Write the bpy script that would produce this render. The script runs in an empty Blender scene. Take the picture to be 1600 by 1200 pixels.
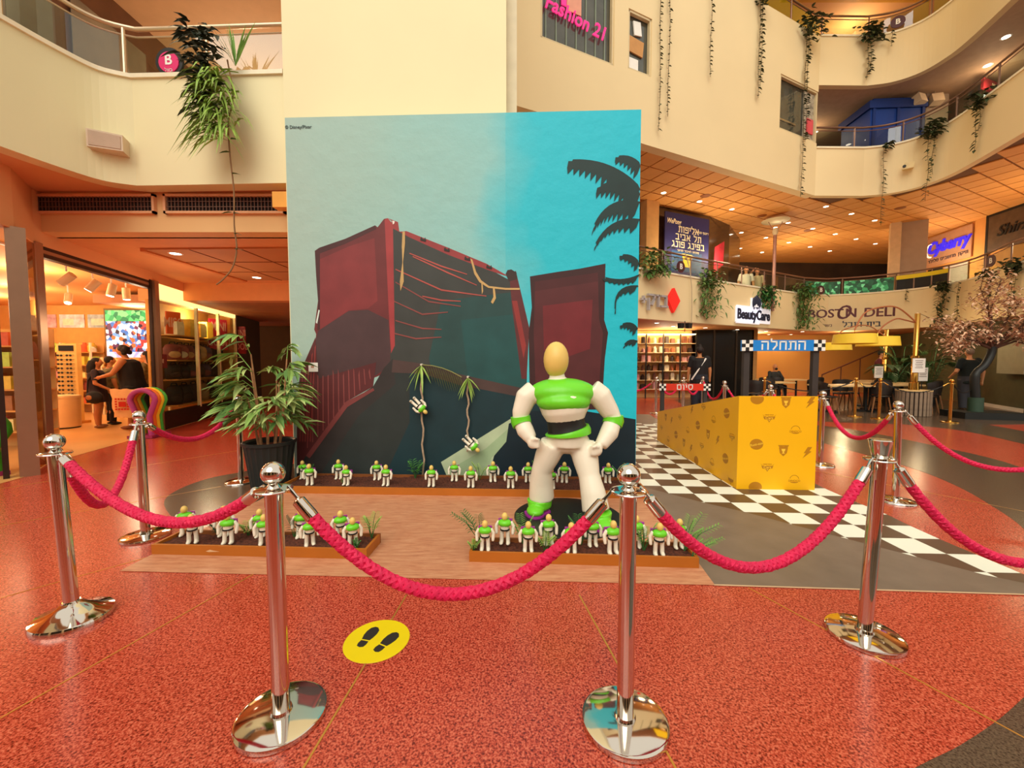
import bpy, math, random
from mathutils import Vector, Matrix, Euler

# ------------------------------------------------------------------ camera, world, exposure
S = bpy.context.scene
C = S.collection
cam_d = bpy.data.cameras.new('camera')
cam_d.sensor_width = 36.0
cam_d.lens = 36.0 * 635.0 / 1600.0
cam_d.clip_start = 0.05
cam_d.clip_end = 200
cam = bpy.data.objects.new('camera', cam_d)
cam.location = (0, 0, 1.36)
cam.rotation_euler = (math.pi / 2 - 0.0524, 0, 0)
C.objects.link(cam)
S.camera = cam

w = bpy.data.worlds.new('daylight'); S.world = w; w.use_nodes = True
w.node_tree.nodes['Background'].inputs[0].default_value = (1.0, 0.94, 0.82, 1)
w.node_tree.nodes['Background'].inputs[1].default_value = 1.0
S.view_settings.view_transform = 'Standard'
S.view_settings.look = 'None'
S.view_settings.exposure = 0.0
S.view_settings.gamma = 1.0
S.view_settings.use_curve_mapping = False


def lamp(name, kind, loc, energy, col=(1, .82, .6), size=.1, target=None, angle=120, blend=.6):
    l = bpy.data.lights.new(name, kind)
    l.energy = energy; l.color = col
    if kind == 'AREA':
        l.shape = 'DISK'; l.size = size
    elif kind == 'SPOT':
        l.spot_size = math.radians(angle); l.spot_blend = blend; l.shadow_soft_size = size
    elif kind == 'SUN':
        l.angle = size
    else:
        l.shadow_soft_size = size
    o = bpy.data.objects.new(name, l); o.location = loc
    if target is not None:
        o.rotation_euler = (Vector(target) - Vector(loc)).to_track_quat('-Z', 'Y').to_euler()
    C.objects.link(o); return o


# soft daylight falling from the atrium roof
lamp('atrium_daylight', 'SUN', (0, 0, 15), 2.1, (1, .94, .80), math.radians(50), (4.0, 16.0, 0))
# ------------------------------------------------------------------ materials
def lin(h):
    h = h.lstrip('#')
    c = [int(h[i:i + 2], 16) / 255 for i in (0, 2, 4)]
    return tuple(x / 12.92 if x <= .04045 else ((x + .055) / 1.055) ** 2.4 for x in c) + (1,)


MATS = {}


def M(name, hexc, rough=.6, metal=0., var=.06, scale=6., bump=0., bscale=40., spec=.4, sub=0):
    """plain procedural surface: colour with a little grain, optional fine relief"""
    if name in MATS: return MATS[name]
    m = bpy.data.materials.new(name); m.use_nodes = True
    nt = m.node_tree; b = nt.nodes['Principled BSDF']
    b.inputs['Roughness'].default_value = rough; b.inputs['Metallic'].default_value = metal
    b.inputs['Specular IOR Level'].default_value = spec
    c = lin(hexc)
    tc = nt.nodes.new('ShaderNodeTexCoord')
    if var > 0:
        n = nt.nodes.new('ShaderNodeTexNoise'); n.inputs['Scale'].default_value = scale; n.inputs['Detail'].default_value = 4
        nt.links.new(tc.outputs['Object'], n.inputs['Vector'])
        r = nt.nodes.new('ShaderNodeValToRGB')
        r.color_ramp.elements[0].position = .3; r.color_ramp.elements[1].position = .7
        r.color_ramp.elements[0].color = tuple(x * (1 - var) for x in c[:3]) + (1,)
        r.color_ramp.elements[1].color = tuple(min(1, x * (1 + var)) for x in c[:3]) + (1,)
        nt.links.new(n.outputs['Fac'], r.inputs['Fac']); nt.links.new(r.outputs['Color'], b.inputs['Base Color'])
    else:
        b.inputs['Base Color'].default_value = c
    if bump > 0:
        n2 = nt.nodes.new('ShaderNodeTexNoise'); n2.inputs['Scale'].default_value = bscale; n2.inputs['Detail'].default_value = 5
        nt.links.new(tc.outputs['Object'], n2.inputs['Vector'])
        bp = nt.nodes.new('ShaderNodeBump'); bp.inputs['Strength'].default_value = bump; bp.inputs['Distance'].default_value = .01
        nt.links.new(n2.outputs['Fac'], bp.inputs['Height']); nt.links.new(bp.outputs['Normal'], b.inputs['Normal'])
    MATS[name] = m; return m


def EM(name, hexc, strength):
    if name in MATS: return MATS[name]
    m = bpy.data.materials.new(name); m.use_nodes = True
    b = m.node_tree.nodes['Principled BSDF']
    b.inputs['Base Color'].default_value = lin(hexc)
    b.inputs['Emission Color'].default_value = lin(hexc); b.inputs['Emission Strength'].default_value = strength
    MATS[name] = m; return m


def GLASS(name, hexc='#FFFFFF', refl=.12, tint=0.):
    if name in MATS: return MATS[name]
    m = bpy.data.materials.new(name); m.use_nodes = True; nt = m.node_tree
    for n in list(nt.nodes): nt.nodes.remove(n)
    o = nt.nodes.new('ShaderNodeOutputMaterial'); t = nt.nodes.new('ShaderNodeBsdfTransparent')
    g = nt.nodes.new('ShaderNodeBsdfGlossy'); g.inputs['Roughness'].default_value = .02
    mx = nt.nodes.new('ShaderNodeMixShader'); lw = nt.nodes.new('ShaderNodeFresnel'); lw.inputs[0].default_value = 1.45
    ad = nt.nodes.new('ShaderNodeMath'); ad.operation = 'ADD'; ad.inputs[1].default_value = refl; ad.use_clamp = True
    t.inputs[0].default_value = lin(hexc)
    ge = nt.nodes.new('ShaderNodeNewGeometry'); iv = nt.nodes.new('ShaderNodeMath'); iv.operation = 'SUBTRACT'; iv.inputs[0].default_value = 1
    nt.links.new(ge.outputs['Backfacing'], iv.inputs[1]); ml = nt.nodes.new('ShaderNodeMath'); ml.operation = 'MULTIPLY'
    nt.links.new(lw.outputs[0], ad.inputs[0]); nt.links.new(ad.outputs[0], ml.inputs[0]); nt.links.new(iv.outputs[0], ml.inputs[1]); nt.links.new(ml.outputs[0], mx.inputs[0])
    nt.links.new(t.outputs[0], mx.inputs[1]); nt.links.new(g.outputs[0], mx.inputs[2]); nt.links.new(mx.outputs[0], o.inputs[0])
    MATS[name] = m; return m


def terrazzo(name, base, dark, light, rough=.22, scale=115):
    m = M(name, base, rough, 0, 0, spec=.5); nt = m.node_tree; b = nt.nodes['Principled BSDF']
    tc = nt.nodes.new('ShaderNodeTexCoord')
    n = nt.nodes.new('ShaderNodeTexNoise'); n.inputs['Scale'].default_value = scale; n.inputs['Detail'].default_value = 2.5; n.inputs['Roughness'].default_value = .7
    nt.links.new(tc.outputs['Object'], n.inputs['Vector'])
    r = nt.nodes.new('ShaderNodeValToRGB'); e = r.color_ramp.elements
    e[0].position = .36; e[0].color = lin(dark); e[1].position = .50; e[1].color = lin(base)
    k = e.new(.66); k.color = lin(light)
    nt.links.new(n.outputs['Fac'], r.inputs['Fac'])
    n3 = nt.nodes.new('ShaderNodeTexNoise'); n3.inputs['Scale'].default_value = .8
    nt.links.new(tc.outputs['Object'], n3.inputs['Vector'])
    mx = nt.nodes.new('ShaderNodeMixRGB'); mx.blend_type = 'MULTIPLY'; mx.inputs[0].default_value = .25
    nt.links.new(r.outputs['Color'], mx.inputs[1]); nt.links.new(n3.outputs['Color'], mx.inputs[2])
    g = nt.nodes.new('ShaderNodeRGBToBW'); nt.links.new(n3.outputs['Color'], g.inputs[0]); nt.links.new(g.outputs[0], mx.inputs[2])
    nt.links.new(mx.outputs[0], b.inputs['Base Color'])
    return m


# ------------------------------------------------------------------ mesh builder
class MB:
    def __init__(s): s.v = []; s.f = []; s.m = []
    def add(s, vs, fs, mi=0):
        o = len(s.v); s.v += [tuple(p) for p in vs]
        for f in fs: s.f.append(tuple(i + o for i in f)); s.m.append(mi)
        return s
    def box(s, c, d, rz=0, mi=0, rx=0, ry=0):
        hx, hy, hz = d[0] / 2, d[1] / 2, d[2] / 2
        R = Euler((rx, ry, rz)).to_matrix()
        vs = [Vector(c) + R @ Vector((x, y, z)) for z in (-hz, hz) for y in (-hy, hy) for x in (-hx, hx)]
        return s.add(vs, [(0, 2, 3, 1), (4, 5, 7, 6), (0, 1, 5, 4), (2, 6, 7, 3), (0, 4, 6, 2), (1, 3, 7, 5)], mi)
    def bb(s, a, b, mi=0):
        return s.box([(a[i] + b[i]) / 2 for i in range(3)], [abs(b[i] - a[i]) for i in range(3)], 0, mi)
    def prism(s, poly, z0, z1, mi=0):
        n = len(poly)
        if sum(poly[i][0] * poly[(i + 1) % n][1] - poly[(i + 1) % n][0] * poly[i][1] for i in range(n)) < 0: poly = poly[::-1]
        vs = [(p[0], p[1], z0) for p in poly] + [(p[0], p[1], z1) for p in poly]
        return s.add(vs, [tuple(range(n - 1, -1, -1)), tuple(range(n, 2 * n))] + [(i, (i + 1) % n, n + (i + 1) % n, n + i) for i in range(n)], mi)
    def xz(s, poly, y0, y1, mi=0):
        """polygon in the x-z plane, extruded along y"""
        n = len(poly)
        vs = [(p[0], y0, p[1]) for p in poly] + [(p[0], y1, p[1]) for p in poly]
        return s.add(vs, [tuple(range(n)), tuple(range(2 * n - 1, n - 1, -1))] + [(i, n + i, n + (i + 1) % n, (i + 1) % n) for i in range(n)], mi)
    def cyl(s, a, b, r0, r1=None, n=12, mi=0, cap=True):
        return s.tube([a, b], [r0, r0 if r1 is None else r1], n, mi, cap)
    def tube(s, path, r, n=8, mi=0, cap=True):
        P = [Vector(p) for p in path]
        if not hasattr(r, '__len__'): r = [r] * len(P)
        vs = []; up = None
        for i, p in enumerate(P):
            t = (P[min(i + 1, len(P) - 1)] - P[max(i - 1, 0)])
            t = t.normalized() if t.length > 1e-9 else Vector((0, 0, 1))
            if up is None:
                up = Vector((0, 0, 1)) if abs(t.z) < .9 else Vector((1, 0, 0))
            x = up.cross(t)
            if x.length < 1e-6: x = Vector((1, 0, 0)).cross(t)
            x.normalize(); y = t.cross(x).normalized(); up = y
            for k in range(n):
                a = 2 * math.pi * k / n
                vs.append(p + (x * math.cos(a) + y * math.sin(a)) * r[i])
        fs = []
        for i in range(len(P) - 1):
            for k in range(n):
                fs.append((i * n + k, i * n + (k + 1) % n, (i + 1) * n + (k + 1) % n, (i + 1) * n + k))
        if cap:
            fs.append(tuple(range(n - 1, -1, -1))); fs.append(tuple(range((len(P) - 1) * n, len(P) * n)))
        return s.add(vs, fs, mi)
    def lathe(s, prof, c=(0, 0, 0), n=24, mi=0):
        """prof: list of (radius, z)"""
        vs = []; fs = []; k = len(prof)
        for i in range(n):
            a = 2 * math.pi * i / n
            for r, z in prof: vs.append((c[0] + r * math.cos(a), c[1] + r * math.sin(a), c[2] + z))
        for i in range(n):
            j = (i + 1) % n
            for q in range(k - 1):
                if prof[q][0] < 1e-6: fs.append((i * k + q, j * k + q + 1, i * k + q + 1))
                elif prof[q + 1][0] < 1e-6: fs.append((i * k + q, j * k + q, i * k + q + 1))
                else: fs.append((i * k + q, j * k + q, j * k + q + 1, i * k + q + 1))
        return s.add(vs, fs, mi)
    def ball(s, c, r, n=14, mi=0, rot=None):
        if not hasattr(r, '__len__'): r = (r, r, r)
        m = max(6, n // 2 + 1); vs = []; fs = []
        R = Euler(rot).to_matrix() if rot else Matrix.Identity(3)
        for j in range(m + 1):
            t = math.pi * j / m
            for i in range(n):
                a = 2 * math.pi * i / n
                vs.append(Vector(c) + R @ Vector((r[0] * math.sin(t) * math.cos(a), r[1] * math.sin(t) * math.sin(a), r[2] * math.cos(t))))
        for j in range(m):
            for i in range(n):
                fs.append((j * n + i, (j + 1) * n + i, (j + 1) * n + (i + 1) % n, j * n + (i + 1) % n))
        return s.add(vs, fs, mi)
    def build(s, name, mat, parent=None, smooth=False, local=False):
        """world coordinates in, unless local; the object's origin goes to the parent's place or to its own base"""
        if not isinstance(mat, (list, tuple)): mat = [mat]
        me = bpy.data.meshes.new(name)
        if parent is not None:
            o0 = Vector((0, 0, 0)) if local else WL(parent)
        elif local: o0 = Vector((0, 0, 0))
        else:
            lo = [min(p[i] for p in s.v) for i in range(3)]; hi = [max(p[i] for p in s.v) for i in range(3)]
            o0 = Vector(((lo[0] + hi[0]) / 2, (lo[1] + hi[1]) / 2, lo[2]))
        me.from_pydata([tuple(Vector(p) - o0) for p in s.v], [], s.f)
        for q in mat: me.materials.append(q)
        if len(mat) > 1: me.polygons.foreach_set('material_index', s.m)
        if smooth:
            me.polygons.foreach_set('use_smooth', [True] * len(me.polygons))
            try: me.set_sharp_from_angle(angle=math.radians(40))
            except Exception: pass
        me.update()
        o = bpy.data.objects.new(name, me); C.objects.link(o)
        if parent is not None: o.parent = parent
        elif not local: o.location = o0
        return o


def WL(o):
    v = Vector((0, 0, 0))
    while o is not None: v += Vector(o.location); o = o.parent
    return v


def tag(o, label=None, cat=None, group=None, kind=None):
    if label: o['label'] = label
    if cat: o['category'] = cat
    if group: o['group'] = group
    if kind: o['kind'] = kind
    return o


def E0(name, loc=(0, 0, 0), label=None, cat=None, group=None, rz=0, kind=None):
    o = bpy.data.objects.new(name, None); o.location = loc; o.rotation_euler = (0, 0, rz); o.empty_display_size = .1
    C.objects.link(o); return tag(o, label, cat, group, kind)


KIDS = {}


def copy_tree(o, parent=None):
    c = o.copy(); C.objects.link(c); c.parent = parent
    for ch in list(o.children): copy_tree(ch, c)
    return c


def inst(src, name, loc, parent=None, rot=(0, 0, 0), sc=(1, 1, 1)):
    """one more object on the mesh of src"""
    o = bpy.data.objects.new(name, src.data if hasattr(src, 'data') else src)
    C.objects.link(o); o.location = loc; o.rotation_euler = rot; o.scale = sc
    if parent is not None: o.parent = parent
    return o


def struct(o, label=None):
    o['kind'] = 'structure'
    if label: o['label'] = label
    return o


def smooth_path(pts, k=6, closed=False):
    """Catmull-Rom through points of any dimension"""
    n = len(pts); out = []
    rng = range(n if closed else n - 1)
    for i in rng:
        p0 = pts[(i - 1) % n] if (closed or i > 0) else pts[0]
        p1 = pts[i]; p2 = pts[(i + 1) % n]
        p3 = pts[(i + 2) % n] if (closed or i + 2 < n) else pts[-1]
        for j in range(k):
            t = j / k
            out.append(tuple(.5 * (2 * b + (c - a) * t + (2 * a - 5 * b + 4 * c - d) * t * t + (3 * b - a - 3 * c + d) * t ** 3) for a, b, c, d in zip(p0, p1, p2, p3)))
    if not closed: out.append(tuple(pts[-1]))
    return out


def offset(path, d):
    """offset a plan polyline to its left by d"""
    out = []
    for i, p in enumerate(path):
        a = Vector(path[max(i - 1, 0)][:2]); b = Vector(path[min(i + 1, len(path) - 1)][:2])
        t = (b - a).normalized(); out.append((p[0] - t.y * d, p[1] + t.x * d))
    return out


def ribbon(path, d, z0, z1, mb=None, mi=0):
    """wall that follows a plan path, d thick to its left, z0..z1"""
    mb = mb or MB(); q = offset(path, d); n = len(path)
    vs = [(p[0], p[1], z0) for p in path] + [(p[0], p[1], z1) for p in path] + [(p[0], p[1], z0) for p in q] + [(p[0], p[1], z1) for p in q]
    fs = []
    for i in range(n - 1):
        fs += [(i, i + 1, n + i + 1, n + i), (2 * n + i + 1, 2 * n + i, 3 * n + i, 3 * n + i + 1), (n + i, n + i + 1, 3 * n + i + 1, 3 * n + i), (i + 1, i, 2 * n + i, 2 * n + i + 1)]
    fs += [(0, n, 3 * n, 2 * n), (n - 1, 3 * n - 1, 4 * n - 1, 2 * n - 1)]
    return mb.add(vs, fs, mi)




HSTROKE = {  # block Hebrew letters: width, strokes in a unit-high box
    'ה': (.8, [[(0, 1), (.8, 1), (.8, 0)], [(.05, .6), (.05, 0)]]), 'ח': (.8, [[(.05, 0), (.05, 1), (.8, 1), (.8, 0)]]),
    'ת': (.85, [[(.05, 1), (.85, 1), (.85, 0)], [(.2, 1), (.2, 0), (0, 0)]]), 'ל': (.7, [[(0, 1.35), (0, 1), (.7, 1), (.7, .5), (.3, 0)]]),
    'ס': (.85, [[(0, 1), (.85, 1), (.85, .3), (.6, 0), (.3, 0), (.05, .3), (.05, 1)]]), 'י': (.15, [[(0, 1), (.15, 1), (.15, .5)]]),
    'ו': (.2, [[(0, 1), (.2, 1), (.2, 0)]]), 'ם': (.8, [[(0, 1), (.8, 1), (.8, 0), (.05, 0), (.05, 1)]]),
    'א': (.85, [[(0, 1), (.85, 0)], [(.8, 1), (.8, .65), (.55, .4)], [(.05, 0), (.05, .4), (.3, .62)]]),
    'פ': (.8, [[(.4, .52), (.05, .52), (.05, 1), (.8, 1), (.8, 0), (0, 0)]]), 'ף': (.8, [[(.4, .52), (.05, .52), (.05, 1), (.8, 1), (.8, -.4)]]),
    'ב': (.85, [[(0, 1), (.7, 1), (.7, 0)], [(0, 0), (.85, 0)]]), 'נ': (.5, [[(.1, 1), (.5, 1), (.5, 0), (0, 0)]]),
    'ג': (.6, [[(.1, 1), (.4, 1), (.5, .4), (.6, 0)], [(.5, .4), (0, 0)]]), 'ק': (.8, [[(0, 1), (.8, 1), (.8, .6), (.5, .1)], [(.05, .6), (.05, -.4)]]),
    'כ': (.7, [[(0, 1), (.7, 1), (.7, 0), (0, 0)]]), 'ש': (1., [[(0, 1), (.1, 0), (.7, 0), (1, .5), (1, 1)], [(.5, 1), (.48, .5), (.1, .35)]]),
    'ר': (.7, [[(0, 1), (.7, 1), (.7, 0)]]), 'ז': (.3, [[(0, 1), (.3, 1)], [(.15, 1), (.15, 0)]]), 'ט': (.85, [[(.25, 1), (.05, 1), (.05, 0), (.85, 0), (.85, 1), (.55, 1)]]),
    'צ': (.75, [[(0, 1), (.7, .1)], [(.7, 1), (.7, .7), (.4, .5)], [(0, 0), (.75, 0)]]), 'ד': (.8, [[(0, 1), (.8, 1)], [(.65, 1), (.65, 0)]]),
    'מ': (.85, [[(0, 1), (.15, .6), (0, 0)], [(.15, .7), (.6, 1), (.85, .7), (.85, 0), (.45, 0)]]), 'ן': (.2, [[(0, 1), (.2, 1), (.2, -.4)]]),
    'ע': (.8, [[(.2, 1), (.4, .2)], [(.8, 1), (.75, .4), (0, -.1)]]), '+': (.5, [[(0, .5), (.5, .5)], [(.25, .75), (.25, .25)]]), ' ': (.35, [])}


def heb_mesh(body, size, ext, sx):
    h = size * .56; th = .19; g = MB(); x = 0.
    for ch in body:
        w_, st = HSTROKE[ch]
        for pl in st:
            for (x0, y0), (x1, y1) in zip(pl[:-1], pl[1:]):
                L = math.hypot(x1 - x0, y1 - y0); a = math.atan2(y1 - y0, x1 - x0)
                g.box(((x + (x0 + x1) / 2) * h, ((y0 + y1) / 2 - .5) * h, 0), ((L + th) * h, th * h, 2 * ext), a)
        x += w_ + .42
    g.v = [((a - (x - .42) * h / 2) * sx, b, c) for a, b, c in g.v]
    me = bpy.data.meshes.new('lettering'); me.from_pydata(g.v, [], g.f); return me


def text_mesh(body, size=1., ext=.005, bold=0., shear=0., sx=1.):
    if any('א' <= c <= 'ת' for c in body): return heb_mesh(body, size, ext, sx)
    """lettering as a mesh in its own x-y plane, centred; bold is an outline offset"""
    cu = bpy.data.curves.new('lettering', 'FONT'); cu.body = body; cu.size = size; cu.extrude = ext
    cu.align_x = 'CENTER'; cu.align_y = 'CENTER'; cu.offset = bold; cu.shear = shear; cu.resolution_u = 3
    o = bpy.data.objects.new('lettering', cu); C.objects.link(o)
    bpy.context.view_layer.update()
    me = bpy.data.meshes.new_from_object(o.evaluated_get(bpy.context.evaluated_depsgraph_get()))
    bpy.data.objects.remove(o); bpy.data.curves.remove(cu)
    if sx != 1:
        for v in me.vertices: v.co.x *= sx
    return me


def letters(name, body, size, mat, loc, rz=0., parent=None, ext=.005, bold=0., tilt=math.pi / 2, shear=0., sx=1., roll=0.):
    """upright lettering; rz turns it about z, it faces -y at rz 0"""
    me = text_mesh(body, size, ext, bold, shear, sx); me.materials.clear(); me.materials.append(mat); me.name = name
    o = bpy.data.objects.new(name, me); C.objects.link(o)
    o.rotation_euler = (Matrix.Rotation(rz, 3, 'Z') @ Matrix.Rotation(tilt, 3, 'X') @ Matrix.Rotation(roll, 3, 'Z')).to_euler()
    if parent is not None:
        o.parent = parent; o.location = Vector(loc) - WL(parent)
        if parent.rotation_euler.z: o.location = Vector(loc)
    else: o.location = loc
    return o


R = random.Random(7)
ORD = ['first', 'second', 'third', 'fourth', 'fifth', 'sixth', 'seventh', 'eighth', 'ninth', 'tenth', 'eleventh', 'twelfth']
CREAM = M('cream_plaster', '#EEE4B8', .75, var=.03, scale=.7, bump=.03, bscale=60)
CREAM2 = M('warm_plaster', '#EBD5A6', .75, var=.03, scale=.6, bump=.03, bscale=60)
PEACH = M('lamp_tinted_plaster', '#E9B080', .7, var=.03, scale=.7)  # peach includes the warm lamp light, put into the plaster colour
TILE = M('ceiling_tile', '#E2A157', .75, var=.05, scale=1.5)  # glow of the warm lamps is put into the tile colour
TILEGAP = M('ceiling_grid_gap', '#6E431C', .8, var=0)
CHROME = M('chrome', '#D8CFC4', .07, 1., var=0)
STEEL = M('brushed_steel', '#C9BFAE', .28, 1., var=.03)
ALU = M('bronze_aluminium', '#A88468', .35, .6, var=.04)
BLACK = M('black_plastic', '#1B1A19', .5, var=.1)
WHITE = M('white_paint', '#F3EFE6', .5, var=.02)
GLS = GLASS('clear_glass', '#EAF2EC', .06)
DARKGLASS = M('dark_shop_glass', '#33302C', .08, 0, .15, 2, spec=.8)
LAMP = EM('lamp_glow', '#FFF1D2', 9.)
# ================================================================== THE PLACE
# ---- floor
RED = terrazzo('red_terrazzo', '#CC4A32', '#6A160C', '#E87C5E')
DRK = terrazzo('dark_terrazzo', '#5E4C3D', '#3A2C22', '#75624F')
BRASS = M('brass_strip', '#D9A04A', .3, .6, var=0)
floor = struct(MB().bb((-16, -5, -.12), (22, 30, 0)).build('floor', RED), 'polished red terrazzo floor of the mall')
inlays = [
    smooth_path([(-3.1, 5.4), (-3.38, 4.98), (-3.56, 4.73), (-3.59, 4.36), (-3.46, 3.99), (-3.14, 3.64), (-2.72, 3.32), (-2.2, 3.05)], 5) + [(-1.5, 3.2), (-1.4, 5.4)],
    [(3.4, 2.25), (2.7, 1.9)] + smooth_path([(2.08, 1.583), (1.854, 1.48), (1.593, 1.376), (1.387, 1.307), (1.0, 1.17)], 5) + [(.6, .9), (.8, .3), (3.6, .3)],
    smooth_path([(5.35, 7.9), (5.25, 6.42), (5.2, 5.5), (5.1, 4.93), (4.88, 4.36), (4.57, 3.81), (4.2, 3.27), (3.5, 2.5)], 5) + smooth_path([(4.6, 2.6), (5.9, 4.2), (6.75, 5.5), (6.95, 6.84), (6.95, 8.1), (6.6, 8.9)], 5),
    smooth_path([(7.9, 5.6), (8.5, 6.6), (9.0, 8.1), (8.6, 9.0), (8.2, 9.9), (7.2, 11.5), (5.5, 13)], 5) + smooth_path([(8, 14.5), (10.2, 11.2), (10.5, 9.3), (10.0, 7.6), (9.4, 6.4)], 5),
]
for p in inlays:
    tag(MB().prism(p, 0, .0015).build('dark_inlay', DRK, floor), 'dark brown terrazzo swirl')
def strip(a, b, wd=.008):
    a = Vector(a); b = Vector(b); n = (b - a).normalized(); n = Vector((-n.y, n.x)) * wd / 2
    MB().prism([a + n, b + n, b - n, a - n], 0, .002).build('divider_strip', BRASS, floor)
for a, b in [((-2.15, .8), (-1.659, 2.566)), ((-.74, .8), (-.619, 2.312)), ((.394, 2.312), (.64, .7)), ((-3.9, 1.15), (-2.53, 2.8)), ((1.43, 2.39), (2.1, .85)),
             ((-4.6, 3.0), (-3.2, 4.4)), ((-5.6, 4.2), (-4.2, 6.3)), ((-4.2, 6.3), (-3.4, 8.5)), ((3.6, 5.4), (5.1, 3.0))]:
    strip(a, b)
cf = smooth_path([(5.4, 12.6), (6.2, 10.4), (7.2, 9.35), (8.6, 8.95), (10.5, 8.85), (12.5, 9.1), (13.4, 9.4)], 5) + [(15.3, 13.5), (16, 16), (9, 17), (6, 15)]
tag(MB().prism(cf, 0, .0019).build('dark_inlay', DRK, floor), 'dark terrazzo field under the cafe')
# ---- unseen shop fronts behind the camera, added as dark reflections for the chrome
wbh = struct(MB().bb((-16, -5.0, 0), (22, -4.8, 3.6)).build('wall_behind', CREAM), 'unseen cream shop front wall across the hall, added for chrome reflections')
for k in range(9): MB().bb((-15.5 + k * 4.1, -4.8, .1), (-12.2 + k * 4.1, -4.78, 3.2)).build('shop_window', M('behind_glass', '#2A221C', .15, var=.4, scale=1.1), wbh)
# ---- big cream shaft that the mural stands against
struct(MB().bb((-2.80, 5.16, 0), (-.07, 9.5, 14)).build('wall_shaft', CREAM), 'tall cream lift shaft wall above the mural')
struct(MB().bb((-.07, 5.3, 0), (.06, 5.6, 14)).build('trim_shaft', M('pale_duct', '#D8CDAE', .6)), 'narrow pale duct at the edge of the shaft')

# ---- wall with windows above the right-hand gallery
A2 = Vector((.1, 8.34)); B2 = Vector((9.23, 12.68)); D2 = (B2 - A2).normalized(); N2 = Vector((-D2.y, D2.x)); ANG2 = math.atan2(D2.y, D2.x)
L2 = (B2 - A2).length
def wp(s, z, out=0.):
    """point on the window wall: s along it, out towards the camera"""
    p = A2 + D2 * s - N2 * out; return Vector((p.x, p.y, z))
def holes_wall(mb, s0, s1, z0, z1, holes, thick):
    cuts = sorted({s0, s1} | {h[i] for h in holes for i in (0, 1)})
    for a, b in zip(cuts[:-1], cuts[1:]):
        hs = sorted([h for h in holes if h[0] <= a + 1e-6 and h[1] >= b - 1e-6], key=lambda h: h[2]); z = z0
        for lo, hi in [(h[2], h[3]) for h in hs] + [(z1, z1)]:
            if lo > z + 1e-6:
                c = wp((a + b) / 2, (z + lo) / 2, -thick / 2); mb.box(c, (b - a, thick, lo - z), ANG2)
            z = hi
WINS = [(.53, 2.39, 7.93, 9.75), (2.79, 3.48, 8.0, 9.3), (8.28, 10.11, 8.0, 9.5)]
mb = MB(); holes_wall(mb, -3.2, L2, 6.45, 11.1, WINS, .25)
struct(mb.build('wall_right', CREAM2), 'cream upper wall with shop windows above the tiled ceiling')
PANE = M('window_dark_pane', '#4A4A40', .06, 0, .25, 3, spec=.8)
FRM = M('window_frame_cream', '#D9C59A', .5)
for i, (s0, s1, z0, z1) in enumerate(WINS):
    wn = E0('window_%d' % (i + 1), wp((s0 + s1) / 2, z0), ['window with pink shop lettering on the cream upper wall', 'narrow upper window beside the pink lettered one', 'dark corner window beside the blue booth'][i], None, None, 0, 'structure')
    fr = MB()
    for (a, b, c, d) in [(s0, s0 + .05, z0, z1), (s1 - .05, s1, z0, z1), (s0, s1, z0, z0 + .05), (s0, s1, z1 - .05, z1)]:
        fr.box(wp((a + b) / 2, (c + d) / 2, -.06), (b - a, .08, d - c), ANG2)
    fr.build('window_frame', FRM, wn)
    MB().box(wp((s0 + s1) / 2, (z0 + z1) / 2, -.12), (s1 - s0, .015, z1 - z0), ANG2).build('pane', PANE, wn)
    if i == 0:
        for k in range(7):
            MB().box(wp(.7 + k * .25, (z0 + z1) / 2, -.1), (.02, .02, z1 - z0 - .1), ANG2).build('blind_rail', M('blind_rail', '#8C9A86', .4), wn)
        PK = EM('pink_neon', '#F2277E', .7)
        letters('lettering', 'Fashion 21', .42, PK, wp(1.42, 8.62, -.04), ANG2, wn, .01, .006, shear=.2, sx=.86, roll=-.12)
        MB().box(wp(1.12, 9.2, -.07), (.12, .02, .8), ANG2).build('pink_poster', PK, wn)
        MB().box(wp(1.38, 9.02, -.08), (.36, .02, .55), ANG2).build('sale_poster', M('salmon_paper', '#E9A58C', .7), wn)
    elif i == 1:
        MB().box(wp(3.05, 8.62, -.09), (.5, .03, .34), ANG2, ry=.1).build('cardboard_box', M('cardboard', '#C9935A', .8), wn)
        MB().box(wp(3.0, 8.18, -.09), (.3, .03, .3), ANG2).build('paper_stack', WHITE, wn)
        MB().box(wp(3.12, 9.02, -.09), (.22, .03, .3), ANG2, ry=-.15).build('price_card', WHITE, wn)
    else:
        MB().box(wp(9.78, 8.72, -.09), (.5, .03, 1.4), ANG2).build('poster', M('patterned_poster', '#A59A86', .7, var=.5, scale=9), wn)
        MB().box(wp(9.83, 8.45, -.06), (.3, .03, .42), ANG2).build('red_poster', M('red_paper', '#D8535A', .7), wn)
        MB().box(wp(8.75, 8.35, -.09), (.85, .03, .04), ANG2).build('rail', STEEL, wn)

# ---- gallery edges of the right side (levels one to three)
COR = [(9.23, 12.68), (10.7, 12.70), (11.3, 12.55), (11.72, 12.2), (11.87, 11.7), (11.82, 11.0), (11.35, 9.35), (10.5, 6.6)]
P2 = [COR[0]] + smooth_path(COR[1:], 5)
P1 = [(2.2, 10.65), (3.5, 11.42), (6.1, 12.95), (8.4, 14.2), (11.3, 15.75)] + smooth_path([(12.3, 15.95), (13.4, 15.5), (14.3, 14.6), (14.55, 13.6), (14.2, 12.5), (13.25, 10.7), (13.1, 8.4)], 5)
TRIMW = M('coping_white', '#F1E6C8', .5)
def gallery(n, path, z0, z1, label):
    f = struct(ribbon(path, .18, z0, z1).build('wall_gallery_%d' % n, CREAM2), label)
    ribbon([(p[0], p[1]) for p in offset(path, -.03)], .24, z1, z1 + .05).build('coping', TRIMW, f)
    return f
gallery(1, P1, 2.6, 3.95, 'cream gallery parapet that carries the shop signs')
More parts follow.
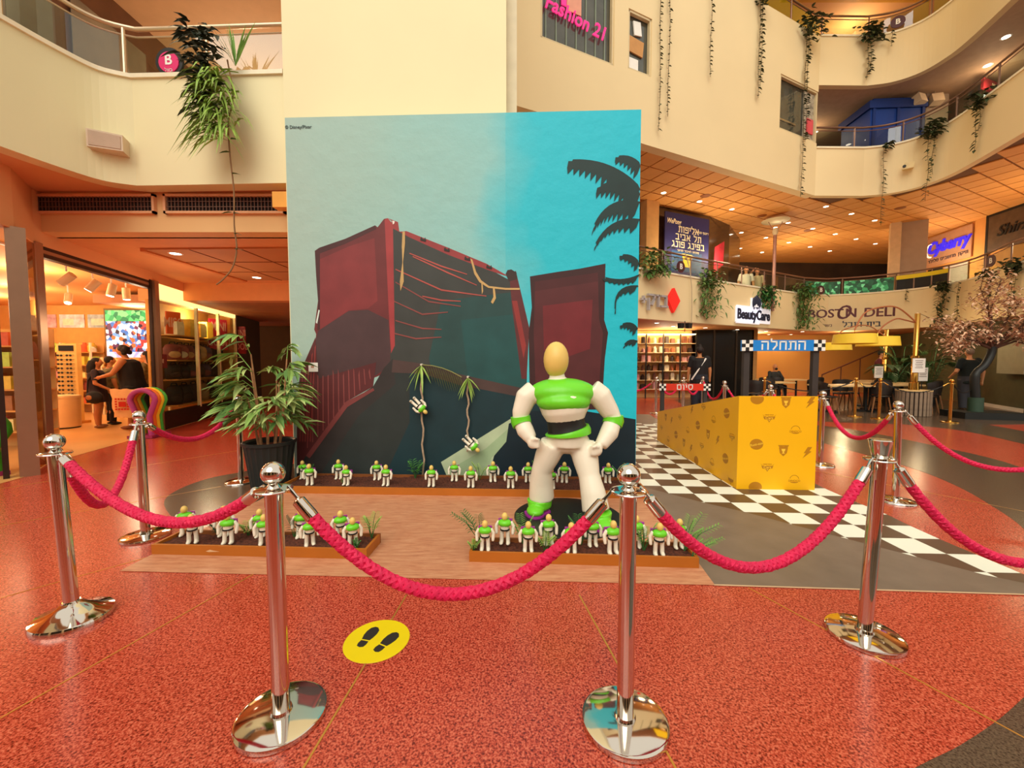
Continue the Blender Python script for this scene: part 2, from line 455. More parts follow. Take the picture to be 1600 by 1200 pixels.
gallery(2, P2, 6.45, 7.85, 'cream second gallery parapet with the hanging vines')
gallery(3, P2, 9.7, 11.1, 'cream top gallery parapet')
# coping of the window wall's top rail belongs to level three
# floors / soffits behind the parapets
def slab(name, poly, z0, z1, mat, label): return struct(MB().prism(poly, z0, z1).build(name, mat), label)
back = [(24, 7), (24, 30), (-4, 30), (-4, 8)]
g1 = [(p[0], p[1]) for p in offset(P1, .17)]
slab('ceiling_ground', g1 + [(24, 7.6), (24, 30), (0, 30), (0, 10.6)], 2.62, 3.0, M('ground_soffit', '#C98F5A', .7), 'low soffit over the cafe and shops')
g2 = [(p[0], p[1]) for p in offset([(-2.5, 7.1)] + P2, .17)]
slab('floor_level_two', g2 + [(24, 6.6), (24, 30), (-4, 30), (-4, 8)], 6.62, 7.0, TILEGAP, 'slab of the second gallery')
slab('floor_level_three', [(9.0, 12.8)] + [(p[0], p[1]) for p in offset(P2, .17)] + [(24, 6.6), (24, 30), (9.0, 30)], 9.72, 10.1, M('soffit_grey', '#BFA084', .7), 'slab of the top gallery')
slab('ceiling_top', [(7.2, 10.6), (11.2, 10.6), (11.2, 6.0), (24, 6.0), (24, 30), (0, 30), (0, 9.2)], 12.9, 13.1, PEACH, 'plaster ceiling above the top gallery')
# lit yellow cove in the top ceiling
cv = E0('cove_light', (10.9, 12.3, 12.8), 'yellow lit ceiling cove above the top gallery', 'ceiling light')
MB().bb((8.6, 11.0, 12.86), (13.0, 13.3, 12.9)).build('glow_panel', EM('yellow_cove', '#F2C21E', 1.1), cv)
for a, b in [((8.5, 10.85, 12.72), (13.1, 11.0, 12.9)), ((8.5, 13.3, 12.72), (13.1, 13.45, 12.9)), ((8.45, 10.85, 12.72), (8.6, 13.45, 12.9)), ((13.0, 10.85, 12.72), (13.15, 13.45, 12.9))]:
    MB().bb(a, b).build('cove_edge', M('cove_edge_gold', '#E0A040', .6), cv)
# tiled ceiling over level one
GX, GY = Vector((math.cos(.443), math.sin(.443))), Vector((-math.sin(.443), math.cos(.443)))
ceil1 = struct(MB().prism(g2 + [(24, 6.6), (24, 30), (-4, 30), (-4, 8)], 6.56, 6.61).build('ceiling_level_one', TILEGAP), 'tan tiled ceiling over the first gallery')
TS = .6
tm = MB().box((0, 0, 0), (TS - .04, TS - .04, .03), .443).build('ceiling_tile', TILE, ceil1, local=True)
proto_tile = tm.data; bpy.data.objects.remove(tm)
def inside(pt, poly):
    r = False; n = len(poly); j = n - 1
    for i in range(n):
        if (poly[i][1] > pt[1]) != (poly[j][1] > pt[1]) and pt[0] < (poly[j][0] - poly[i][0]) * (pt[1] - poly[i][1]) / (poly[j][1] - poly[i][1]) + poly[i][0]: r = not r
        j = i
    return r
poly1 = g2 + [(24, 6.6), (24, 26), (-4, 26), (-4, 8)]
cells = []
for i in range(-4, 45):
    for j in range(-30, 30):
        p = Vector((.1, 8.7)) + GX * (i + .5) * TS + GY * (j + .5) * TS
        ok = all(inside((p + GX * a * TS * .5 + GY * b * TS * .5), poly1) for a in (-1, 1) for b in (-1, 1))
        if ok and p.y > 8.4 and p.x > 2.2: cells.append(p)
cells.sort(key=lambda p: p.length)
rest = MB()
for k, p in enumerate(cells):
    if k < 290: inst(proto_tile, 'ceiling_tile', (p.x - ceil1.location.x, p.y - ceil1.location.y, 6.548 - ceil1.location.z), ceil1)
    else: rest.box((p.x, p.y, 6.548), (TS - .025, TS - .025, .03), .443)
tag(rest.build('distant_tiles', TILE, ceil1), kind='stuff')
# ---- back walls of the right side
struct(MB().box((8.2, 21.2, 4.8), (32, .3, 3.7), .05).build('wall_level_one_back', M('dark_shop_wall', '#3D2E22', .5, var=.3, scale=1.2)), 'dark shop fronts at the back of the first gallery')
struct(MB().bb((6, 19.5, 7), (24, 19.8, 9.8)).build('wall_level_two_back', M('level_two_wall', '#A77A4E', .7)), 'tan wall at the back of the second gallery')
struct(MB().bb((2, 21, 10), (24, 21.3, 13)).build('wall_level_three_back', PEACH), 'peach wall at the back of the top gallery')
struct(MB().bb((23.5, 6, 0), (23.8, 30, 13)).build('wall_far_right', M('far_right_wall', '#B98A5C', .7)), 'far side wall behind the galleries')
struct(MB().bb((0, 21, 0), (24, 21.3, 2.7)).build('wall_ground_back', M('ground_back_wall', '#6A4A2C', .7)), 'back wall of the ground floor shops')

# ---- left: gallery parapet, soffit, bulkhead, corridor
PL = [(-2.81, 5.195), (-4.4, 5.26)] + smooth_path([(-4.75, 5.27), (-5.03, 5.13), (-5.18, 4.8), (-5.3, 4.33), (-5.45, 3.6), (-5.7, 2.4)], 5)
gl = struct(ribbon(PL, -.2, 3.6, 4.9).build('wall_gallery_left', CREAM), 'curved cream parapet above the left shop')
ribbon(offset(PL, .03), -.26, 4.9, 4.95).build('coping', TRIMW, gl)
lp = offset(PL, -.19)
slab('ceiling_soffit_left', lp + [(-16, 2.4), (-16, 5.75), (-2.81, 5.75)], 3.62, 3.9, PEACH, 'orange lit soffit under the left gallery')
slab('floor_gallery_left', lp + [(-16, 2.4), (-16, 14), (-2.81, 14)], 3.95, 4.15, PEACH, 'slab of the left gallery')
bk = struct(MB().bb((-6.6, 5.52, 3.1), (-2.8, 5.8, 3.64)).build('wall_bulkhead', M('bulkhead_plaster', '#EBBF84', .7, var=.03, scale=1)), 'cream bulkhead with two long vents')
def vent(x0, x1, label):
    v = E0('vent_grille', ((x0 + x1) / 2, 5.5, 3.33), label, 'vent', 'long vents in the bulkhead')
    fr = MB(); fc = M('vent_frame', '#E9B184', .6)
    for a, b in [((x0, 5.47, 3.33), (x1, 5.52, 3.36)), ((x0, 5.47, 3.55), (x1, 5.52, 3.58)), ((x0, 5.47, 3.33), (x0 + .03, 5.52, 3.58)), ((x1 - .03, 5.47, 3.33), (x1, 5.52, 3.58))]: fr.bb(a, b)
    fr.build('frame', fc, v)
    MB().bb((x0 + .02, 5.513, 3.35), (x1 - .02, 5.519, 3.56)).build('backing', M('vent_dark', '#2B2220', .9), v)
    sl = M('vent_slat', '#7A5A4C', .5, .3)
    n = int((x1 - x0) / .045)
    src = MB().bb((-.004, -.02, -.1), (.004, .0, .1)).build('slat', sl, v, local=True); src.location = Vector((x0 + .05, 5.508, 3.455)) - v.location
    for k in range(1, n - 1): inst(src, 'slat', (x0 + .05 + k * (x1 - x0 - .1) / (n - 2) - v.location.x, .008, .125), v)
    for z in (3.42, 3.49): MB().bb((x0 + .03, 5.49, z - .004), (x1 - .03, 5.497, z + .004)).build('cross_bar', sl, v)
vent(-6.45, -4.72, 'long dark vent over the shop entrance side')
vent(-4.6, -2.99, 'long dark vent next to the mural')
tag(MB().bb((-2.99, 5.18, 3.30), (-2.80, 5.32, 3.49)).build('alarm_box', M('amber_box', '#EFA53A', .5)), 'small amber alarm box at the mural edge', 'alarm box')
# ceilings of the corridor, with a darker panel in place of the recess
slab('ceiling_corridor', [(-16, 5.75), (-2.8, 5.75), (-2.8, 9.0), (-16, 9.0)], 3.1, 3.3, M('corridor_ceiling', '#E9A26A', .7, var=.03), 'orange lit ceiling of the passage beside the shop')  # orange light from the shop is put into this ceiling colour
pn = struct(MB().prism([(-5.6, 6.28), (-3.0, 6.2), (-3.0, 8.55), (-5.57, 8.6)], 3.075, 3.1).build('ceiling_panel', M('recess_shade_panel', '#C98A58', .7, var=.1, scale=.8)), 'darker ceiling panel in place of a recess, with two downlights')  # panel sits proud; the recess's shade is put into its darker colour
for a, b in [((-4.9, 6.28), (-4.8, 8.57)), ((-4.1, 6.26), (-4.0, 8.55)), ((-5.58, 7.05), (-3, 7.0)), ((-5.58, 7.8), (-3, 7.75))]:
    a = Vector(a); b = Vector(b); n = (b - a).normalized(); n = Vector((-n.y, n.x)) * .01
    MB().prism([a + n, b + n, b - n, a - n], 3.068, 3.076).build('panel_joint', M('joint_dark', '#8A4E26', .7, var=0), pn)
MB().prism([(-5.66, 6.28), (-5.58, 6.28), (-5.55, 8.62), (-5.63, 8.62)], 3.05, 3.1).build('recess_edge', M('recess_edge', '#D9834A', .7), pn)
struct(MB().bb((-8.2, 9.0, 2.72), (-2.8, 9.3, 3.3)).build('wall_beam', M('beam_plaster', '#E69C60', .7, var=.03)), 'orange lit beam across the passage')  # beam colour takes in the shop's orange light too
struct(MB().bb((-3.9, 8.9, 2.78), (-2.9, 9.0, 3.08)).build('trim_1', M('beam_box', '#E98C40', .7)), 'orange box on the beam beside the mural')
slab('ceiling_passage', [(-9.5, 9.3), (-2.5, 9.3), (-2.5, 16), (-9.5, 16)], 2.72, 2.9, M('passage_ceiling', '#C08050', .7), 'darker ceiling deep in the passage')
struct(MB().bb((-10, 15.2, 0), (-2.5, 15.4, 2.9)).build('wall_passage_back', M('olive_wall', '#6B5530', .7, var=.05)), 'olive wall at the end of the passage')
# left upper gallery interior
slab('ceiling_gallery_left', [(-16, 1.5), (-5.9, 1.5), (-5.5, 4.4), (-4.9, 5.35), (-2.8, 5.35), (-2.8, 15), (-16, 15)], 6.75, 6.95, M('upper_peach', '#DDB488', .7, var=.03), 'peach ceiling of the left gallery')
struct(MB().box((-4.0, 12.0, 5.4), (4, .2, 2.9), 0).build('wall_gallery_left_back', M('upper_back', '#C79560', .7)), 'tan wall at the back of the left gallery')
MURAL_W = 3.989
MURAL = [
    ('#6C2A2C', [(0.308, 2.642), (0.362, 2.677), (0.669, 2.775), (1.014, 2.921), (1.043, 2.899), (1.118, 2.991), (1.162, 2.998), (1.182, 1.409), (1.164, 1.262), (0.785, 1.112), (0.254, 1.111), (0.250, 1.261), (0.299, 1.691), (0.278, 1.743), (0.331, 2.074), (0.316, 2.366)]),
    ('#803032', [(0.366, 2.547), (0.706, 2.688), (1.004, 2.778), (1.028, 2.070), (0.915, 1.983), (0.689, 1.962), (0.346, 1.743), (0.331, 2.074)]),
    ('#4B3436', [(0.323, 1.728), (0.689, 1.955), (0.915, 1.968), (1.151, 1.850), (1.180, 1.336), (0.785, 1.075), (0.238, 1.111), (0.273, 1.558)]),
    ('#4A2426', [(0.308, 2.642), (0.362, 2.677), (0.669, 2.775), (1.014, 2.921), (1.028, 2.878), (0.668, 2.717), (0.367, 2.612), (0.346, 1.743), (0.315, 1.736), (0.331, 2.074), (0.316, 2.366)]),
    ('#3A3D3A', [(1.190, 2.919), (1.300, 2.846), (1.410, 2.831), (1.846, 2.626), (2.283, 2.436), (2.522, 2.305), (2.616, 2.376), (2.762, 1.699), (2.734, 1.116), (2.684, 0.673), (1.162, 1.113)]),
    ('#244746', [(1.768, 2.066), (2.660, 2.168), (2.748, 1.409), (2.735, 0.822), (1.757, 0.817), (1.614, 1.409)]),
    ('#1F4E4E', [(1.987, 1.847), (2.682, 1.916), (2.734, 1.409), (2.720, 0.969), (2.092, 0.967)]),
    ('#96383A', [(1.162, 2.998), (1.279, 2.953), (1.292, 2.846), (1.373, 2.852), (1.847, 2.662), (2.283, 2.479), (2.537, 2.334), (2.472, 2.349), (2.283, 2.415), (1.846, 2.583), (1.409, 2.781), (1.205, 2.890), (1.206, 2.969)]),
    ('#A03A3C', [(1.125, 2.984), (1.162, 2.998), (1.220, 2.933), (1.221, 1.557), (1.175, 1.468), (1.154, 1.996)]),
    ('#5F2A2C', [(2.544, 2.334), (2.616, 2.397), (2.769, 1.757), (2.741, 1.175), (2.683, 1.175), (2.573, 1.989)]),
    ('#8E3230', [(2.573, 2.061), (2.631, 2.061), (2.733, 1.554), (2.705, 1.409)]),
    ('#3A2A28', [(2.501, 2.363), (2.522, 2.405), (2.566, 2.412), (2.624, 2.376), (2.631, 2.304), (2.537, 2.277)]),
    ('#3B1C1E', [(2.775, 2.332), (3.077, 2.379), (3.328, 2.413), (3.620, 2.467), (3.613, 1.841), (3.658, 1.697), (3.625, 1.408), (3.596, 0.826), (2.779, 0.822), (2.762, 1.699), (2.798, 1.988)]),
    ('#552326', [(2.833, 2.274), (3.536, 2.368), (3.556, 1.841), (3.601, 1.697), (3.564, 1.118), (2.852, 0.822), (2.820, 1.699)]),
    ('#702228', [(2.921, 2.002), (3.481, 2.070), (3.458, 1.517), (3.155, 1.409), (2.937, 1.496)]),
    ('#4A1D20', [(2.833, 2.274), (3.536, 2.368), (3.537, 2.269), (2.833, 2.167)]),
    ('#13333A', [(0.025, 0.033), (0.080, 0.355), (0.393, 0.570), (0.973, 1.068), (1.179, 1.262), (1.539, 1.336), (1.835, 1.225), (2.734, 1.028), (2.940, 0.823), (3.981, 0.681), (3.993, -0.059), (0.021, -0.105)]),
    ('#2A3231', [(0.025, 0.033), (0.079, 0.317), (0.392, 0.547), (0.973, 1.053), (1.179, 1.247), (1.389, 1.262), (1.381, 0.666), (1.067, -0.093), (0.021, -0.105)]),
    ('#332E2D', [(0.138, 0.218), (0.628, 0.873), (0.958, 1.083), (1.090, 1.299), (1.196, 1.409), (1.222, 1.113), (0.778, 0.738), (0.303, 0.036), (0.071, 0.011)]),
    ('#5B2628', [(0.051, 0.946), (0.105, 1.261), (0.290, 1.654), (0.308, 1.171), (1.001, 1.365), (0.958, 1.083), (0.629, 0.903), (0.139, 0.264), (0.025, 0.033)]),
    ('#4E3B38', [(1.196, 1.395), (1.539, 1.350), (1.983, 1.225), (2.734, 1.058), (2.735, 0.955), (1.982, 1.100), (1.537, 1.232), (1.179, 1.247)]),
    ('#B3C3A0', [(1.744, 0.203), (2.632, 0.762), (2.543, 0.449), (2.365, 0.268), (2.298, 0.012), (1.825, 0.007)]),
    ('#9DB58E', [(1.825, 0.105), (2.276, 0.373), (2.543, 0.613), (2.499, 0.412), (2.335, 0.261), (2.275, 0.012), (1.825, 0.007)]),
    ('#0C222D', [(2.536, 0.658), (2.808, 0.807), (3.305, 0.824), (3.981, 0.717), (3.993, -0.059), (2.297, -0.079), (2.365, 0.283), (2.506, 0.449)]),
    ('#8A4442', [(0.178, 1.128), (0.189, 1.096), (0.166, 0.356), (0.156, 0.356)]),
    ('#8A4442', [(0.238, 1.091), (0.250, 1.096), (0.231, 0.425), (0.220, 0.425)]),
    ('#8A4442', [(0.302, 1.220), (0.314, 1.204), (0.296, 0.494), (0.285, 0.494)]),
    ('#8A4442', [(0.362, 1.201), (0.375, 1.213), (0.360, 0.562), (0.350, 0.562)]),
    ('#8A4442', [(0.423, 1.207), (0.436, 1.222), (0.425, 0.631), (0.414, 0.631)]),
    ('#8A4442', [(0.486, 1.283), (0.497, 1.231), (0.489, 0.699), (0.478, 0.699)]),
    ('#8A4442', [(0.547, 1.298), (0.557, 1.240), (0.553, 0.767), (0.542, 0.767)]),
    ('#8A4442', [(0.605, 1.209), (0.618, 1.249), (0.617, 0.835), (0.606, 0.835)]),
    ('#8A4442', [(0.667, 1.287), (0.679, 1.258), (0.680, 0.903), (0.670, 0.903)]),
    ('#8A4442', [(0.729, 1.299), (0.740, 1.267), (0.745, 0.970), (0.734, 0.970)]),
    ('#8A4442', [(0.788, 1.217), (0.801, 1.276), (0.808, 1.038), (0.798, 1.038)]),
    ('#8A4442', [(0.849, 1.289), (0.861, 1.285), (0.871, 1.105), (0.861, 1.105)]),
    ('#8A4442', [(0.909, 1.254), (0.922, 1.294), (0.934, 1.172), (0.924, 1.172)]),
    ('#8E3836', [(0.118, 1.186), (0.134, 1.208), (0.082, 0.431), (0.067, 0.431)]),
    ('#8E3836', [(0.159, 1.276), (0.175, 1.298), (0.113, 0.432), (0.098, 0.431)]),
    ('#8E3836', [(0.199, 1.365), (0.215, 1.388), (0.144, 0.432), (0.128, 0.432)]),
    ('#8E3836', [(0.240, 1.454), (0.256, 1.477), (0.174, 0.432), (0.159, 0.432)]),
    ('#8E3836', [(0.280, 1.543), (0.296, 1.566), (0.205, 0.432), (0.190, 0.432)]),
    ('#7E3D3C', [(0.139, 0.264), (0.629, 0.903), (0.958, 1.068), (0.973, 1.038), (0.650, 0.843), (0.185, 0.234)]),
    ('#B05048', [(1.242, 2.431), (1.769, 2.196), (2.282, 2.120), (2.282, 2.110), (1.769, 2.178), (1.242, 2.418)]),
    ('#8A4642', [(1.240, 2.286), (1.621, 2.066), (1.988, 2.007), (1.988, 1.996), (1.621, 2.049), (1.239, 2.273)]),
    ('#B05048', [(1.443, 2.573), (1.844, 2.390), (2.173, 2.243), (2.173, 2.233), (1.844, 2.372), (1.443, 2.560)]),
    ('#8A4642', [(1.222, 2.069), (1.545, 1.922), (1.841, 1.942), (1.841, 1.932), (1.545, 1.904), (1.221, 2.056)]),
    ('#B05048', [(1.407, 2.609), (1.772, 2.462), (2.063, 2.366), (2.063, 2.356), (1.772, 2.445), (1.406, 2.596)]),
    ('#8A4642', [(1.233, 1.850), (1.544, 1.761), (1.765, 1.746), (1.765, 1.736), (1.543, 1.744), (1.233, 1.837)]),
    ('#B05048', [(1.548, 2.125), (1.768, 2.080), (1.988, 2.064), (1.988, 2.054), (1.768, 2.063), (1.548, 2.112)]),
    ('#8A4642', [(1.216, 1.704), (1.468, 1.644), (1.764, 1.658), (1.764, 1.648), (1.468, 1.627), (1.216, 1.690)]),
    ('#2A2422', [(1.533, 2.765), (1.545, 2.786), (1.555, 2.765), (1.577, 2.757), (1.588, 2.779), (1.599, 2.743), (1.591, 2.729), (1.533, 2.744)]),
    ('#2A2422', [(1.803, 2.648), (1.814, 2.669), (1.825, 2.648), (1.846, 2.640), (1.858, 2.662), (1.868, 2.626), (1.861, 2.611), (1.803, 2.626)]),
    ('#2A2422', [(2.035, 2.545), (2.046, 2.567), (2.057, 2.545), (2.079, 2.538), (2.090, 2.559), (2.101, 2.523), (2.093, 2.509), (2.035, 2.524)]),
    ('#2A2422', [(2.283, 2.450), (2.294, 2.472), (2.305, 2.450), (2.327, 2.443), (2.338, 2.464), (2.348, 2.428), (2.341, 2.414), (2.283, 2.429)]),
    ('#C8A468', [(1.329, 2.846), (1.358, 2.846), (1.357, 2.717), (1.331, 2.502), (1.336, 2.285), (1.297, 2.177), (1.291, 2.286), (1.324, 2.502), (1.319, 2.681)]),
    ('#C8A468', [(2.101, 2.538), (2.124, 2.523), (2.167, 2.387), (2.224, 2.293), (2.312, 2.228), (2.500, 2.205), (2.660, 2.204), (2.660, 2.183), (2.500, 2.184), (2.304, 2.207), (2.203, 2.272), (2.145, 2.366)]),
    ('#C8A468', [(2.224, 2.272), (2.239, 2.272), (2.246, 2.171), (2.231, 2.135)]),
    ('#C8A468', [(2.355, 2.206), (2.377, 2.206), (2.391, 2.091), (2.355, 2.026), (2.333, 2.048), (2.362, 2.105)]),
    ('#D8E4DC', [(0.336, 1.971), (0.351, 1.964), (0.317, 1.809), (0.302, 1.824)]),
    ('#E8E0D8', [(1.213, 2.969), (1.243, 2.961), (1.235, 2.933), (1.220, 2.926)]),
    ('#15302F', [(4.000, 3.259), (3.955, 3.309), (3.906, 3.356), (3.854, 3.398), (3.801, 3.436), (3.746, 3.469), (3.689, 3.499), (3.631, 3.524), (3.570, 3.546), (3.507, 3.563), (3.443, 3.576), (3.377, 3.585), (3.309, 3.589), (3.240, 3.590), (3.248, 3.608), (3.318, 3.608), (3.385, 3.603), (3.451, 3.595), (3.515, 3.582), (3.578, 3.565), (3.639, 3.543), (3.697, 3.518), (3.754, 3.488), (3.809, 3.455), (3.862, 3.417), (3.914, 3.375), (3.963, 3.328), (4.000, 3.278)]),
    ('#15302F', [(3.987, 3.277), (3.933, 3.130), (3.854, 3.010), (3.883, 3.183), (3.927, 3.340)]),
    ('#15302F', [(3.938, 3.326), (3.887, 3.185), (3.808, 3.070), (3.835, 3.234), (3.876, 3.383)]),
    ('#15302F', [(3.888, 3.370), (3.839, 3.236), (3.761, 3.125), (3.784, 3.281), (3.823, 3.423)]),
    ('#15302F', [(3.836, 3.411), (3.789, 3.284), (3.712, 3.177), (3.733, 3.323), (3.769, 3.458)]),
    ('#15302F', [(3.782, 3.447), (3.737, 3.327), (3.661, 3.224), (3.679, 3.362), (3.713, 3.490)]),
    ('#15302F', [(3.726, 3.480), (3.683, 3.365), (3.609, 3.267), (3.623, 3.396), (3.655, 3.517)]),
    ('#15302F', [(3.669, 3.508), (3.628, 3.400), (3.555, 3.305), (3.566, 3.426), (3.595, 3.540)]),
    ('#15302F', [(3.609, 3.532), (3.571, 3.430), (3.498, 3.340), (3.506, 3.452), (3.534, 3.558)]),
    ('#15302F', [(3.547, 3.552), (3.511, 3.456), (3.440, 3.370), (3.445, 3.474), (3.470, 3.573)]),
    ('#15302F', [(3.485, 3.567), (3.450, 3.478), (3.380, 3.396), (3.383, 3.492), (3.405, 3.584)]),
    ('#15302F', [(3.420, 3.579), (3.388, 3.496), (3.319, 3.418), (3.318, 3.505), (3.338, 3.590)]),
    ('#15302F', [(3.353, 3.586), (3.323, 3.510), (3.256, 3.436), (3.252, 3.515), (3.269, 3.592)]),
    ('#15302F', [(3.285, 3.589), (3.257, 3.519), (3.191, 3.449), (3.184, 3.520), (3.198, 3.590)]),
    ('#15302F', [(3.996, 3.507), (3.966, 3.547), (3.930, 3.578), (3.889, 3.602), (3.845, 3.617), (3.798, 3.623), (3.746, 3.622), (3.755, 3.640), (3.806, 3.642), (3.854, 3.635), (3.898, 3.620), (3.938, 3.597), (3.975, 3.566), (3.996, 3.526)]),
    ('#15302F', [(3.988, 3.521), (3.958, 3.441), (3.910, 3.383), (3.923, 3.483), (3.947, 3.571)]),
    ('#15302F', [(3.954, 3.558), (3.926, 3.486), (3.879, 3.431), (3.888, 3.519), (3.908, 3.597)]),
    ('#15302F', [(3.916, 3.587), (3.891, 3.522), (3.844, 3.471), (3.849, 3.547), (3.865, 3.616)]),
    ('#15302F', [(3.874, 3.607), (3.852, 3.551), (3.806, 3.502), (3.806, 3.566), (3.819, 3.626)]),
    ('#15302F', [(3.829, 3.619), (3.809, 3.570), (3.764, 3.525), (3.759, 3.577), (3.769, 3.627)]),
    ('#15302F', [(3.780, 3.623), (3.763, 3.582), (3.718, 3.540), (3.709, 3.580), (3.715, 3.621)]),
    ('#15302F', [(4.001, 3.204), (3.961, 3.247), (3.916, 3.282), (3.869, 3.310), (3.821, 3.330), (3.771, 3.341), (3.719, 3.345), (3.666, 3.340), (3.611, 3.328), (3.554, 3.307), (3.558, 3.328), (3.615, 3.348), (3.670, 3.360), (3.723, 3.365), (3.775, 3.361), (3.825, 3.350), (3.874, 3.330), (3.920, 3.303), (3.965, 3.267), (4.001, 3.224)]),
    ('#15302F', [(3.989, 3.219), (3.941, 3.086), (3.869, 2.978), (3.896, 3.132), (3.935, 3.273)]),
    ('#15302F', [(3.945, 3.259), (3.900, 3.136), (3.830, 3.031), (3.853, 3.173), (3.889, 3.304)]),
    ('#15302F', [(3.900, 3.292), (3.857, 3.177), (3.789, 3.076), (3.808, 3.206), (3.841, 3.326)]),
    ('#15302F', [(3.852, 3.317), (3.813, 3.210), (3.747, 3.113), (3.762, 3.230), (3.792, 3.341)]),
    ('#15302F', [(3.803, 3.334), (3.767, 3.235), (3.703, 3.142), (3.714, 3.247), (3.741, 3.348)]),
    ('#15302F', [(3.753, 3.342), (3.719, 3.252), (3.657, 3.163), (3.665, 3.256), (3.688, 3.347)]),
    ('#15302F', [(3.701, 3.343), (3.670, 3.261), (3.609, 3.176), (3.613, 3.256), (3.634, 3.338)]),
    ('#15302F', [(3.647, 3.336), (3.619, 3.262), (3.560, 3.181), (3.560, 3.249), (3.577, 3.320)]),
    ('#15302F', [(3.591, 3.321), (3.566, 3.255), (3.508, 3.178), (3.505, 3.234), (3.518, 3.295)]),
    ('#15302F', [(4.002, 3.120), (3.938, 3.134), (3.874, 3.139), (3.814, 3.137), (3.758, 3.126), (3.705, 3.107), (3.657, 3.080), (3.612, 3.045), (3.571, 3.002), (3.535, 2.950), (3.501, 2.890), (3.492, 2.909), (3.525, 2.969), (3.562, 3.021), (3.603, 3.064), (3.647, 3.099), (3.696, 3.126), (3.748, 3.145), (3.804, 3.156), (3.865, 3.158), (3.929, 3.153), (3.996, 3.139)]),
    ('#15302F', [(3.982, 3.125), (3.937, 3.002), (3.854, 2.887), (3.865, 3.017), (3.897, 3.142)]),
    ('#15302F', [(3.915, 3.136), (3.873, 3.020), (3.795, 2.906), (3.805, 3.026), (3.835, 3.143)]),
    ('#15302F', [(3.853, 3.138), (3.813, 3.029), (3.739, 2.918), (3.749, 3.026), (3.778, 3.135)]),
    ('#15302F', [(3.794, 3.133), (3.756, 3.030), (3.688, 2.922), (3.697, 3.019), (3.724, 3.119)]),
    ('#15302F', [(3.739, 3.119), (3.704, 3.024), (3.640, 2.917), (3.649, 3.004), (3.674, 3.096)]),
    ('#15302F', [(3.688, 3.098), (3.656, 3.009), (3.596, 2.904), (3.605, 2.980), (3.628, 3.064)]),
    ('#15302F', [(3.641, 3.068), (3.611, 2.985), (3.557, 2.883), (3.564, 2.948), (3.585, 3.024)]),
    ('#15302F', [(3.598, 3.030), (3.571, 2.954), (3.520, 2.854), (3.528, 2.908), (3.546, 2.975)]),
    ('#15302F', [(3.559, 2.983), (3.534, 2.915), (3.488, 2.817), (3.494, 2.860), (3.512, 2.919)]),
    ('#15302F', [(3.522, 2.929), (3.500, 2.867), (3.460, 2.771), (3.465, 2.804), (3.481, 2.854)]),
    ('#15302F', [(4.005, 2.933), (3.936, 2.939), (3.868, 2.937), (3.804, 2.926), (3.745, 2.907), (3.690, 2.878), (3.640, 2.842), (3.595, 2.796), (3.554, 2.742), (3.517, 2.679), (3.507, 2.698), (3.543, 2.761), (3.585, 2.815), (3.630, 2.860), (3.680, 2.897), (3.735, 2.925), (3.794, 2.945), (3.858, 2.955), (3.926, 2.958), (3.999, 2.951)]),
    ('#15302F', [(3.983, 2.935), (3.955, 2.861), (3.886, 2.791), (3.878, 2.868), (3.892, 2.943)]),
    ('#15302F', [(3.912, 2.938), (3.885, 2.869), (3.821, 2.798), (3.813, 2.867), (3.827, 2.935)]),
    ('#15302F', [(3.845, 2.933), (3.820, 2.868), (3.760, 2.797), (3.753, 2.857), (3.766, 2.919)]),
    ('#15302F', [(3.783, 2.919), (3.760, 2.859), (3.704, 2.787), (3.698, 2.838), (3.709, 2.895)]),
    ('#15302F', [(3.726, 2.897), (3.704, 2.841), (3.653, 2.769), (3.647, 2.811), (3.658, 2.862)]),
    ('#15302F', [(3.673, 2.866), (3.653, 2.814), (3.606, 2.742), (3.601, 2.775), (3.610, 2.820)]),
    ('#15302F', [(3.625, 2.826), (3.607, 2.778), (3.564, 2.706), (3.559, 2.731), (3.568, 2.769)]),
    ('#15302F', [(3.581, 2.777), (3.565, 2.734), (3.527, 2.661), (3.521, 2.677), (3.530, 2.710)]),
    ('#15302F', [(3.541, 2.720), (3.528, 2.681), (3.493, 2.608), (3.489, 2.615), (3.495, 2.642)]),
    ('#15302F', [(3.996, 2.442), (3.968, 2.483), (3.935, 2.515), (3.896, 2.536), (3.852, 2.548), (3.803, 2.550), (3.813, 2.568), (3.863, 2.566), (3.906, 2.554), (3.945, 2.533), (3.978, 2.502), (4.006, 2.461)]),
    ('#15302F', [(3.986, 2.457), (3.967, 2.406), (3.932, 2.377), (3.938, 2.449), (3.951, 2.508)]),
    ('#15302F', [(3.956, 2.494), (3.939, 2.449), (3.903, 2.422), (3.904, 2.482), (3.915, 2.533)]),
    ('#15302F', [(3.921, 2.522), (3.906, 2.483), (3.869, 2.456), (3.866, 2.506), (3.873, 2.549)]),
    ('#15302F', [(3.881, 2.540), (3.868, 2.507), (3.830, 2.481), (3.821, 2.520), (3.826, 2.555)]),
    ('#15302F', [(3.835, 2.549), (3.824, 2.522), (3.785, 2.496), (3.772, 2.524), (3.774, 2.551)]),
    ('#15302F', [(3.991, 2.322), (3.940, 2.301), (3.888, 2.286), (3.836, 2.277), (3.783, 2.273), (3.730, 2.275), (3.676, 2.283), (3.622, 2.297), (3.620, 2.318), (3.675, 2.304), (3.728, 2.297), (3.782, 2.294), (3.834, 2.298), (3.886, 2.307), (3.938, 2.323), (3.989, 2.344)]),
    ('#15302F', [(3.973, 2.315), (3.960, 2.283), (3.919, 2.240), (3.906, 2.261), (3.909, 2.289)]),
    ('#15302F', [(3.922, 2.296), (3.910, 2.267), (3.869, 2.230), (3.856, 2.251), (3.857, 2.277)]),
    ('#15302F', [(3.870, 2.283), (3.859, 2.257), (3.819, 2.226), (3.804, 2.247), (3.805, 2.271)]),
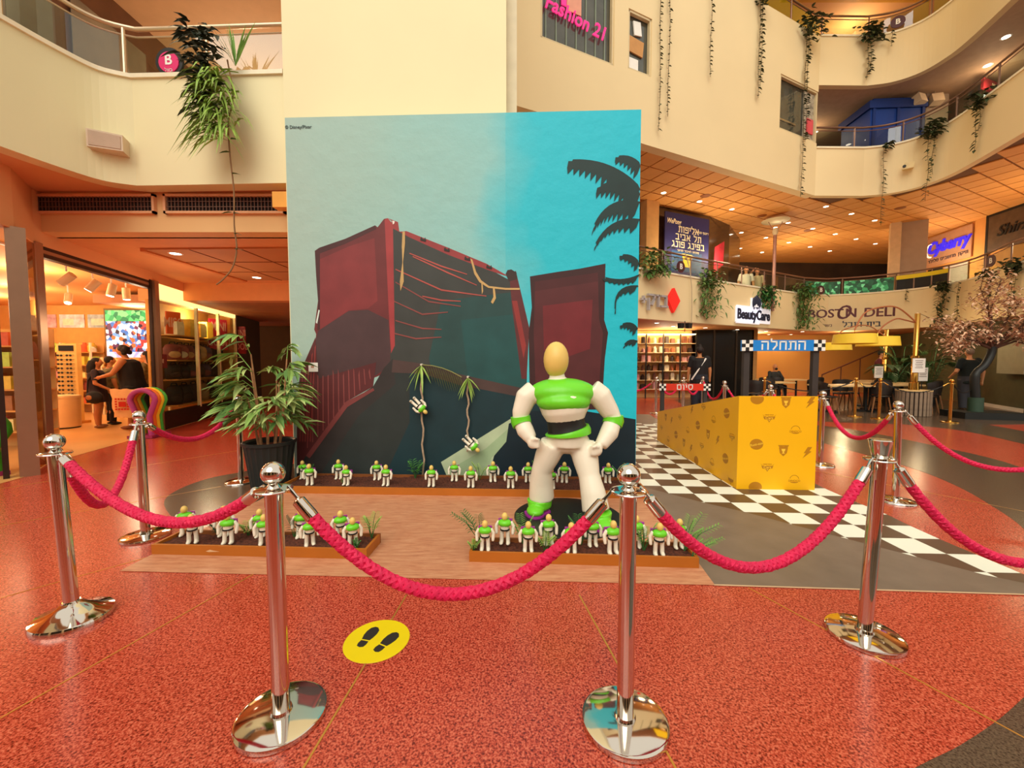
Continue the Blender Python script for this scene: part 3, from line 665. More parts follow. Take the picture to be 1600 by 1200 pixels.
    ('#15302F', [(3.818, 2.276), (3.807, 2.253), (3.768, 2.227), (3.752, 2.249), (3.752, 2.271)]),
    ('#15302F', [(3.765, 2.274), (3.755, 2.254), (3.717, 2.235), (3.699, 2.256), (3.698, 2.277)]),
    ('#15302F', [(3.711, 2.278), (3.703, 2.261), (3.664, 2.248), (3.646, 2.269), (3.644, 2.288)]),
    ('#15302F', [(3.657, 2.288), (3.650, 2.274), (3.612, 2.267), (3.592, 2.288), (3.589, 2.305)]),
    ('#15302F', [(3.992, 2.209), (3.922, 2.208), (3.862, 2.194), (3.815, 2.170), (3.779, 2.133), (3.754, 2.085), (3.742, 2.026), (3.740, 1.955), (3.725, 1.970), (3.726, 2.041), (3.739, 2.101), (3.763, 2.149), (3.800, 2.185), (3.847, 2.210), (3.906, 2.223), (3.977, 2.224)]),
    ('#15302F', [(3.968, 2.209), (3.950, 2.165), (3.893, 2.121), (3.875, 2.164), (3.879, 2.207)]),
    ('#15302F', [(3.901, 2.203), (3.885, 2.163), (3.836, 2.115), (3.823, 2.149), (3.827, 2.187)]),
    ('#15302F', [(3.846, 2.186), (3.831, 2.149), (3.791, 2.098), (3.781, 2.123), (3.786, 2.155)]),
    ('#15302F', [(3.802, 2.157), (3.790, 2.123), (3.757, 2.069), (3.752, 2.085), (3.757, 2.112)]),
    ('#15302F', [(3.770, 2.117), (3.759, 2.086), (3.735, 2.028), (3.734, 2.035), (3.740, 2.057)]),
    ('#15302F', [(3.750, 2.065), (3.741, 2.037), (3.725, 1.976), (3.727, 1.974), (3.734, 1.990)]),
    ('#15302F', [(3.741, 2.001), (3.734, 1.976), (3.726, 1.912), (3.733, 1.901), (3.740, 1.912)]),
    ('#15302F', [(3.986, 1.725), (3.959, 1.758), (3.928, 1.780), (3.893, 1.792), (3.855, 1.793), (3.814, 1.783), (3.821, 1.803), (3.862, 1.813), (3.900, 1.812), (3.934, 1.801), (3.965, 1.778), (3.992, 1.745)]),
    ('#15302F', [(3.976, 1.736), (3.959, 1.690), (3.926, 1.662), (3.930, 1.725), (3.942, 1.778)]),
    ('#15302F', [(3.948, 1.766), (3.932, 1.725), (3.899, 1.696), (3.900, 1.748), (3.909, 1.794)]),
    ('#15302F', [(3.916, 1.784), (3.902, 1.749), (3.869, 1.720), (3.866, 1.761), (3.873, 1.799)]),
    ('#15302F', [(3.880, 1.792), (3.868, 1.762), (3.835, 1.732), (3.828, 1.763), (3.833, 1.793)]),
    ('#15302F', [(3.841, 1.789), (3.831, 1.764), (3.798, 1.734), (3.787, 1.754), (3.789, 1.777)]),
    ('#15302F', [(3.988, 1.588), (3.947, 1.600), (3.910, 1.598), (3.876, 1.583), (3.846, 1.553), (3.840, 1.574), (3.871, 1.603), (3.904, 1.619), (3.942, 1.621), (3.983, 1.609)]),
    ('#15302F', [(3.974, 1.593), (3.962, 1.564), (3.928, 1.542), (3.919, 1.577), (3.923, 1.608)]),
    ('#15302F', [(3.934, 1.600), (3.924, 1.575), (3.893, 1.549), (3.885, 1.573), (3.887, 1.597)]),
    ('#15302F', [(3.898, 1.593), (3.890, 1.572), (3.863, 1.543), (3.854, 1.555), (3.856, 1.573)]),
    ('#15302F', [(3.865, 1.572), (3.859, 1.555), (3.836, 1.522), (3.827, 1.524), (3.828, 1.535)]),
]
MURAL_PTS = {'card': (0.259, 1.306), 'credit': (0.152, 4.019), 'vine1a': (1.539, 1.328), 'vine1b': (1.554, 0.049), 'vine2a': (2.071, 1.189), 'vine2b': (2.082, 0.446), 'fig1': (1.518, 0.816), 'fig2': (2.104, 0.371)}
FRONT_MARKS = [('oval', 0.195, 0.486), ('oval', 0.187, 0.972), ('oval', 0.196, 0.023), ('shield', 0.484, 0.933), ('shield', 0.475, 0.42), ('bolt', 0.732, 0.934), ('bolt', 0.719, 0.402), ('cars', 0.318, 0.768), ('cars', 0.315, 0.239), ('dino', 0.592, 0.648), ('dino', 0.598, 0.119)]
SIDE_MARKS = [('oval', 0.265, 0.785), ('oval', 1.05, 0.528), ('oval', 1.853, 0.259), ('oval', 0.265, 0.269), ('oval', 1.073, 0.05), ('bolt', 1.263, 0.702), ('bolt', 2.065, 0.441), ('bolt', 0.47, 0.435), ('bolt', 1.262, 0.169), ('shield', 2.34, 0.454), ('shield', 0.729, 0.457), ('shield', 1.524, 0.193), ('cars', 0.886, 0.784), ('cars', 1.704, 0.541), ('cars', 0.127, 0.536), ('cars', 0.908, 0.275), ('cars', 2.547, 0.252), ('cars', 0.128, 0.058), ('dino', 0.586, 0.673), ('dino', 1.387, 0.412), ('dino', 2.19, 0.133), ('dino', 0.598, 0.15)]
BACK_FRONT = [0.116, 0.514, 0.942, 1.428, 1.847, 2.264, 2.688, 3.123, 3.527]
BACK_REAR = [-0.078, 0.325, 0.762, 1.631, 2.055, 2.442, 2.838, 3.301]
LEFT_FRONT = [0.238, 0.503, 0.773, 1.107, 1.42]
LEFT_REAR = [0.08, 0.38, 0.658, 0.978, 1.275]
RIGHT_FRONT = [0.101, 0.4, 0.698, 0.977, 1.286]
RIGHT_REAR = [0.231, 0.544, 0.857, 1.163, 1.455]
# ================================================================== THE DISPLAY: mats, mural, planters, ramp
def wood_mat_material():
    m = M('wood_vinyl', '#C98A66', .38, 0, 0, spec=.4); nt = m.node_tree; b = nt.nodes['Principled BSDF']
    tc = nt.nodes.new('ShaderNodeTexCoord'); mp = nt.nodes.new('ShaderNodeMapping'); mp.inputs['Scale'].default_value = (2.2, 14, 1)
    nt.links.new(tc.outputs['Object'], mp.inputs[0])
    n = nt.nodes.new('ShaderNodeTexNoise'); n.inputs['Scale'].default_value = 2.6; n.inputs['Detail'].default_value = 8; n.inputs['Roughness'].default_value = .7
    nt.links.new(mp.outputs[0], n.inputs['Vector'])
    r = nt.nodes.new('ShaderNodeValToRGB'); e = r.color_ramp.elements
    e[0].position = .3; e[0].color = lin('#A8674A'); e[1].position = .62; e[1].color = lin('#D49A74'); k = e.new(.45); k.color = lin('#C58460')
    nt.links.new(n.outputs['Fac'], r.inputs['Fac']); nt.links.new(r.outputs['Color'], b.inputs['Base Color'])
    return m
tag(MB().prism([(-2.558, 2.583), (1.239, 2.415), (1.455, 4.62), (-2.46, 4.78)], .0022, .005).build('wood_floor_mat', wood_mat_material()), 'wood print vinyl mat on the floor under the planters', 'floor mat')
CL = [(1.436, 4.363), (1.613, 4.167), (1.84, 3.895), (2.122, 3.625), (2.332, 3.361), (2.496, 3.168), (2.794, 2.812), (3.02, 2.535), (3.155, 2.437)]
CR = [(3.27, 2.36), (3.282, 2.6), (3.288, 3.04), (3.31, 3.3), (3.35, 3.55), (3.35, 3.93), (3.37, 4.27), (3.40, 4.48), (3.5, 6.0), (3.5, 7.4), (3.34, 9.0)]
ASPH = M('asphalt_vinyl', '#7A6B5D', .4, var=.12, scale=5, bump=.02)
am = E0('asphalt_floor_mat', (2.2, 3.0, 0), 'grey asphalt print vinyl mat beside the wood mat', 'floor mat')
MB().prism([(1.239, 2.415), (3.3, 2.295)] + CL[::-1] + [(1.455, 4.62)], .0022, .005).build('front_sheet', ASPH, am)
MB().prism([(1.3, 9.1), (3.4, 9.0), (3.6, 10.6), (1.3, 11)], .0022, .005).build('rear_sheet', ASPH, am)
MB().prism([(1.232, 2.41), (3.3, 2.29), (3.3, 2.3), (1.24, 2.42)], .003, .006).build('edge_strip', M('mat_edge', '#D8B690', .5), am)
def checker_material(name, ca, cb, size, ox, oy):
    m = M(name, ca, .35, 0, 0); nt = m.node_tree; b = nt.nodes['Principled BSDF']
    tc = nt.nodes.new('ShaderNodeTexCoord'); mp = nt.nodes.new('ShaderNodeMapping'); mp.vector_type = 'POINT'
    mp.inputs['Scale'].default_value = (1, 1, 0); mp.inputs['Location'].default_value = (ox, oy, .5)
    ch = nt.nodes.new('ShaderNodeTexChecker'); ch.inputs['Scale'].default_value = 1 / size
    ch.inputs['Color1'].default_value = lin(ca); ch.inputs['Color2'].default_value = lin(cb)
    nt.links.new(tc.outputs['Object'], mp.inputs[0]); nt.links.new(mp.outputs[0], ch.inputs[0]); nt.links.new(ch.outputs[0], b.inputs['Base Color'])
    return m
# chequered track: its own frame is the lattice of squares
CO = Vector((2.451, 5.383)); CA = -.04986
ck = bpy.data.objects.new('chequered_floor_mat', None)
cm = MB(); cr, sr = math.cos(CA), math.sin(CA)
pl = [Vector(p) - CO for p in CL + CR + [(1.42, 9.1)]]
cm.prism([(p.x * cr + p.y * sr, -p.x * sr + p.y * cr) for p in pl], .0022, .0052)
ck = cm.build('chequered_floor_mat', checker_material('track_check', '#F3F8E8', '#5C4737', .2532, 0, 0), local=True)
ck.location = (CO.x, CO.y, 0); ck.rotation_euler = (0, 0, CA)
tag(ck, 'black and white chequered race track mat around the yellow ramp', 'floor mat')

# ---- floor sticker with footprints
st = E0('floor_sticker', (-.662, 1.925, 0), 'round yellow floor sticker with two black shoe prints', 'sticker', rz=-.35)
MB().lathe([(0, .0025), (.155, .0025), (.156, .001)], n=48).build('disc', M('sticker_yellow', '#EDD400', .4, var=.03), st, local=True)
def sole(dx, rot):
    fore = [(-.022, 0), (-.03, .03), (-.031, .06), (-.024, .085), (-.008, .098), (.01, .095), (.026, .078), (.03, .05), (.026, .02), (.02, 0)]
    heel = [(-.02, -.008), (-.023, -.03), (-.018, -.048), (0, -.054), (.016, -.048), (.021, -.03), (.019, -.008)]
    c, s = math.cos(rot), math.sin(rot); f = lambda P: [(dx + x * c - y * s, -.018 + x * s + y * c) for x, y in P]
    g = MB().prism(f(fore), .0025, .0032); g.prism(f(heel), .0025, .0032)
    g.build('shoe_print', M('print_black', '#2A2622', .5), st, local=True)
sole(-.052, .12); sole(.052, -.12)

# ---- mural
MA = (-2.571, 4.75); MR = math.atan2(-.15, 3.986); MH = 4.128
mural = E0('mural_panel', (MA[0], MA[1], 0), 'tall mural panel painted with rusty red containers under a turquoise sky', 'mural', rz=MR)
def sky_paint():
    m = M('mural_sky', '#8FC0BC', .55, 0, 0); nt = m.node_tree; b = nt.nodes['Principled BSDF']
    tc = nt.nodes.new('ShaderNodeTexCoord'); sp = nt.nodes.new('ShaderNodeSeparateXYZ'); nt.links.new(tc.outputs['Object'], sp.inputs[0])
    n = nt.nodes.new('ShaderNodeTexNoise'); n.inputs['Scale'].default_value = .9; n.inputs['Detail'].default_value = 3
    nt.links.new(tc.outputs['Object'], n.inputs['Vector'])
    a1 = nt.nodes.new('ShaderNodeMath'); a1.operation = 'MULTIPLY_ADD'; a1.inputs[1].default_value = .35; nt.links.new(n.outputs['Fac'], a1.inputs[0])
    d = nt.nodes.new('ShaderNodeMath'); d.operation = 'MULTIPLY'; d.inputs[1].default_value = 1 / MURAL_W; nt.links.new(sp.outputs[0], d.inputs[0])
    sub = nt.nodes.new('ShaderNodeMath'); sub.operation = 'SUBTRACT'; sub.inputs[1].default_value = .175; nt.links.new(d.outputs[0], sub.inputs[0]); nt.links.new(sub.outputs[0], a1.inputs[2])
    r = nt.nodes.new('ShaderNodeValToRGB'); e = r.color_ramp.elements
    e[0].position = 0; e[0].color = lin('#A3BDB2'); e[1].position = 1; e[1].color = lin('#10BFD6')
    for p, c in [(.3, '#98C0B8'), (.55, '#8CC4C2'), (.66, '#5CC2CC'), (.72, '#22C0D4')]: k = e.new(p); k.color = lin(c)
    nt.links.new(a1.outputs[0], r.inputs['Fac'])
    gt = nt.nodes.new('ShaderNodeMath'); gt.operation = 'GREATER_THAN'; gt.inputs[1].default_value = 2.5; nt.links.new(sp.outputs[0], gt.inputs[0])
    mx = nt.nodes.new('ShaderNodeMixRGB'); mx.inputs[2].default_value = lin('#20BDD0'); nt.links.new(r.outputs[0], mx.inputs[1])
    g2_ = nt.nodes.new('ShaderNodeMath'); g2_.operation = 'MULTIPLY'; g2_.inputs[1].default_value = .35; nt.links.new(gt.outputs[0], g2_.inputs[0]); nt.links.new(g2_.outputs[0], mx.inputs[0])
    nt.links.new(mx.outputs[0], b.inputs['Base Color'])
    n2 = nt.nodes.new('ShaderNodeTexNoise'); n2.inputs['Scale'].default_value = 5; n2.inputs['Detail'].default_value = 6
    nt.links.new(tc.outputs['Object'], n2.inputs['Vector'])
    bp = nt.nodes.new('ShaderNodeBump'); bp.inputs['Strength'].default_value = .35; bp.inputs['Distance'].default_value = .03
    nt.links.new(n2.outputs['Fac'], bp.inputs['Height']); nt.links.new(bp.outputs['Normal'], b.inputs['Normal'])
    return m
MB().bb((0, .002, .0052), (MURAL_W, .22, MH)).build('board', M('mural_board_edge', '#D9D2BE', .7), mural, local=True)
MB().bb((0, 0, .0052), (MURAL_W, .004, MH)).build('sky_print', sky_paint(), mural, local=True)
cols = []; pm = MB()
for k, (c, poly) in enumerate(MURAL):
    if c not in cols: cols.append(c)
    poly = [(min(max(x, 0.0), MURAL_W), max(z, .006)) for x, z in poly]
    pm.add([(x, -.0006 - .00007 * k, z) for x, z in poly], [tuple(range(len(poly)))], cols.index(c))
pm.build('container_print', [M('paint_' + c[1:], c, .55, var=.14, scale=3.5, bump=.12, bscale=7) for c in cols], mural, local=True)
letters('credit_print', '© Disney/Pixar', .05, M('grey_ink', '#4A5A58', .6, var=0), (.155, -.004, 4.02), 0, mural, .0008, .0006)
MB().bb((.205, -.012, 1.255), (.315, -.012 + .007, 1.36)).build('wall_card', WHITE, mural, local=True)
MB().bb((.235, -.014, 1.30), (.27, -.012, 1.325)).build('card_mark', M('card_ink', '#B88A70', .6), mural, local=True)
# ---- generic leaf blade mesh used by small plants
GRN = [M('leaf_green_%d' % i, c, .5, var=.2, scale=10) for i, c in enumerate(['#4E8A3C', '#3B6F35', '#7BA94C', '#9DBB58', '#2B4A30'])]
def blade(mb, p, d, ln, wd, mi=0, droop=.3, fold=.15):
    """one leaf: from p along d, drooping, pointed, slightly folded"""
    d = Vector(d).normalized(); s = d.cross(Vector((0, 0, 1)))
    if s.length < 1e-3: s = Vector((1, 0, 0))
    s.normalize(); up = s.cross(d).normalized(); pts = []
    for t, wf in ((0, .15), (.3, 1), (.65, .75), (1, 0)):
        c = Vector(p) + d * ln * t + Vector((0, 0, -droop * ln * t * t)); pts.append((c, wf * wd / 2))
    vs = []
    for c, hw in pts[:3]: vs += [c - s * hw + up * hw * fold, c - up * hw * fold, c + s * hw + up * hw * fold]
    vs.append(pts[3][0])
    mb.add(vs, [(0, 1, 4, 3), (1, 2, 5, 4), (3, 4, 7, 6), (4, 5, 8, 7), (6, 7, 9), (7, 8, 9)], mi)
def hanging_vine(name, x, z0, z1, label, lean=0.):
    """woody vine down the face of the mural, in the mural's frame"""
    root = E0(name, (0, 0, 0), label, 'vine', 'woody vines hanging on the mural')
    Rm = Matrix.Rotation(MR, 4, 'Z'); W = lambda x, y, z: Vector((MA[0], MA[1], 0)) + Rm @ Vector((x, y, z))
    root.location = W(x, -.05, z0)
    path = [W(x + .012 * math.sin(k * 1.7) + lean * k / 14, -.05, z1 + (z0 - z1) * k / 14) for k in range(15)]
    MB().tube(path, .011, 6).build('stem', M('vine_bark', '#B49A80', .8, var=.2, scale=30), root, True)
    MB().cyl(W(x, 0, z1 + .01), W(x, -.06, z1 + .01), .012, n=8).build('hook', M('hook_white', '#D8D0C0', .5), root)
    lf = MB()
    for k in range(7):
        a = R.uniform(0, 6.28); blade(lf, W(x, -.06, z1), (math.cos(a) * .5, -.25, R.uniform(-.9, -.2)), R.uniform(.16, .28), .03, 0, .3)
    lf.build('leaves', GRN[3], root)
    if name.endswith('one'): pass
    return W
WM = hanging_vine('hanging_vine', MURAL_PTS['vine1a'][0], .06, MURAL_PTS['vine1a'][1], 'long woody vine on the mural, reaching down to the soil', .012)
hanging_vine('hanging_vine', MURAL_PTS['vine2a'][0], .34, MURAL_PTS['vine2a'][1], 'shorter woody vine on the mural above the pale sand shape')
fr_ = E0('palm_spray', WM(1.62, -.06, 1.3), 'dry palm spray pinned beside the long vine on the mural', 'plant')
lf = MB()
for k in range(16):
    t = k / 15; p = WM(1.56 + .42 * t, -.05, 1.33 - .13 * t * t)
    blade(lf, p, (.35, -.1, -1), .14 + .12 * math.sin(t * 3.1), .022, 0, .1)
lf.build('leaves', M('dry_palm', '#6E7440', .6, var=.2, scale=12), fr_)
MB().tube([WM(1.55 + .45 * t, -.045, 1.335 - .14 * t * t) for t in (0, .25, .5, .75, 1)], .006, 5).build('stem', M('dry_stem', '#8C8A50', .6), fr_)

# ---- planters
BRD = M('caramel_board', '#B8691F', .45, var=.06, scale=5)
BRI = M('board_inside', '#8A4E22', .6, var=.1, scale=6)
SOIL = M('brown_soil', '#5A2E1E', .95, var=.55, scale=55, bump=.9, bscale=90)
def planter(a, b, dep, h, label, x0=0.):
    a = Vector(a); b = Vector(b); e = (b - a).normalized(); rz = math.atan2(e.y, e.x); L = (b - a).length
    r = E0('planter_box', (a.x, a.y, .005), label, 'planter', 'low planter boxes of the display', rz)
    t = .018
    MB().bb((x0, 0, 0), (L, t, h)).build('front_board', BRD, r, local=True)
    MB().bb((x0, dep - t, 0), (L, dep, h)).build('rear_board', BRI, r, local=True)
    MB().bb((x0, t, 0), (x0 + t, dep - t, h)).build('end_board', BRD, r, local=True)
    MB().bb((L - t, t, 0), (L, dep - t, h)).build('end_board', BRD, r, local=True)
    nx = int((L - x0) / .025); ny = max(6, int(dep / .025)); vs = []; fs = []
    for j in range(ny + 1):
        for i in range(nx + 1):
            x = x0 + t + (L - x0 - 2 * t) * i / nx; y = t + (dep - 2 * t) * j / ny
            vs.append((x, y, h - .022 + .012 * math.sin(x * 9 + y * 13) * math.sin(x * 4.3) + R.uniform(-.007, .007)))
    for j in range(ny):
        for i in range(nx): q = j * (nx + 1) + i; fs.append((q, q + 1, q + nx + 2, q + nx + 1))
    vs += [(x0 + t, t, .002), (L - t, t, .002), (L - t, dep - t, .002), (x0 + t, dep - t, .002)]; n = len(vs); fs.append((n - 1, n - 2, n - 3, n - 4))
    MB().add(vs, fs).build('soil', SOIL, r, True, local=True)
    return r, (a, e, Vector((-e.y, e.x)))
PB, FB = planter((-2.28, 4.16), (1.36, 3.988), .5, .072, 'long low brown planter box along the foot of the mural', -.16)
PLf, FL_ = planter((-2.553, 2.812), (-1.003, 2.738), .265, .07, 'short brown planter box on the side of the dark inlay')
PRt, FR_ = planter((-.292, 2.702), (1.234, 2.615), .24, .07, 'short brown planter box in front of the black disc')
sc_ = MB(); sc_.xz([(.40, .03), (.43, .042), (.455, .036), (.50, .03), (.455, .028), (.42, .026)], -.0012, 0); sc_.build('scuff_mark', M('scuff', '#E0B98C', .8), PLf, local=True)

# ---- small plants in the planters
def sprig(p, h, n, label, kind=0, group='small green plants in the planters', col=0, lean=(0, 0)):
    r = E0('small_plant', p, label, 'plant', group); st_ = MB(); lf = MB(); h *= .78; n = max(4, int(n * .7))
    for k in range(n):
        a = 6.283 * k / n + R.uniform(-.4, .4); sp = R.uniform(.25, .55) * h
        tip = Vector(p) + Vector((math.cos(a) * sp + lean[0], math.sin(a) * sp * .8 + lean[1], h * R.uniform(.7, 1.05)))
        mid = Vector(p).lerp(tip, .5) + Vector((0, 0, h * .16)); pts = [Vector(p), mid, tip]; st_.tube(pts, [.0035, .0025, .0015], 4)
        m = 9 if kind == 0 else 5
        for q in range(m):
            t = .3 + .7 * q / (m - 1); c = pts[0].lerp(pts[1], t * 2) if t < .5 else pts[1].lerp(pts[2], t * 2 - 1)
            d = (tip - Vector(p)).normalized(); sd = d.cross(Vector((0, 0, 1))).normalized()
            for sg in (-1, 1): blade(lf, c, d * .55 + sd * sg * .9 + Vector((0, 0, .1)), h * (.34 - .16 * t) * (1.2 if kind == 0 else 1.8), .009 if kind == 0 else .016, 0, .35)
    st_.build('stems', GRN[1], r); lf.build('leaves', GRN[col], r)
    return r
def at_row(F, x, y, z=.05): p = F[0] + F[1] * x + F[2] * y; return Vector((p.x, p.y, z))
sprig(at_row(FB, 1.17, .42), .26, 9, 'leafy green plant between the third and fourth toy pairs at the mural', 1, col=0)
sprig(at_row(FB, .0, .3), .24, 8, 'dark fern at the pot end of the long planter', 0, col=1)
sprig(at_row(FB, .47, .15), .12, 5, 'low dry sprig near the second toys in the long planter', 0, col=3)
sprig(at_row(FB, 1.9, .42), .24, 7, 'yellowish plant below the hanging toy of the shorter vine', 0, col=3)
sprig(at_row(FB, 2.62, .4), .30, 8, 'green plant behind the legs of the large figure', 0, col=0)
sprig(at_row(FB, 3.47, .40), .24, 8, 'green plant at the track end of the long planter', 0, col=0)
sprig(at_row(FL_, .56, .21), .17, 8, 'bright yellow green tuft in the planter by the inlay', 1, col=3)
sprig(at_row(FL_, .33, .2), .15, 6, 'thin grassy sprig beside the first toys of that planter', 0, col=4)
sprig(at_row(FL_, .92, .2), .22, 5, 'dark thin sprig right behind the front post', 0, col=4)
sprig(at_row(FL_, 1.50, .22), .27, 6, 'tall yellow sprig at the planter corner by the bare mat', 0, col=3)
sprig(at_row(FL_, 1.46, .05), .09, 5, 'small grey green sprig at that same planter corner', 0, col=0)
sprig(at_row(FR_, .02, .05), .12, 4, 'tiny sprig outside corner of the disc planter', 0, col=3)
sprig(at_row(FR_, .05, .2), .30, 5, 'thin bent twig with dark leaves in the disc planter', 0, col=1, lean=(-.12, 0))
sprig(at_row(FR_, .36, .2), .26, 5, 'slim pale sprig in front of the black disc', 0, col=2)
sprig(at_row(FR_, .52, .08), .18, 6, 'light green sprig beside the second toys of the disc planter', 0, col=3)
sprig(at_row(FR_, .78, .2), .30, 6, 'dark palm sprig below the large figure front shoe', 0, col=1)
sprig(at_row(FR_, 1.2, .12), .26, 9, 'bushy dry green sprig behind the front post foot', 0, col=2)
sprig(at_row(FR_, 1.48, .14), .30, 8, 'tall pale green sprig at the planter end on the track side', 0, col=2, lean=(.1, 0))
sprig(at_row(FR_, 1.50, .05), .2, 8, 'drooping bright green sprig over the planter end', 0, col=2, lean=(.12, 0))

# ---- yellow ramp with printed marks
YEL = M('ramp_yellow', '#F7B608', .45, var=.02, scale=3); INK = M('ramp_ink', '#B87A0C', .5, var=0); INK2 = M('ramp_ink_light', '#F9C63A', .5, var=0)
RA = Vector((2.41, 4.30)); RB = Vector((3.22, 4.26)); RE = (RB - RA).normalized(); RN = Vector((-RE.y, RE.x)); RW = (RB - RA).length; RL = 2.776
ramp = E0('race_ramp', (RA.x, RA.y, .0055), 'bright yellow race ramp box with printed emblems on the chequered mat', 'ramp', rz=math.atan2(RE.y, RE.x))
HF, HB = 1.0, .5; t = .02
MB().bb((0, 0, 0), (RW, t, HF)).build('front_panel', YEL, ramp, local=True)
def side_pan(x): return MB().add([(x, t, 0), (x, RL, 0), (x, RL, HB), (x, t, HF), (x + t, t, 0), (x + t, RL, 0), (x + t, RL, HB), (x + t, t, HF)], [(0, 3, 2, 1), (4, 5, 6, 7), (0, 1, 5, 4), (1, 2, 6, 5), (2, 3, 7, 6), (3, 0, 4, 7)])
side_pan(0).build('side_panel', YEL, ramp, local=True); side_pan(RW - t).build('side_panel', YEL, ramp, local=True)
MB().bb((t, RL - t, 0), (RW - t, RL, HB)).build('rear_panel', YEL, ramp, local=True)
MB().add([(t, t, HF - .03), (RW - t, t, HF - .03), (RW - t, RL - t, HB - .03), (t, RL - t, HB - .03), (t, t, HF - .015), (RW - t, t, HF - .015), (RW - t, RL - t, HB - .015), (t, RL - t, HB - .015)],
         [(3, 2, 1, 0), (4, 5, 6, 7), (0, 1, 5, 4), (1, 2, 6, 5), (2, 3, 7, 6), (3, 0, 4, 7)]).build('track_deck', M('ramp_deck', '#2E2B2A', .5), ramp, local=True)
def arc(cx, cz, rx, rz, a0, a1, n=14): return [(cx + rx * math.cos(a0 + (a1 - a0) * k / n), cz + rz * math.sin(a0 + (a1 - a0) * k / n)) for k in range(n + 1)]
def emblem(kind, s=1.):
    """flat printed mark: list of (polygon, ink index), plus lettering mesh"""
    g = MB(); y = 0.
    def P(poly, mi=0, d=0.): g.add([(x * s, -d, z * s) for x, z in poly], [tuple(range(len(poly)))], mi)
    T = None
    if kind == 'bolt':
        P([(.005, .06), (.05, .06), (.022, .018), (.045, .012), (-.045, -.062), (-.012, -.004), (-.035, -.008)])
    elif kind == 'shield':
        P([(-.042, .05), (0, .042), (.042, .05), (.046, .03), (.036, -.025), (0, -.06), (-.036, -.025), (-.046, .03)])
        P([(-.055, .06), (.055, .06), (.05, .045), (-.05, .045)], 0, .0002)
        P([(-.022, .02), (.022, .02), (.014, -.005), (.004, -.012), (.016, -.03), (-.016, -.03), (-.004, -.012), (-.014, -.005)], 1, .0004)
    elif kind == 'cars':
        P([(-.062, .018), (.062, .018), (.052, -.012), (.018, -.018), (0, -.048), (-.018, -.018), (-.052, -.012)])
        P([(-.008, -.02), (.008, -.02), (0, -.034)], 1, .0003)
        P([(-.072, .042), (-.052, .022), (-.058, .022)]); P([(.072, .042), (.052, .022), (.058, .022)])
        T = [('Cars', .042, 0, 1, 0), ('DISNEY PIXAR', .014, .034, 0, 0)]
    elif kind == 'oval':
        P(arc(0, 0, .07, .058, 0, 6.283, 24))
        T = [('Rust-eze', .038, 0, 1, .22)]
    else:
        P(arc(0, -.01, .05, .052, .2, 2.9) + arc(0, -.01, .044, .046, 2.9, .2)); P(arc(0, -.03, .045, .016, 3.4, 6.0))
        T = [('DINOCO', .03, -.022, 0, 0)]
    return g, T
def put_mark(kind, u, z, side):
    g, T = emblem(kind)
    if side: f = lambda x, d, zz: (-.0006 - d, u - x * 1.0, z + zz)
    else: f = lambda x, d, zz: (u + x, -.0006 - d, z + zz)
    zmax = (HF - (HF - HB) * u / RL) if side else HF
    def clip(zz): return min(max(zz, .004 - z), zmax - z - .006)
    g.v = [f(x, -y_, clip(zz)) for x, y_, zz in g.v]
    o = g.build('printed_emblem', [INK, INK2], ramp, local=True)
    if T and z > .08 and z < zmax - .04:
        for body, size, dz, ink, roll in T:
            me = text_mesh(body, size, .0002, .0004, roll=0) if False else text_mesh(body, size, .0002, .0004)
            me.materials.clear(); me.materials.append([INK, INK2][ink]); c, s_ = math.cos(roll), math.sin(roll)
            for v in me.vertices:
                x, yy = v.co.x * c - v.co.y * s_, v.co.x * s_ + v.co.y * c
                v.co = f(x, .0006 + v.co.z, yy + dz)
            q = bpy.data.objects.new('emblem_lettering', me); C.objects.link(q); q.parent = o
for k, u, z in FRONT_MARKS: put_mark(k, u, z, False)
for k, u, z in SIDE_MARKS: put_mark(k, u, z, True)
# ---- gates on the ramp
def gate(v, z0, zs0, zs1, x0, x1, col, word, size, label):
    p = RA + RN * v
    g = E0('race_gate', (p.x, p.y, z0), label, 'gate', 'signs standing on the ramp', rz=math.atan2(RE.y, RE.x))
    for x in (x0 + .07, x1 - .07): MB().bb((x - .03, -.02, 0), (x + .03, .03, zs1 - z0 - .01)).build('post', M('gate_post', '#3A3330', .6, var=.15), g, local=True)
    MB().bb((x0, -.045, zs0 - z0), (x1, -.02, zs1 - z0)).build('sign_board', col, g, local=True)
    hh = zs1 - zs0; ch = checker_material('sign_check_%s' % word[:1], '#F4F2EA', '#1E1C1A', hh / 3, 0, 0)
    q = hh / 3
    for xa in (x0, x1 - q * 3):
        w_ = MB(); b_ = MB()
        for i in range(3):
            for j in range(3): (w_ if (i + j) % 2 == 0 else b_).bb((xa + i * q, -.049, zs0 - z0 + j * q), (xa + (i + 1) * q, -.045, zs0 - z0 + (j + 1) * q))
        w_.build('white_checks', WHITE, g, local=True); b_.build('black_checks', BLACK, g, local=True)
    letters('lettering', word, size, WHITE, ((x0 + x1) / 2, -.047, (zs0 + zs1) / 2 - z0 + size * .0), 0, g, .002, size * .03)
gate(.08, .972, 1.485, 1.60, .03, .885, M('sign_blue', '#1E86DA', .5, var=0), 'התחלה'[::-1], .14, 'blue start sign on two dark posts at the high ramp end')
gate(RL - .08, .500, .885, 1.0, -.02, .84, M('sign_red', '#E2361F', .5, var=0), 'סיום'[::-1], .14, 'red finish sign on two dark posts at the low ramp end')
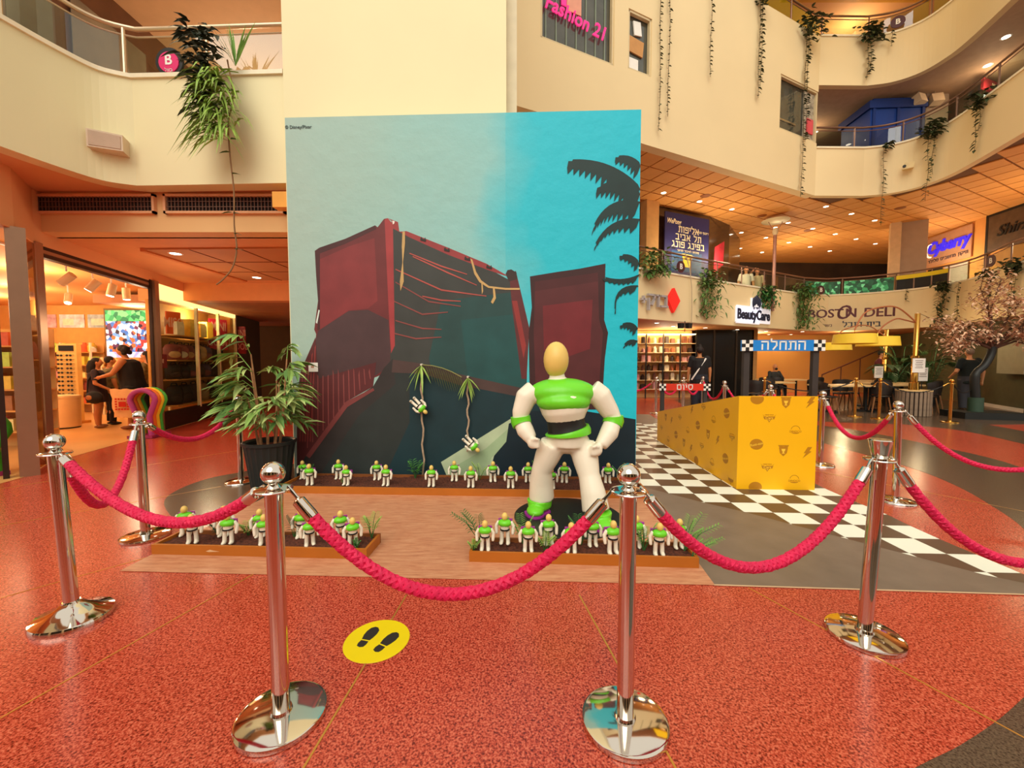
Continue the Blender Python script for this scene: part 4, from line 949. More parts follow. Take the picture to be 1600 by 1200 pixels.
# ================================================================== ROPE POSTS AND ROPES
ROPE = M('crimson_rope', '#D81B50', .6, var=.12, scale=30, bump=.2, bscale=200)
ROPEB = M('black_rope', '#1C1A1A', .6, var=.1)
GOLD = M('gold_metal', '#D6A24E', .18, 1., var=0)
def rope_post(x, y, label, lean=(0, 0), top='ball', base='flat', metal=CHROME, group='chrome rope posts', seg=28):
    r = E0('rope_post', (x, y, 0), label, 'rope post', group)
    L = lambda z: Vector((x + lean[0] * z, y + lean[1] * z, z))
    if base == 'flat': prof = [(0, .03), (.036, .03), (.148, .024), (.158, .02), (.16, .012), (.16, .003), (.15, .0), (0, 0)]
    elif base == 'step': prof = [(0, .034), (.036, .034), (.12, .03), (.13, .022), (.15, .02), (.158, .012), (.16, 0), (0, 0)]
    else: prof = [(0, .10), (.035, .098), (.06, .075), (.11, .045), (.16, .03), (.165, .02), (.165, 0), (0, 0)]
    MB().lathe(prof, (x, y, 0), seg * 2).build('base', metal, r, True)
    zc = .03 if base != 'cone' else .09
    MB().tube([L(zc - .01), L(.885)], .031, seg).build('pole', metal, r, True)
    MB().tube([L(zc - .002), L(zc + .012)], [.040, .036], seg).build('collar', metal, r, True)
    c = L(.885)
    MB().lathe([(.0, .012), (.045, .012), (.064, .008), (.066, .004), (.064, 0), (0, -.001)], c, seg).build('rope_ring', metal, r, True)
    if top == 'ball':
        MB().lathe([(.03, .01), (.022, .018), (.016, .026), (.018, .034), (0, .035)], c, seg).build('neck', metal, r, True)
        MB().ball(c + Vector((0, 0, .066)), .042, seg).build('finial_ball', metal, r, True)
    else:
        MB().lathe([(.028, .01), (.032, .02), (.046, .09), (.048, .1), (.044, .104), (0, .104)], c, seg).build('crown_cap', metal, r, True)
    r['top'] = 1.0
    return r, c
def rope(ca, cb, sag, label, mat=ROPE, rr=.0225, skew=0., hook=CHROME, group='crimson barrier ropes', n=210, strands=6, twist=24.):
    a = Vector(ca); b = Vector(cb); d = (b - a); d.z = 0; d.normalize()
    a = a + d * .062; b = b - d * .062
    def pt(t): 
        p = a.lerp(b, t); s = 4 * t * (1 - t) * (1 + skew * (t - .5)); return p + Vector((0, 0, -sag * s))
    r = E0('barrier_rope', a.lerp(b, .5) + Vector((0, 0, -sag)), label, 'rope', group)
    t0 = .075 / (b - a).length * .9
    ts = [t0 + (1 - 2 * t0) * k / n for k in range(n + 1)]
    P = [pt(t) for t in ts]; mb = MB()
    # strands wound about the centre line
    ln = 0; acc = [0]
    for i in range(1, len(P)): ln += (P[i] - P[i - 1]).length; acc.append(ln)
    for s in range(strands):
        path = []
        for i, p in enumerate(P):
            tg = (P[min(i + 1, n)] - P[max(i - 1, 0)]).normalized(); x = Vector((-tg.y, tg.x, 0)).normalized(); y = tg.cross(x)
            an = (acc[i] * 6.283 * twist / 2 * (1 if s % 2 else -1) + s * 6.283 / strands) if strands > 4 else acc[i] * 6.283 * 9 + s * 6.283 / strands
            path.append(p + (x * math.cos(an) + y * math.sin(an)) * rr * (.62 + (.05 * math.cos(acc[i] * 6.283 * twist / 2 * 3 + s) if strands > 4 else 0)))
        mb.tube(path, rr * (.46 if strands > 4 else .55), 6)
    mb.build('cord', mat, r, True)
    for e, sg in ((0, 1), (1, -1)):
        p0 = pt(e); p1 = pt(e + sg * t0 * 1.1); q = (p1 - p0)
        MB().tube([p0 + q * .35, p0 + q * .42, p1 - q * .05, p1 + q * .1], [rr * .5, rr * 1.05, rr * 1.12, rr * 1.08], 14).build('ferrule', hook, r, True)
        MB().tube([p0 + Vector((0, 0, .006)) + q * f for f in (-.12, .1, .3, .4)], [.005, .007, .006, .008], 8).build('hook', hook, r, True)
    return r
_, c1 = rope_post(-2.33, 2.09, 'chrome rope post with a cone shaped foot, leaning, outermost on the shop side', (-.05, 0), base='cone')
_, c2 = rope_post(-.884, 1.49, 'chrome ball rope post in front, beside the yellow floor sticker', (-.004, 0))
_, c3 = rope_post(.426, 1.465, 'chrome ball rope post standing in front of the large figure')
_, c4 = rope_post(1.753, 1.955, 'chrome rope post with a flared cup top in front of the track', (.04, 0), 'crown')
_, c5 = rope_post(-2.861, 3.109, 'chrome ball rope post behind the planter by the inlay', (-.01, 0))
_, c6 = rope_post(-3.092, 4.577, 'chrome rope post next to the potted palm', base='step')
_, c7 = rope_post(3.77, 3.93, 'chrome ball rope post on the red floor beyond the track', (-.02, 0), base='step')
_, c8 = rope_post(4.09, 5.33, 'chrome rope post hidden behind the yellow ramp front', base='step', seg=16)
_, c10 = rope_post(4.42, 6.93, 'chrome rope post behind the ramp, second beyond its high end', seg=14)
_, c11 = rope_post(4.35, 8.3, 'chrome rope post behind the ramp, nearest to the cafe chair', seg=14)
_, c12 = rope_post(5.15, 10.95, 'chrome rope post behind the red sign and the woman', seg=12)
_, c13 = rope_post(4.48, 10.6, 'chrome rope post seen just over the red sign', seg=12)
_, c14 = rope_post(3.86, 10.85, 'chrome rope post beside the mural edge, far back', seg=12)
_, c15 = rope_post(3.25, 1.9, 'chrome rope post past the frame edge beside the track')
_, c16 = rope_post(5.6, 3.4, 'chrome rope post past the frame edge on the dark floor band', base='step')
_, c17 = rope_post(2.7, 11.2, 'chrome rope post standing hidden behind the mural', seg=12)
rope(c1, c2, .22, 'crimson rope between the cone foot post and the sticker post', skew=.3)
rope(c2, c3, .39, 'crimson rope hanging low across the front, before the planters')
rope(c3, c4, .40, 'crimson rope from the front post to the cup topped post')
rope(c5, c1, .42, 'crimson rope between the cone foot post and the post behind it', skew=.3)
rope(c5, c6, .24, 'crimson rope running back towards the potted palm')
rope(c4, c15, .50, 'crimson rope leaving the cup topped post over the track')
rope(c7, c16, .5, 'crimson rope leaving the far post over the dark floor band', skew=-.6)
rope(c8, c7, .38, 'crimson rope from behind the ramp to the far post', n=150)
rope(c10, c8, .32, 'short crimson rope hidden behind the ramp', n=24, strands=3)
rope(c11, c10, .32, 'crimson rope below the blue sign behind the ramp', n=24, strands=3)
rope(c12, c11, .38, 'crimson rope hanging from the post near the cafe chair', n=24, strands=3)
rope(c13, c12, .36, 'crimson rope hanging behind the woman in black', n=24, strands=3, rr=.026)
rope(c14, c13, .36, 'crimson rope between the two farthest chrome posts', n=24, strands=3, rr=.026)
rope(c17, c14, .3, 'crimson rope coming out from behind the mural', n=24, strands=3, rr=.026)

# ================================================================== POTTED PALM
pp = E0('potted_palm', (-2.66, 4.42, 0), 'tall bamboo palm in a black ribbed pot beside the mural', 'potted plant')
POT = M('black_pot', '#232624', .5, var=.08)
prof = [(0, .0), (.18, .0), (.185, .01), (.245, .47), (.262, .475), (.265, .505), (.25, .51), (.235, .49), (.23, .44), (0, .44)]
mb = MB(); vs = []; fs = []; n = 72
for i in range(n):
    a = 6.2832 * i / n
    for k, (r_, z) in enumerate(prof):
        rr = r_ * (1 + (.022 if (i % 3 == 0) else -.012) * (1 if 1 <= k <= 3 else 0)); vs.append((-2.66 + rr * math.cos(a), 4.42 + rr * math.sin(a), z))
K = len(prof)
for i in range(n):
    j = (i + 1) % n
    for q in range(K - 1): fs.append((i * K + q, j * K + q, j * K + q + 1, i * K + q + 1))
mb.add(vs, fs).build('pot', POT, pp)
MB().lathe([(0, .455), (.23, .45)], (-2.66, 4.42, 0), 24).build('soil', SOIL, pp)
lm = []
for w_, g_ in ((.06, 0), (.055, 2), (.06, 1)):
    q = MB(); blade(q, (0, 0, 0), (1, 0, 0), .27, w_ * 1.05, 0, .42, .25); o = q.build('leaf', M('palm_leaf_%d' % g_, ['', '#5C8240', '#B4C67A'][g_], .45, var=.2, scale=8) if g_ != 0 else M('palm_leaf', '#86A855', .45, var=.2, scale=8), pp, local=True); lm.append(o.data); bpy.data.objects.remove(o)
CANE = M('palm_cane', '#A97A52', .6, var=.25, scale=20)
rp = random.Random(11); nleaf = 0
for s in range(9):
    a = s * .698 + .2; b0 = Vector((-2.66 + .1 * math.cos(a), 4.42 + .1 * math.sin(a), .45))
    hgt = [.95, .5, .75, .35, .85, .55, 1.0, .4, .7][s]; tp = b0 + Vector((.10 * math.cos(a), .08 * math.sin(a), hgt)); MB().tube([b0, b0.lerp(tp, .5) + Vector((.01, 0, 0)), tp], [.014, .011, .007], 6).build('cane', CANE, pp, True)
    for fnum in range(4):
        fa = a + rp.uniform(-.9, .9) + (fnum - 1.5) * .5; st0 = b0.lerp(tp, .45 + .18 * fnum); fl_ = rp.uniform(.18, .29)
        up = rp.uniform(.5, 1.1) if fnum > 2 else rp.uniform(-.3, .6)
        end = st0 + Vector((math.cos(fa) * fl_, math.sin(fa) * fl_ * .7, up * fl_ * .75)); mid = st0.lerp(end, .5) + Vector((0, 0, .09))
        end.y = min(end.y, 4.68); mid.y = min(mid.y, 4.68)
        if end.x > -2.42: end.y = min(end.y, 4.5); mid.y = min(mid.y, 4.5)
        MB().tube([st0, mid, end], [.005, .004, .002], 4).build('frond_stem', GRN[2], pp)
        for q in range(8):
            t = .25 + .75 * q / 7; c = st0.lerp(mid, t * 2) if t < .5 else mid.lerp(end, t * 2 - 1); sg = -1 if q % 2 else 1
            la = fa + sg * (1.0 - .75 * t) + rp.uniform(-.15, .15); sc = rp.uniform(.75, 1.1) * (1 - .25 * abs(t - .6))
            wl = c
            tipy = wl.y + math.sin(la) * .3 * sc
            if tipy > 4.72: la = -la * .4
            inst(rp.choice(lm), 'leaf', c - WL(pp), pp, (rp.uniform(-.5, .5), rp.uniform(-.35, .3), la), (sc, sc, sc)); nleaf += 1
# ================================================================== FIGURES (plain, faceless)
TOYW = M('toy_white', '#F0E7D2', .35, var=.02); LIME = M('lime_plastic', '#6FD52A', .3, var=.02); PURP = M('purple_plastic', '#A8329C', .35, var=.02)
SKINM = M('mannequin_head', '#E9C56C', .4, var=.02)
def remeshed(mb, name, mat, parent, vox, smooth=6, local=False):
    """one continuous surface from overlapping limbs"""
    o = mb.build(name, mat, parent, True, local)
    m = o.modifiers.new('skin', 'REMESH'); m.mode = 'VOXEL'; m.voxel_size = vox; m.use_smooth_shade = True
    k = o.modifiers.new('smooth', 'SMOOTH'); k.factor = .5; k.iterations = smooth
    dg = bpy.context.evaluated_depsgraph_get(); me = bpy.data.meshes.new_from_object(o.evaluated_get(dg))
    o.modifiers.clear(); old = o.data; o.data = me; bpy.data.meshes.remove(old); me.name = name
    if not len(me.materials): me.materials.append(mat)
    me.polygons.foreach_set('use_smooth', [True] * len(me.polygons))
    return o
# ---- black disc and the large figure
tag(MB().lathe([(0, .02), (.468, .02), (.47, .018), (.47, .0055), (0, .0055)], (.49, 3.5, 0), 64).build('display_disc', M('black_disc', '#1D1F1B', .4, var=.1)), 'black round display disc under the large figure', 'plinth')
fg = E0('mannequin_statue', (.49, 3.5, .02), 'large plain white and lime mannequin statue standing on the black disc', 'statue')
b = MB(); Yc = 3.5
def V3(x, z, y=0.): return (x, Yc + y, z)
b.tube([V3(.43, 1.16), V3(.44, 1.06), V3(.455, .94), V3(.47, .83), V3(.485, .72), V3(.485, .64)], [.14, .215, .20, .145, .17, .16], 20)
b.ball(V3(.435, 1.09), (.285, .17, .14), 20); b.ball(V3(.45, .99), (.22, .15, .13), 18); b.ball(V3(.485, .68), (.19, .14, .11), 18)
b.tube([V3(.40, 1.15), V3(.385, 1.27)], [.075, .065], 16)
# legs
b.tube([V3(.36, .66), V3(.31, .54, .03), V3(.265, .42, .05), V3(.262, .30, .09), V3(.268, .14, .12)], [.115, .11, .09, .105, .115], 18)
b.tube([V3(.60, .66), V3(.635, .52, -.05), V3(.655, .40, -.10), V3(.68, .27, -.14), V3(.70, .13, -.17)], [.115, .11, .09, .105, .115], 18)
# arms
b.tube([V3(.20, 1.12), V3(.12, 1.06, -.01), V3(.075, .93, -.02), V3(.075, .87, -.02), V3(.115, .78, -.06), V3(.16, .72, -.10)], [.10, .095, .075, .07, .075, .055], 16)
b.tube([V3(.68, 1.13), V3(.76, 1.07, -.01), V3(.85, .93, .0), V3(.88, .87, .0), V3(.83, .76, -.05), V3(.75, .66, -.10)], [.10, .10, .08, .075, .08, .055], 16)
for (x, z, y, s) in ((.175, .69, -.12, 1), (.71, .63, -.13, -1)):
    b.ball(V3(x, z, y), (.05, .045, .055), 12)
    for q in range(4):
        zz = z + .034 - q * .022; b.tube([V3(x + s * .01, zz, y - .03), V3(x + s * .045, zz, y - .035), V3(x + s * .055, zz - .005, y - .005)], [.014, .013, .011], 8)
    b.tube([V3(x - s * .01, z + .03, y - .035), V3(x + s * .02, z + .045, y - .05), V3(x + s * .045, z + .03, y - .05)], [.015, .014, .011], 8)
remeshed(b, 'body', TOYW, fg, .011, 5)
h = MB(); h.ball(V3(.378, 1.385, -.01), (.108, .118, .155), 24); h.build('head', SKINM, fg, True)
v = MB(); v.ball(V3(.435, 1.105, -.005), (.293, .185, .125), 28); v.ball(V3(.437, 1.03, -.035), (.235, .19, .105), 24)
remeshed(v, 'vest', LIME, fg, .012, 4)
MB().tube([V3(.463, .875), V3(.467, .845), V3(.473, .81), V3(.478, .785)], [.166, .163, .165, .172], 28).build('waist_band', BLACK, fg, True)
MB().tube([V3(.48, .785), V3(.485, .765), V3(.487, .742)], [.19, .2, .197], 28).build('belt', LIME, fg, True)
for (x, y, s) in ((.25, .115, -1), (.715, -.185, 1)):
    sh = MB(); dx = -.045 if s < 0 else .03
    sh.ball(V3(x, .075, y), (.09, .11, .058), 18); sh.ball(V3(x + dx, .06, y - .10), (.078, .10, .045), 18); sh.tube([V3(x, .06, y), V3(x, .13, y)], [.105, .115], 18)
    so = remeshed(sh, 'shoe', LIME, fg, .009, 4)
    bl = MB().prism([(x + dx * (1 if k > 7 else 0) + .095 * math.cos(k * .3927 + .0), Yc + y - .05 + .155 * math.sin(k * .3927)) for k in range(16)], .02, .036).build('sole', PURP, so); bl.location = (0, 0, 0)
for pts, rr in (([V3(.072, .90, -.02), V3(.078, .855, -.02), V3(.088, .825, -.035)], [.085, .088, .083]), ([V3(.876, .90, 0), V3(.879, .86, 0), V3(.865, .825, -.012)], [.086, .09, .086])):
    MB().tube(pts, rr, 20).build('arm_band', LIME, fg, True)
# ---- small toy: plain and faceless
toy = E0('toy_figure', (0, 0, 0)); 
b = MB(); b.tube([(0, 0, .14), (0, 0, .125), (0, 0, .105), (0, 0, .088)], [.03, .033, .026, .028], 10)
for s in (-1, 1):
    b.tube([(s * .016, 0, .09), (s * .019, 0, .05), (s * .02, -.002, .012)], [.014, .013, .014], 8); b.ball((s * .021, -.012, .010), (.014, .026, .010), 8)
    b.tube([(s * .034, 0, .138), (s * .052, 0, .112), (s * .05, -.008, .078)], [.014, .012, .011], 8); b.ball((s * .05, -.01, .072), .011, 8)
tb = remeshed(b, 'body', TOYW, toy, .0055, 2, True)
v = MB(); v.ball((0, -.003, .131), (.043, .033, .024), 14); v.build('vest', LIME, toy, True, True)
MB().tube([(0, 0, .097), (0, 0, .088)], [.029, .030], 12).build('belt', BLACK, toy, True, True)
MB().ball((0, -.006, .172), (.019, .021, .024), 12).build('head', SKINM, toy, True, True)
MB().box((0, .028, .13), (.085, .014, .03)).build('back_panel', PURP, toy, False, True)
def put_toy(F, x, y, k, rz, where, grp, hand_z=.056, src=None):
    o = copy_tree(toy); p = at_row(F, x, y, hand_z); o.location = p; s = R.uniform(1.1, 1.2); o.scale = (s, s, s); o.rotation_euler = (R.uniform(-.04, .1), 0, rz)
    tag(o, where, 'toy figure', grp); return o
for k, x in enumerate(BACK_FRONT): put_toy(FB, x, .125, k, -.05 + R.uniform(-.25, .25), 'small white and lime toy, front row of the mural planter, %s from the pot' % ORD[k], 'toys in the long mural planter')
for k, x in enumerate(BACK_REAR): put_toy(FB, x, .34, k, -.05 + R.uniform(-.25, .25), 'small white and lime toy, rear row of the mural planter, %s from the pot' % ORD[k], 'toys in the long mural planter')
for k, x in enumerate(LEFT_FRONT): put_toy(FL_, x, .08, k, .3 + R.uniform(-.2, .2), 'small white and lime toy, front row by the inlay, %s from the shop side' % ORD[k], 'toys in the planter by the inlay')
for k, x in enumerate(LEFT_REAR): put_toy(FL_, x, .2, k, .3 + R.uniform(-.2, .2), 'small white and lime toy, rear row by the inlay, %s from the shop side' % ORD[k], 'toys in the planter by the inlay')
for k, x in enumerate(RIGHT_FRONT): put_toy(FR_, x, .07, k, -.1 + R.uniform(-.3, .3), 'small white and lime toy, front row at the disc, %s from the bare mat' % ORD[k], 'toys in the planter by the disc')
for k, x in enumerate(RIGHT_REAR): put_toy(FR_, x, .18, k, -.1 + R.uniform(-.3, .3), 'small white and lime toy, rear row at the disc, %s from the bare mat' % ORD[k], 'toys in the planter by the disc')
for (x, z, rot, lab) in ((1.50, .93, (.25, .5, 2.9), 'small toy clinging to the long vine on the mural'), (2.09, .50, (.2, .75, 2.9), 'small toy clinging to the lower end of the shorter vine')):
    o = copy_tree(toy); o.location = WM(x, -.10, z); o.rotation_euler = (.25, 2.35, .2); o.scale = (1.25,) * 3; tag(o, lab, 'toy figure', 'toys hanging on the vines')
    o.location = WM(x - .06, -.10, z + .02)
for ch in list(toy.children): bpy.data.objects.remove(ch)
bpy.data.objects.remove(toy)
# ================================================================== PEOPLE
SKIN_A = M('skin_light', '#D99A6C', .55, var=.03); SKIN_B = M('skin_tan', '#C07F50', .55, var=.03)
HAIR = M('dark_hair', '#1E1410', .7, var=.3, scale=25, bump=.6, bscale=60)
def person(name_label, loc, rz, H, top, bottom, hair=HAIR, skin=SKIN_A, sleeves='short', bot='trousers', bot_len=.05, arms=None, legs=None, hair_style='short', lean=0., shoes=BLACK, vox=.014, top_low=.5, group=None, bulk=1.):
    """one figure facing -y before it is turned by rz; joints are fractions of the height H"""
    r = E0('person', loc, name_label, 'person', group, rz)
    def P(x, y, z): # lean bends the trunk forward about the hips
        if z > .5: y = y - (z - .5) * math.tan(lean)
        return (x * H, y * H, z * H)
    arms = arms or [((-.15, 0, .63), (-.155, -.03, .49)), ((.15, 0, .63), (.155, -.03, .49))]
    legs = legs or [((-.055, -.005, .285), (-.06, .01, .05)), ((.055, -.005, .285), (.06, .01, .05))]
    b = MB(); k = H * bulk
    b.tube([P(0, 0, .50), P(0, .0, .58), P(0, .005, .68), P(0, .005, .78), P(0, .008, .825)], [.085 * k, .082 * k, .088 * k, .085 * k, .05 * k], 14)
    b.tube([P(0, .008, .82), P(0, -.004, .875)], [.033 * H, .03 * H], 10)
    b.ball(P(0, -.012, .93), (.044 * H, .054 * H, .066 * H), 14)
    b.ball(P(0, -.066, .925), (.009 * H, .012 * H, .014 * H), 8)                    # nose
    for s in (-1, 1): b.ball(P(s * .045, -.005, .928), (.007 * H, .012 * H, .018 * H), 8)   # ears
    for i, s in enumerate((-1, 1)):
        e, wv = arms[i]; sh = (s * .105, .005, .80)
        b.tube([P(*sh), P(*e), P(*wv)], [.032 * k, .026 * H, .018 * H], 10); b.ball(P(*sh), .034 * k, 10)
        w0 = Vector(P(*wv)); d = (w0 - Vector(P(*e))).normalized(); sd = Vector((0, 1, 0)).cross(d)
        if sd.length < .1: sd = Vector((1, 0, 0))
        sd.normalize(); b.ball(w0 + d * .022 * H, (.018 * H, .022 * H, .024 * H), 8)
        for q in range(4):
            a = w0 + d * .038 * H + Vector((0, (q - 1.5) * .011 * H, 0)); b.tube([a, a + d * (.03 - .004 * abs(q - 1.3)) * H + sd * .006 * H], [.0068 * H, .005 * H], 6)
        b.tube([w0 + d * .012 * H + Vector((0, -.02 * H, 0)), w0 + d * .036 * H + Vector((0, -.034 * H, 0))], [.007 * H, .005 * H], 6)
        kn, an = legs[i]; hp = (s * .048, 0, .50)
        b.tube([P(*hp), P(*kn), P(kn[0] * .5 + an[0] * .5, kn[1] * .5 + an[1] * .5 + .012, kn[2] * .62 + an[2] * .38), P(*an)], [.058 * k, .038 * H, .036 * H, .022 * H], 10)
        b.ball(P(an[0], an[1] - .03, an[2] - .03), (.024 * H, .06 * H, .02 * H), 8)
    remeshed(b, 'body', skin, r, vox * H / 1.7, 4, True)
    t = MB(); t.tube([P(0, 0, top_low), P(0, 0, .58), P(0, .005, .68), P(0, .005, .78), P(0, .008, .822)], [.098 * k, .094 * k, .098 * k, .094 * k, .058 * k], 14)
    if sleeves != 'none':
        for i, s in enumerate((-1, 1)):
            e, wv = arms[i]; sh = Vector(P(s * .105, .005, .80)); e = Vector(P(*e)); wv = Vector(P(*wv)); t.ball(sh, .042 * k, 10)
            t.tube([sh, sh.lerp(e, .75)] if sleeves == 'short' else [sh, e, e.lerp(wv, .95)], [.04 * k, .038 * H] if sleeves == 'short' else [.04 * k, .033 * H, .025 * H], 10)
    else:
        for s in (-1, 1): t.tube([P(s * .06, .01, .80), P(s * .065, .005, .825)], [.03 * H, .022 * H], 8)
    remeshed(t, 'top', top, r, vox * H / 1.7, 4, True)
    q = MB()
    if bot == 'skirt': q.tube([P(0, 0, .55), P(0, 0, .5), P(0, 0, .42), P(0, 0, bot_len)], [.096 * k, .105 * k, .112 * k, .12 * k], 16)
    else:
        q.tube([P(0, 0, .57), P(0, 0, .48)], [.094 * k, .1 * k], 14)
        for i, s in enumerate((-1, 1)):
            kn, an = legs[i]; A = Vector(P(s * .048, 0, .50)); K = Vector(P(*kn)); Z = Vector(P(*an)); full = [A, K, Z]
            if bot_len > .2: full = [A, A.lerp(K, min(1, (.5 - bot_len) / .22))]
            q.tube(full, [.068 * k, .05 * k, .038 * k][:len(full)], 12)
    remeshed(q, 'bottom', bottom, r, vox * H / 1.7, 3, True)
    h = MB(); h.ball(P(0, .004, .946), (.050 * H, .058 * H, .058 * H), 14)
    if hair_style == 'long': h.tube([P(0, .03, .95), P(0, .05, .88), P(0, .055, .79), P(0, .05, .72)], [.05 * H, .055 * H, .05 * H, .025 * H], 12)
    elif hair_style == 'curly':
        for g in range(16):
            a = g * .7; h.ball(P(.045 * math.cos(a), .02 + .04 * math.sin(a) * .8, .93 + .03 * math.sin(g * 1.9)), .026 * H, 8)
    elif hair_style == 'bun': h.ball(P(0, .02, 1.0), .03 * H, 10); h.ball(P(0, .03, .94), .055 * H, 10)
    if hair_style != 'bald': remeshed(h, 'hair', hair, r, .012, 2, True)
    for s in (-1, 1): MB().ball(P(s * .017, -.062, .938), (.006 * H, .004 * H, .004 * H), 6).build('eye', BLACK, r, True, True)
    for i in range(2):
        an = legs[i][1]; sh = MB(); sh.ball(P(an[0], an[1] - .028, an[2] - .027), (.028 * H, .068 * H, .022 * H), 10); sh.build('shoe', shoes, r, True, True)
    return r
# ================================================================== LEFT SIDE: shop, passage, upper gallery
F1, F2, F3, F4 = (-5.82, 4.84), (-6.24, 5.4), (-6.92, 7.92), (-7.9, 11.74)
struct(ribbon([(-5.25, 3.2), F1, F2, F3, F4], .12, 2.92, 3.62).build('wall_shop_header', M('header_plaster', '#EBA670', .7, var=.03, scale=.8)), 'orange lit plaster above the shop entrance')  # the shop's orange light is put into the header plaster colour
SF = M('shop_floor_tan', '#DDA862', .3, var=.08, scale=1.5)
slab('floor_shop', [(-5.5, 3.2), F1, F2, F3, F4, (-8.2, 12.6), (-16, 12.6), (-16, 3.2)], .001, .004, SF, 'tan floor inside the shop')
slab('ceiling_shop', [(-5.6, 3.2), (-5.95, 4.84), (-6.36, 5.4), (-7.04, 7.92), (-8.02, 11.74), (-16, 12.6), (-16, 3.2)], 2.98, 3.08, M('shop_ceiling', '#E9A55A', .8, var=.02), 'warm ceiling inside the shop')
struct(MB().bb((-16, 11.6, 0), (-8.0, 11.8, 3.05)).build('wall_shop_back', M('shop_back', '#E3A458', .8)), 'warm back wall of the shop')
struct(MB().bb((-16.1, 3.2, 0), (-15.9, 11.8, 3.05)).build('wall_shop_side', M('shop_side', '#D9954E', .8)), 'far side wall of the shop')
def frame_post(p, w, dpt, z1, rz, label, mat=ALU):
    return struct(MB().box((p[0], p[1], z1 / 2), (w, dpt, z1), rz).build('trim_shop_post', mat), label)
DKF = M('dark_bronze', '#3A2A22', .4, .4, var=.1)
frame_post((-5.84, 4.86), .16, .16, 2.94, .9, 'wide bronze door post at the shop corner')
frame_post((-5.95, 4.72), .05, .12, 2.94, .9, 'black door edge beside the corner post', DKF)
frame_post((-6.26, 5.42), .09, .12, 2.94, .3, 'bronze post at the near side of the shop entrance')
frame_post((-6.93, 7.95), .1, .14, 2.94, .3, 'bronze post at the far side of the shop entrance')
frame_post((-6.90, 7.83), .04, .06, 2.94, .3, 'black edge of the sliding door track', DKF)
for z, m_, n_ in ((2.90, DKF, 'dark'), (2.845, ALU, 'bronze'), (2.80, DKF, 'lower dark')):
    struct(ribbon([(-6.26, 5.40), F3], .1, z - .025, z + .03).build('trim_door_track', m_), '%s rail of the sliding door track' % n_)
gp = struct(ribbon([(-5.9, 4.95), (-6.2, 5.36)], .012, .02, 2.9).build('window_4', GLASS('beige_reflection_glass', '#E8C9A0', .05)), 'glass panel between the two entrance posts')  # beige reflection is put into the glass tint
gw = E0('window_5', (-7.4, 9.8, .0), 'long display window of the shop along the passage', None, None, 0, 'structure')
ribbon([(-6.97, 8.05), (-7.88, 11.66)], .012, .36, 2.62).build('pane', GLS, gw)
ribbon([(-6.97, 8.05), (-7.88, 11.66)], .1, .004, .36).build('plinth', M('black_plinth', '#2A211C', .25, var=.15), gw)
ribbon([(-6.97, 8.05), (-7.88, 11.66)], .1, 2.62, 2.92).build('lit_header', EM('window_header_glow', '#FFD98A', 1.5), gw)
for i, q in enumerate((0, .42, .72, 1.)):
    x, y = -6.97 - .91 * q, 8.05 + 3.61 * q
    MB().box((x - .03, y, 1.48), (.06, .06, 2.3), .25).build('mullion', M('white_mullion', '#F2DFB0', .5), gw)
# lights of the shop
for (x, y) in ((-8.3, 7.0), (-10.5, 8.6), (-9.2, 10.0), (-10.5, 6.0), (-12.5, 9.8)):
    lamp('shop_light', 'POINT', (x, y, 2.65), 75, (1, .8, .5), .25)
lamp('upper_left_fill', 'POINT', (-4.6, 8.0, 5.4), 70, (1, .82, .6), .2)  # added fill without a fixture, brightens the upper left ceiling
lamp('window_light', 'POINT', (-8.0, 10.4, 2.45), 40, (1, .85, .55), .12)
lamp('passage_light', 'POINT', (-5.6, 7.4, 1.9), 30, (1, .72, .48), .2)
lamp('passage_light', 'POINT', (-5.4, 12.3, 2.3), 14, (1, .6, .35), .2)
lamp('near_shop_light', 'POINT', (-7.5, 4.6, 2.2), 30, (1, .8, .55), .3)
# track spotlights
def track_light(p, aim, label):
    r = E0('track_light', p, label, 'spotlight', 'shop track lights'); P0 = Vector(p); d = Vector(aim).normalized()
    MB().tube([P0 + Vector((0, 0, .12)), P0 + Vector((0, 0, .28))], .012, 8).build('stem', WHITE, r)
    hd = MB().tube([P0 - d * .11, P0 + d * .11], .062, 16).build('head', M('spot_white', '#E8C89A', .5), r, True)
    MB().tube([P0 + d * .108, P0 + d * .114], .052, 16).build('lens', LAMP, hd)
for k, (y, a) in enumerate(((5.95, (-.6, -.1, -.6)), (6.55, (-.7, -.15, -.6)), (7.1, (-.4, -.3, -.7)), (7.55, (-.1, -.2, -1)), (7.95, (.05, 0, -1)))):
    track_light((-6.84 - .27 * (y - 5.4) + .06, y, 2.69), a, 'white track spotlight inside the shop entrance, %s from the corner post' % ORD[k])
for k, (x, y) in enumerate(((-9.2, 7.9), (-9.3, 8.6), (-9.35, 7.0))): track_light((x, y, 2.70), (.3, -.4, -.9), 'white track spotlight deep in the shop, %s of the inner row' % ORD[k])
tr = ribbon([(-6.42, 5.5), (-7.1, 8.0)], .03, 2.95, 2.98); tr.v = [(x - .42, y, z) for x, y, z in tr.v]; struct(tr.build('trim_light_track', WHITE), 'white lighting track at the shop entrance')
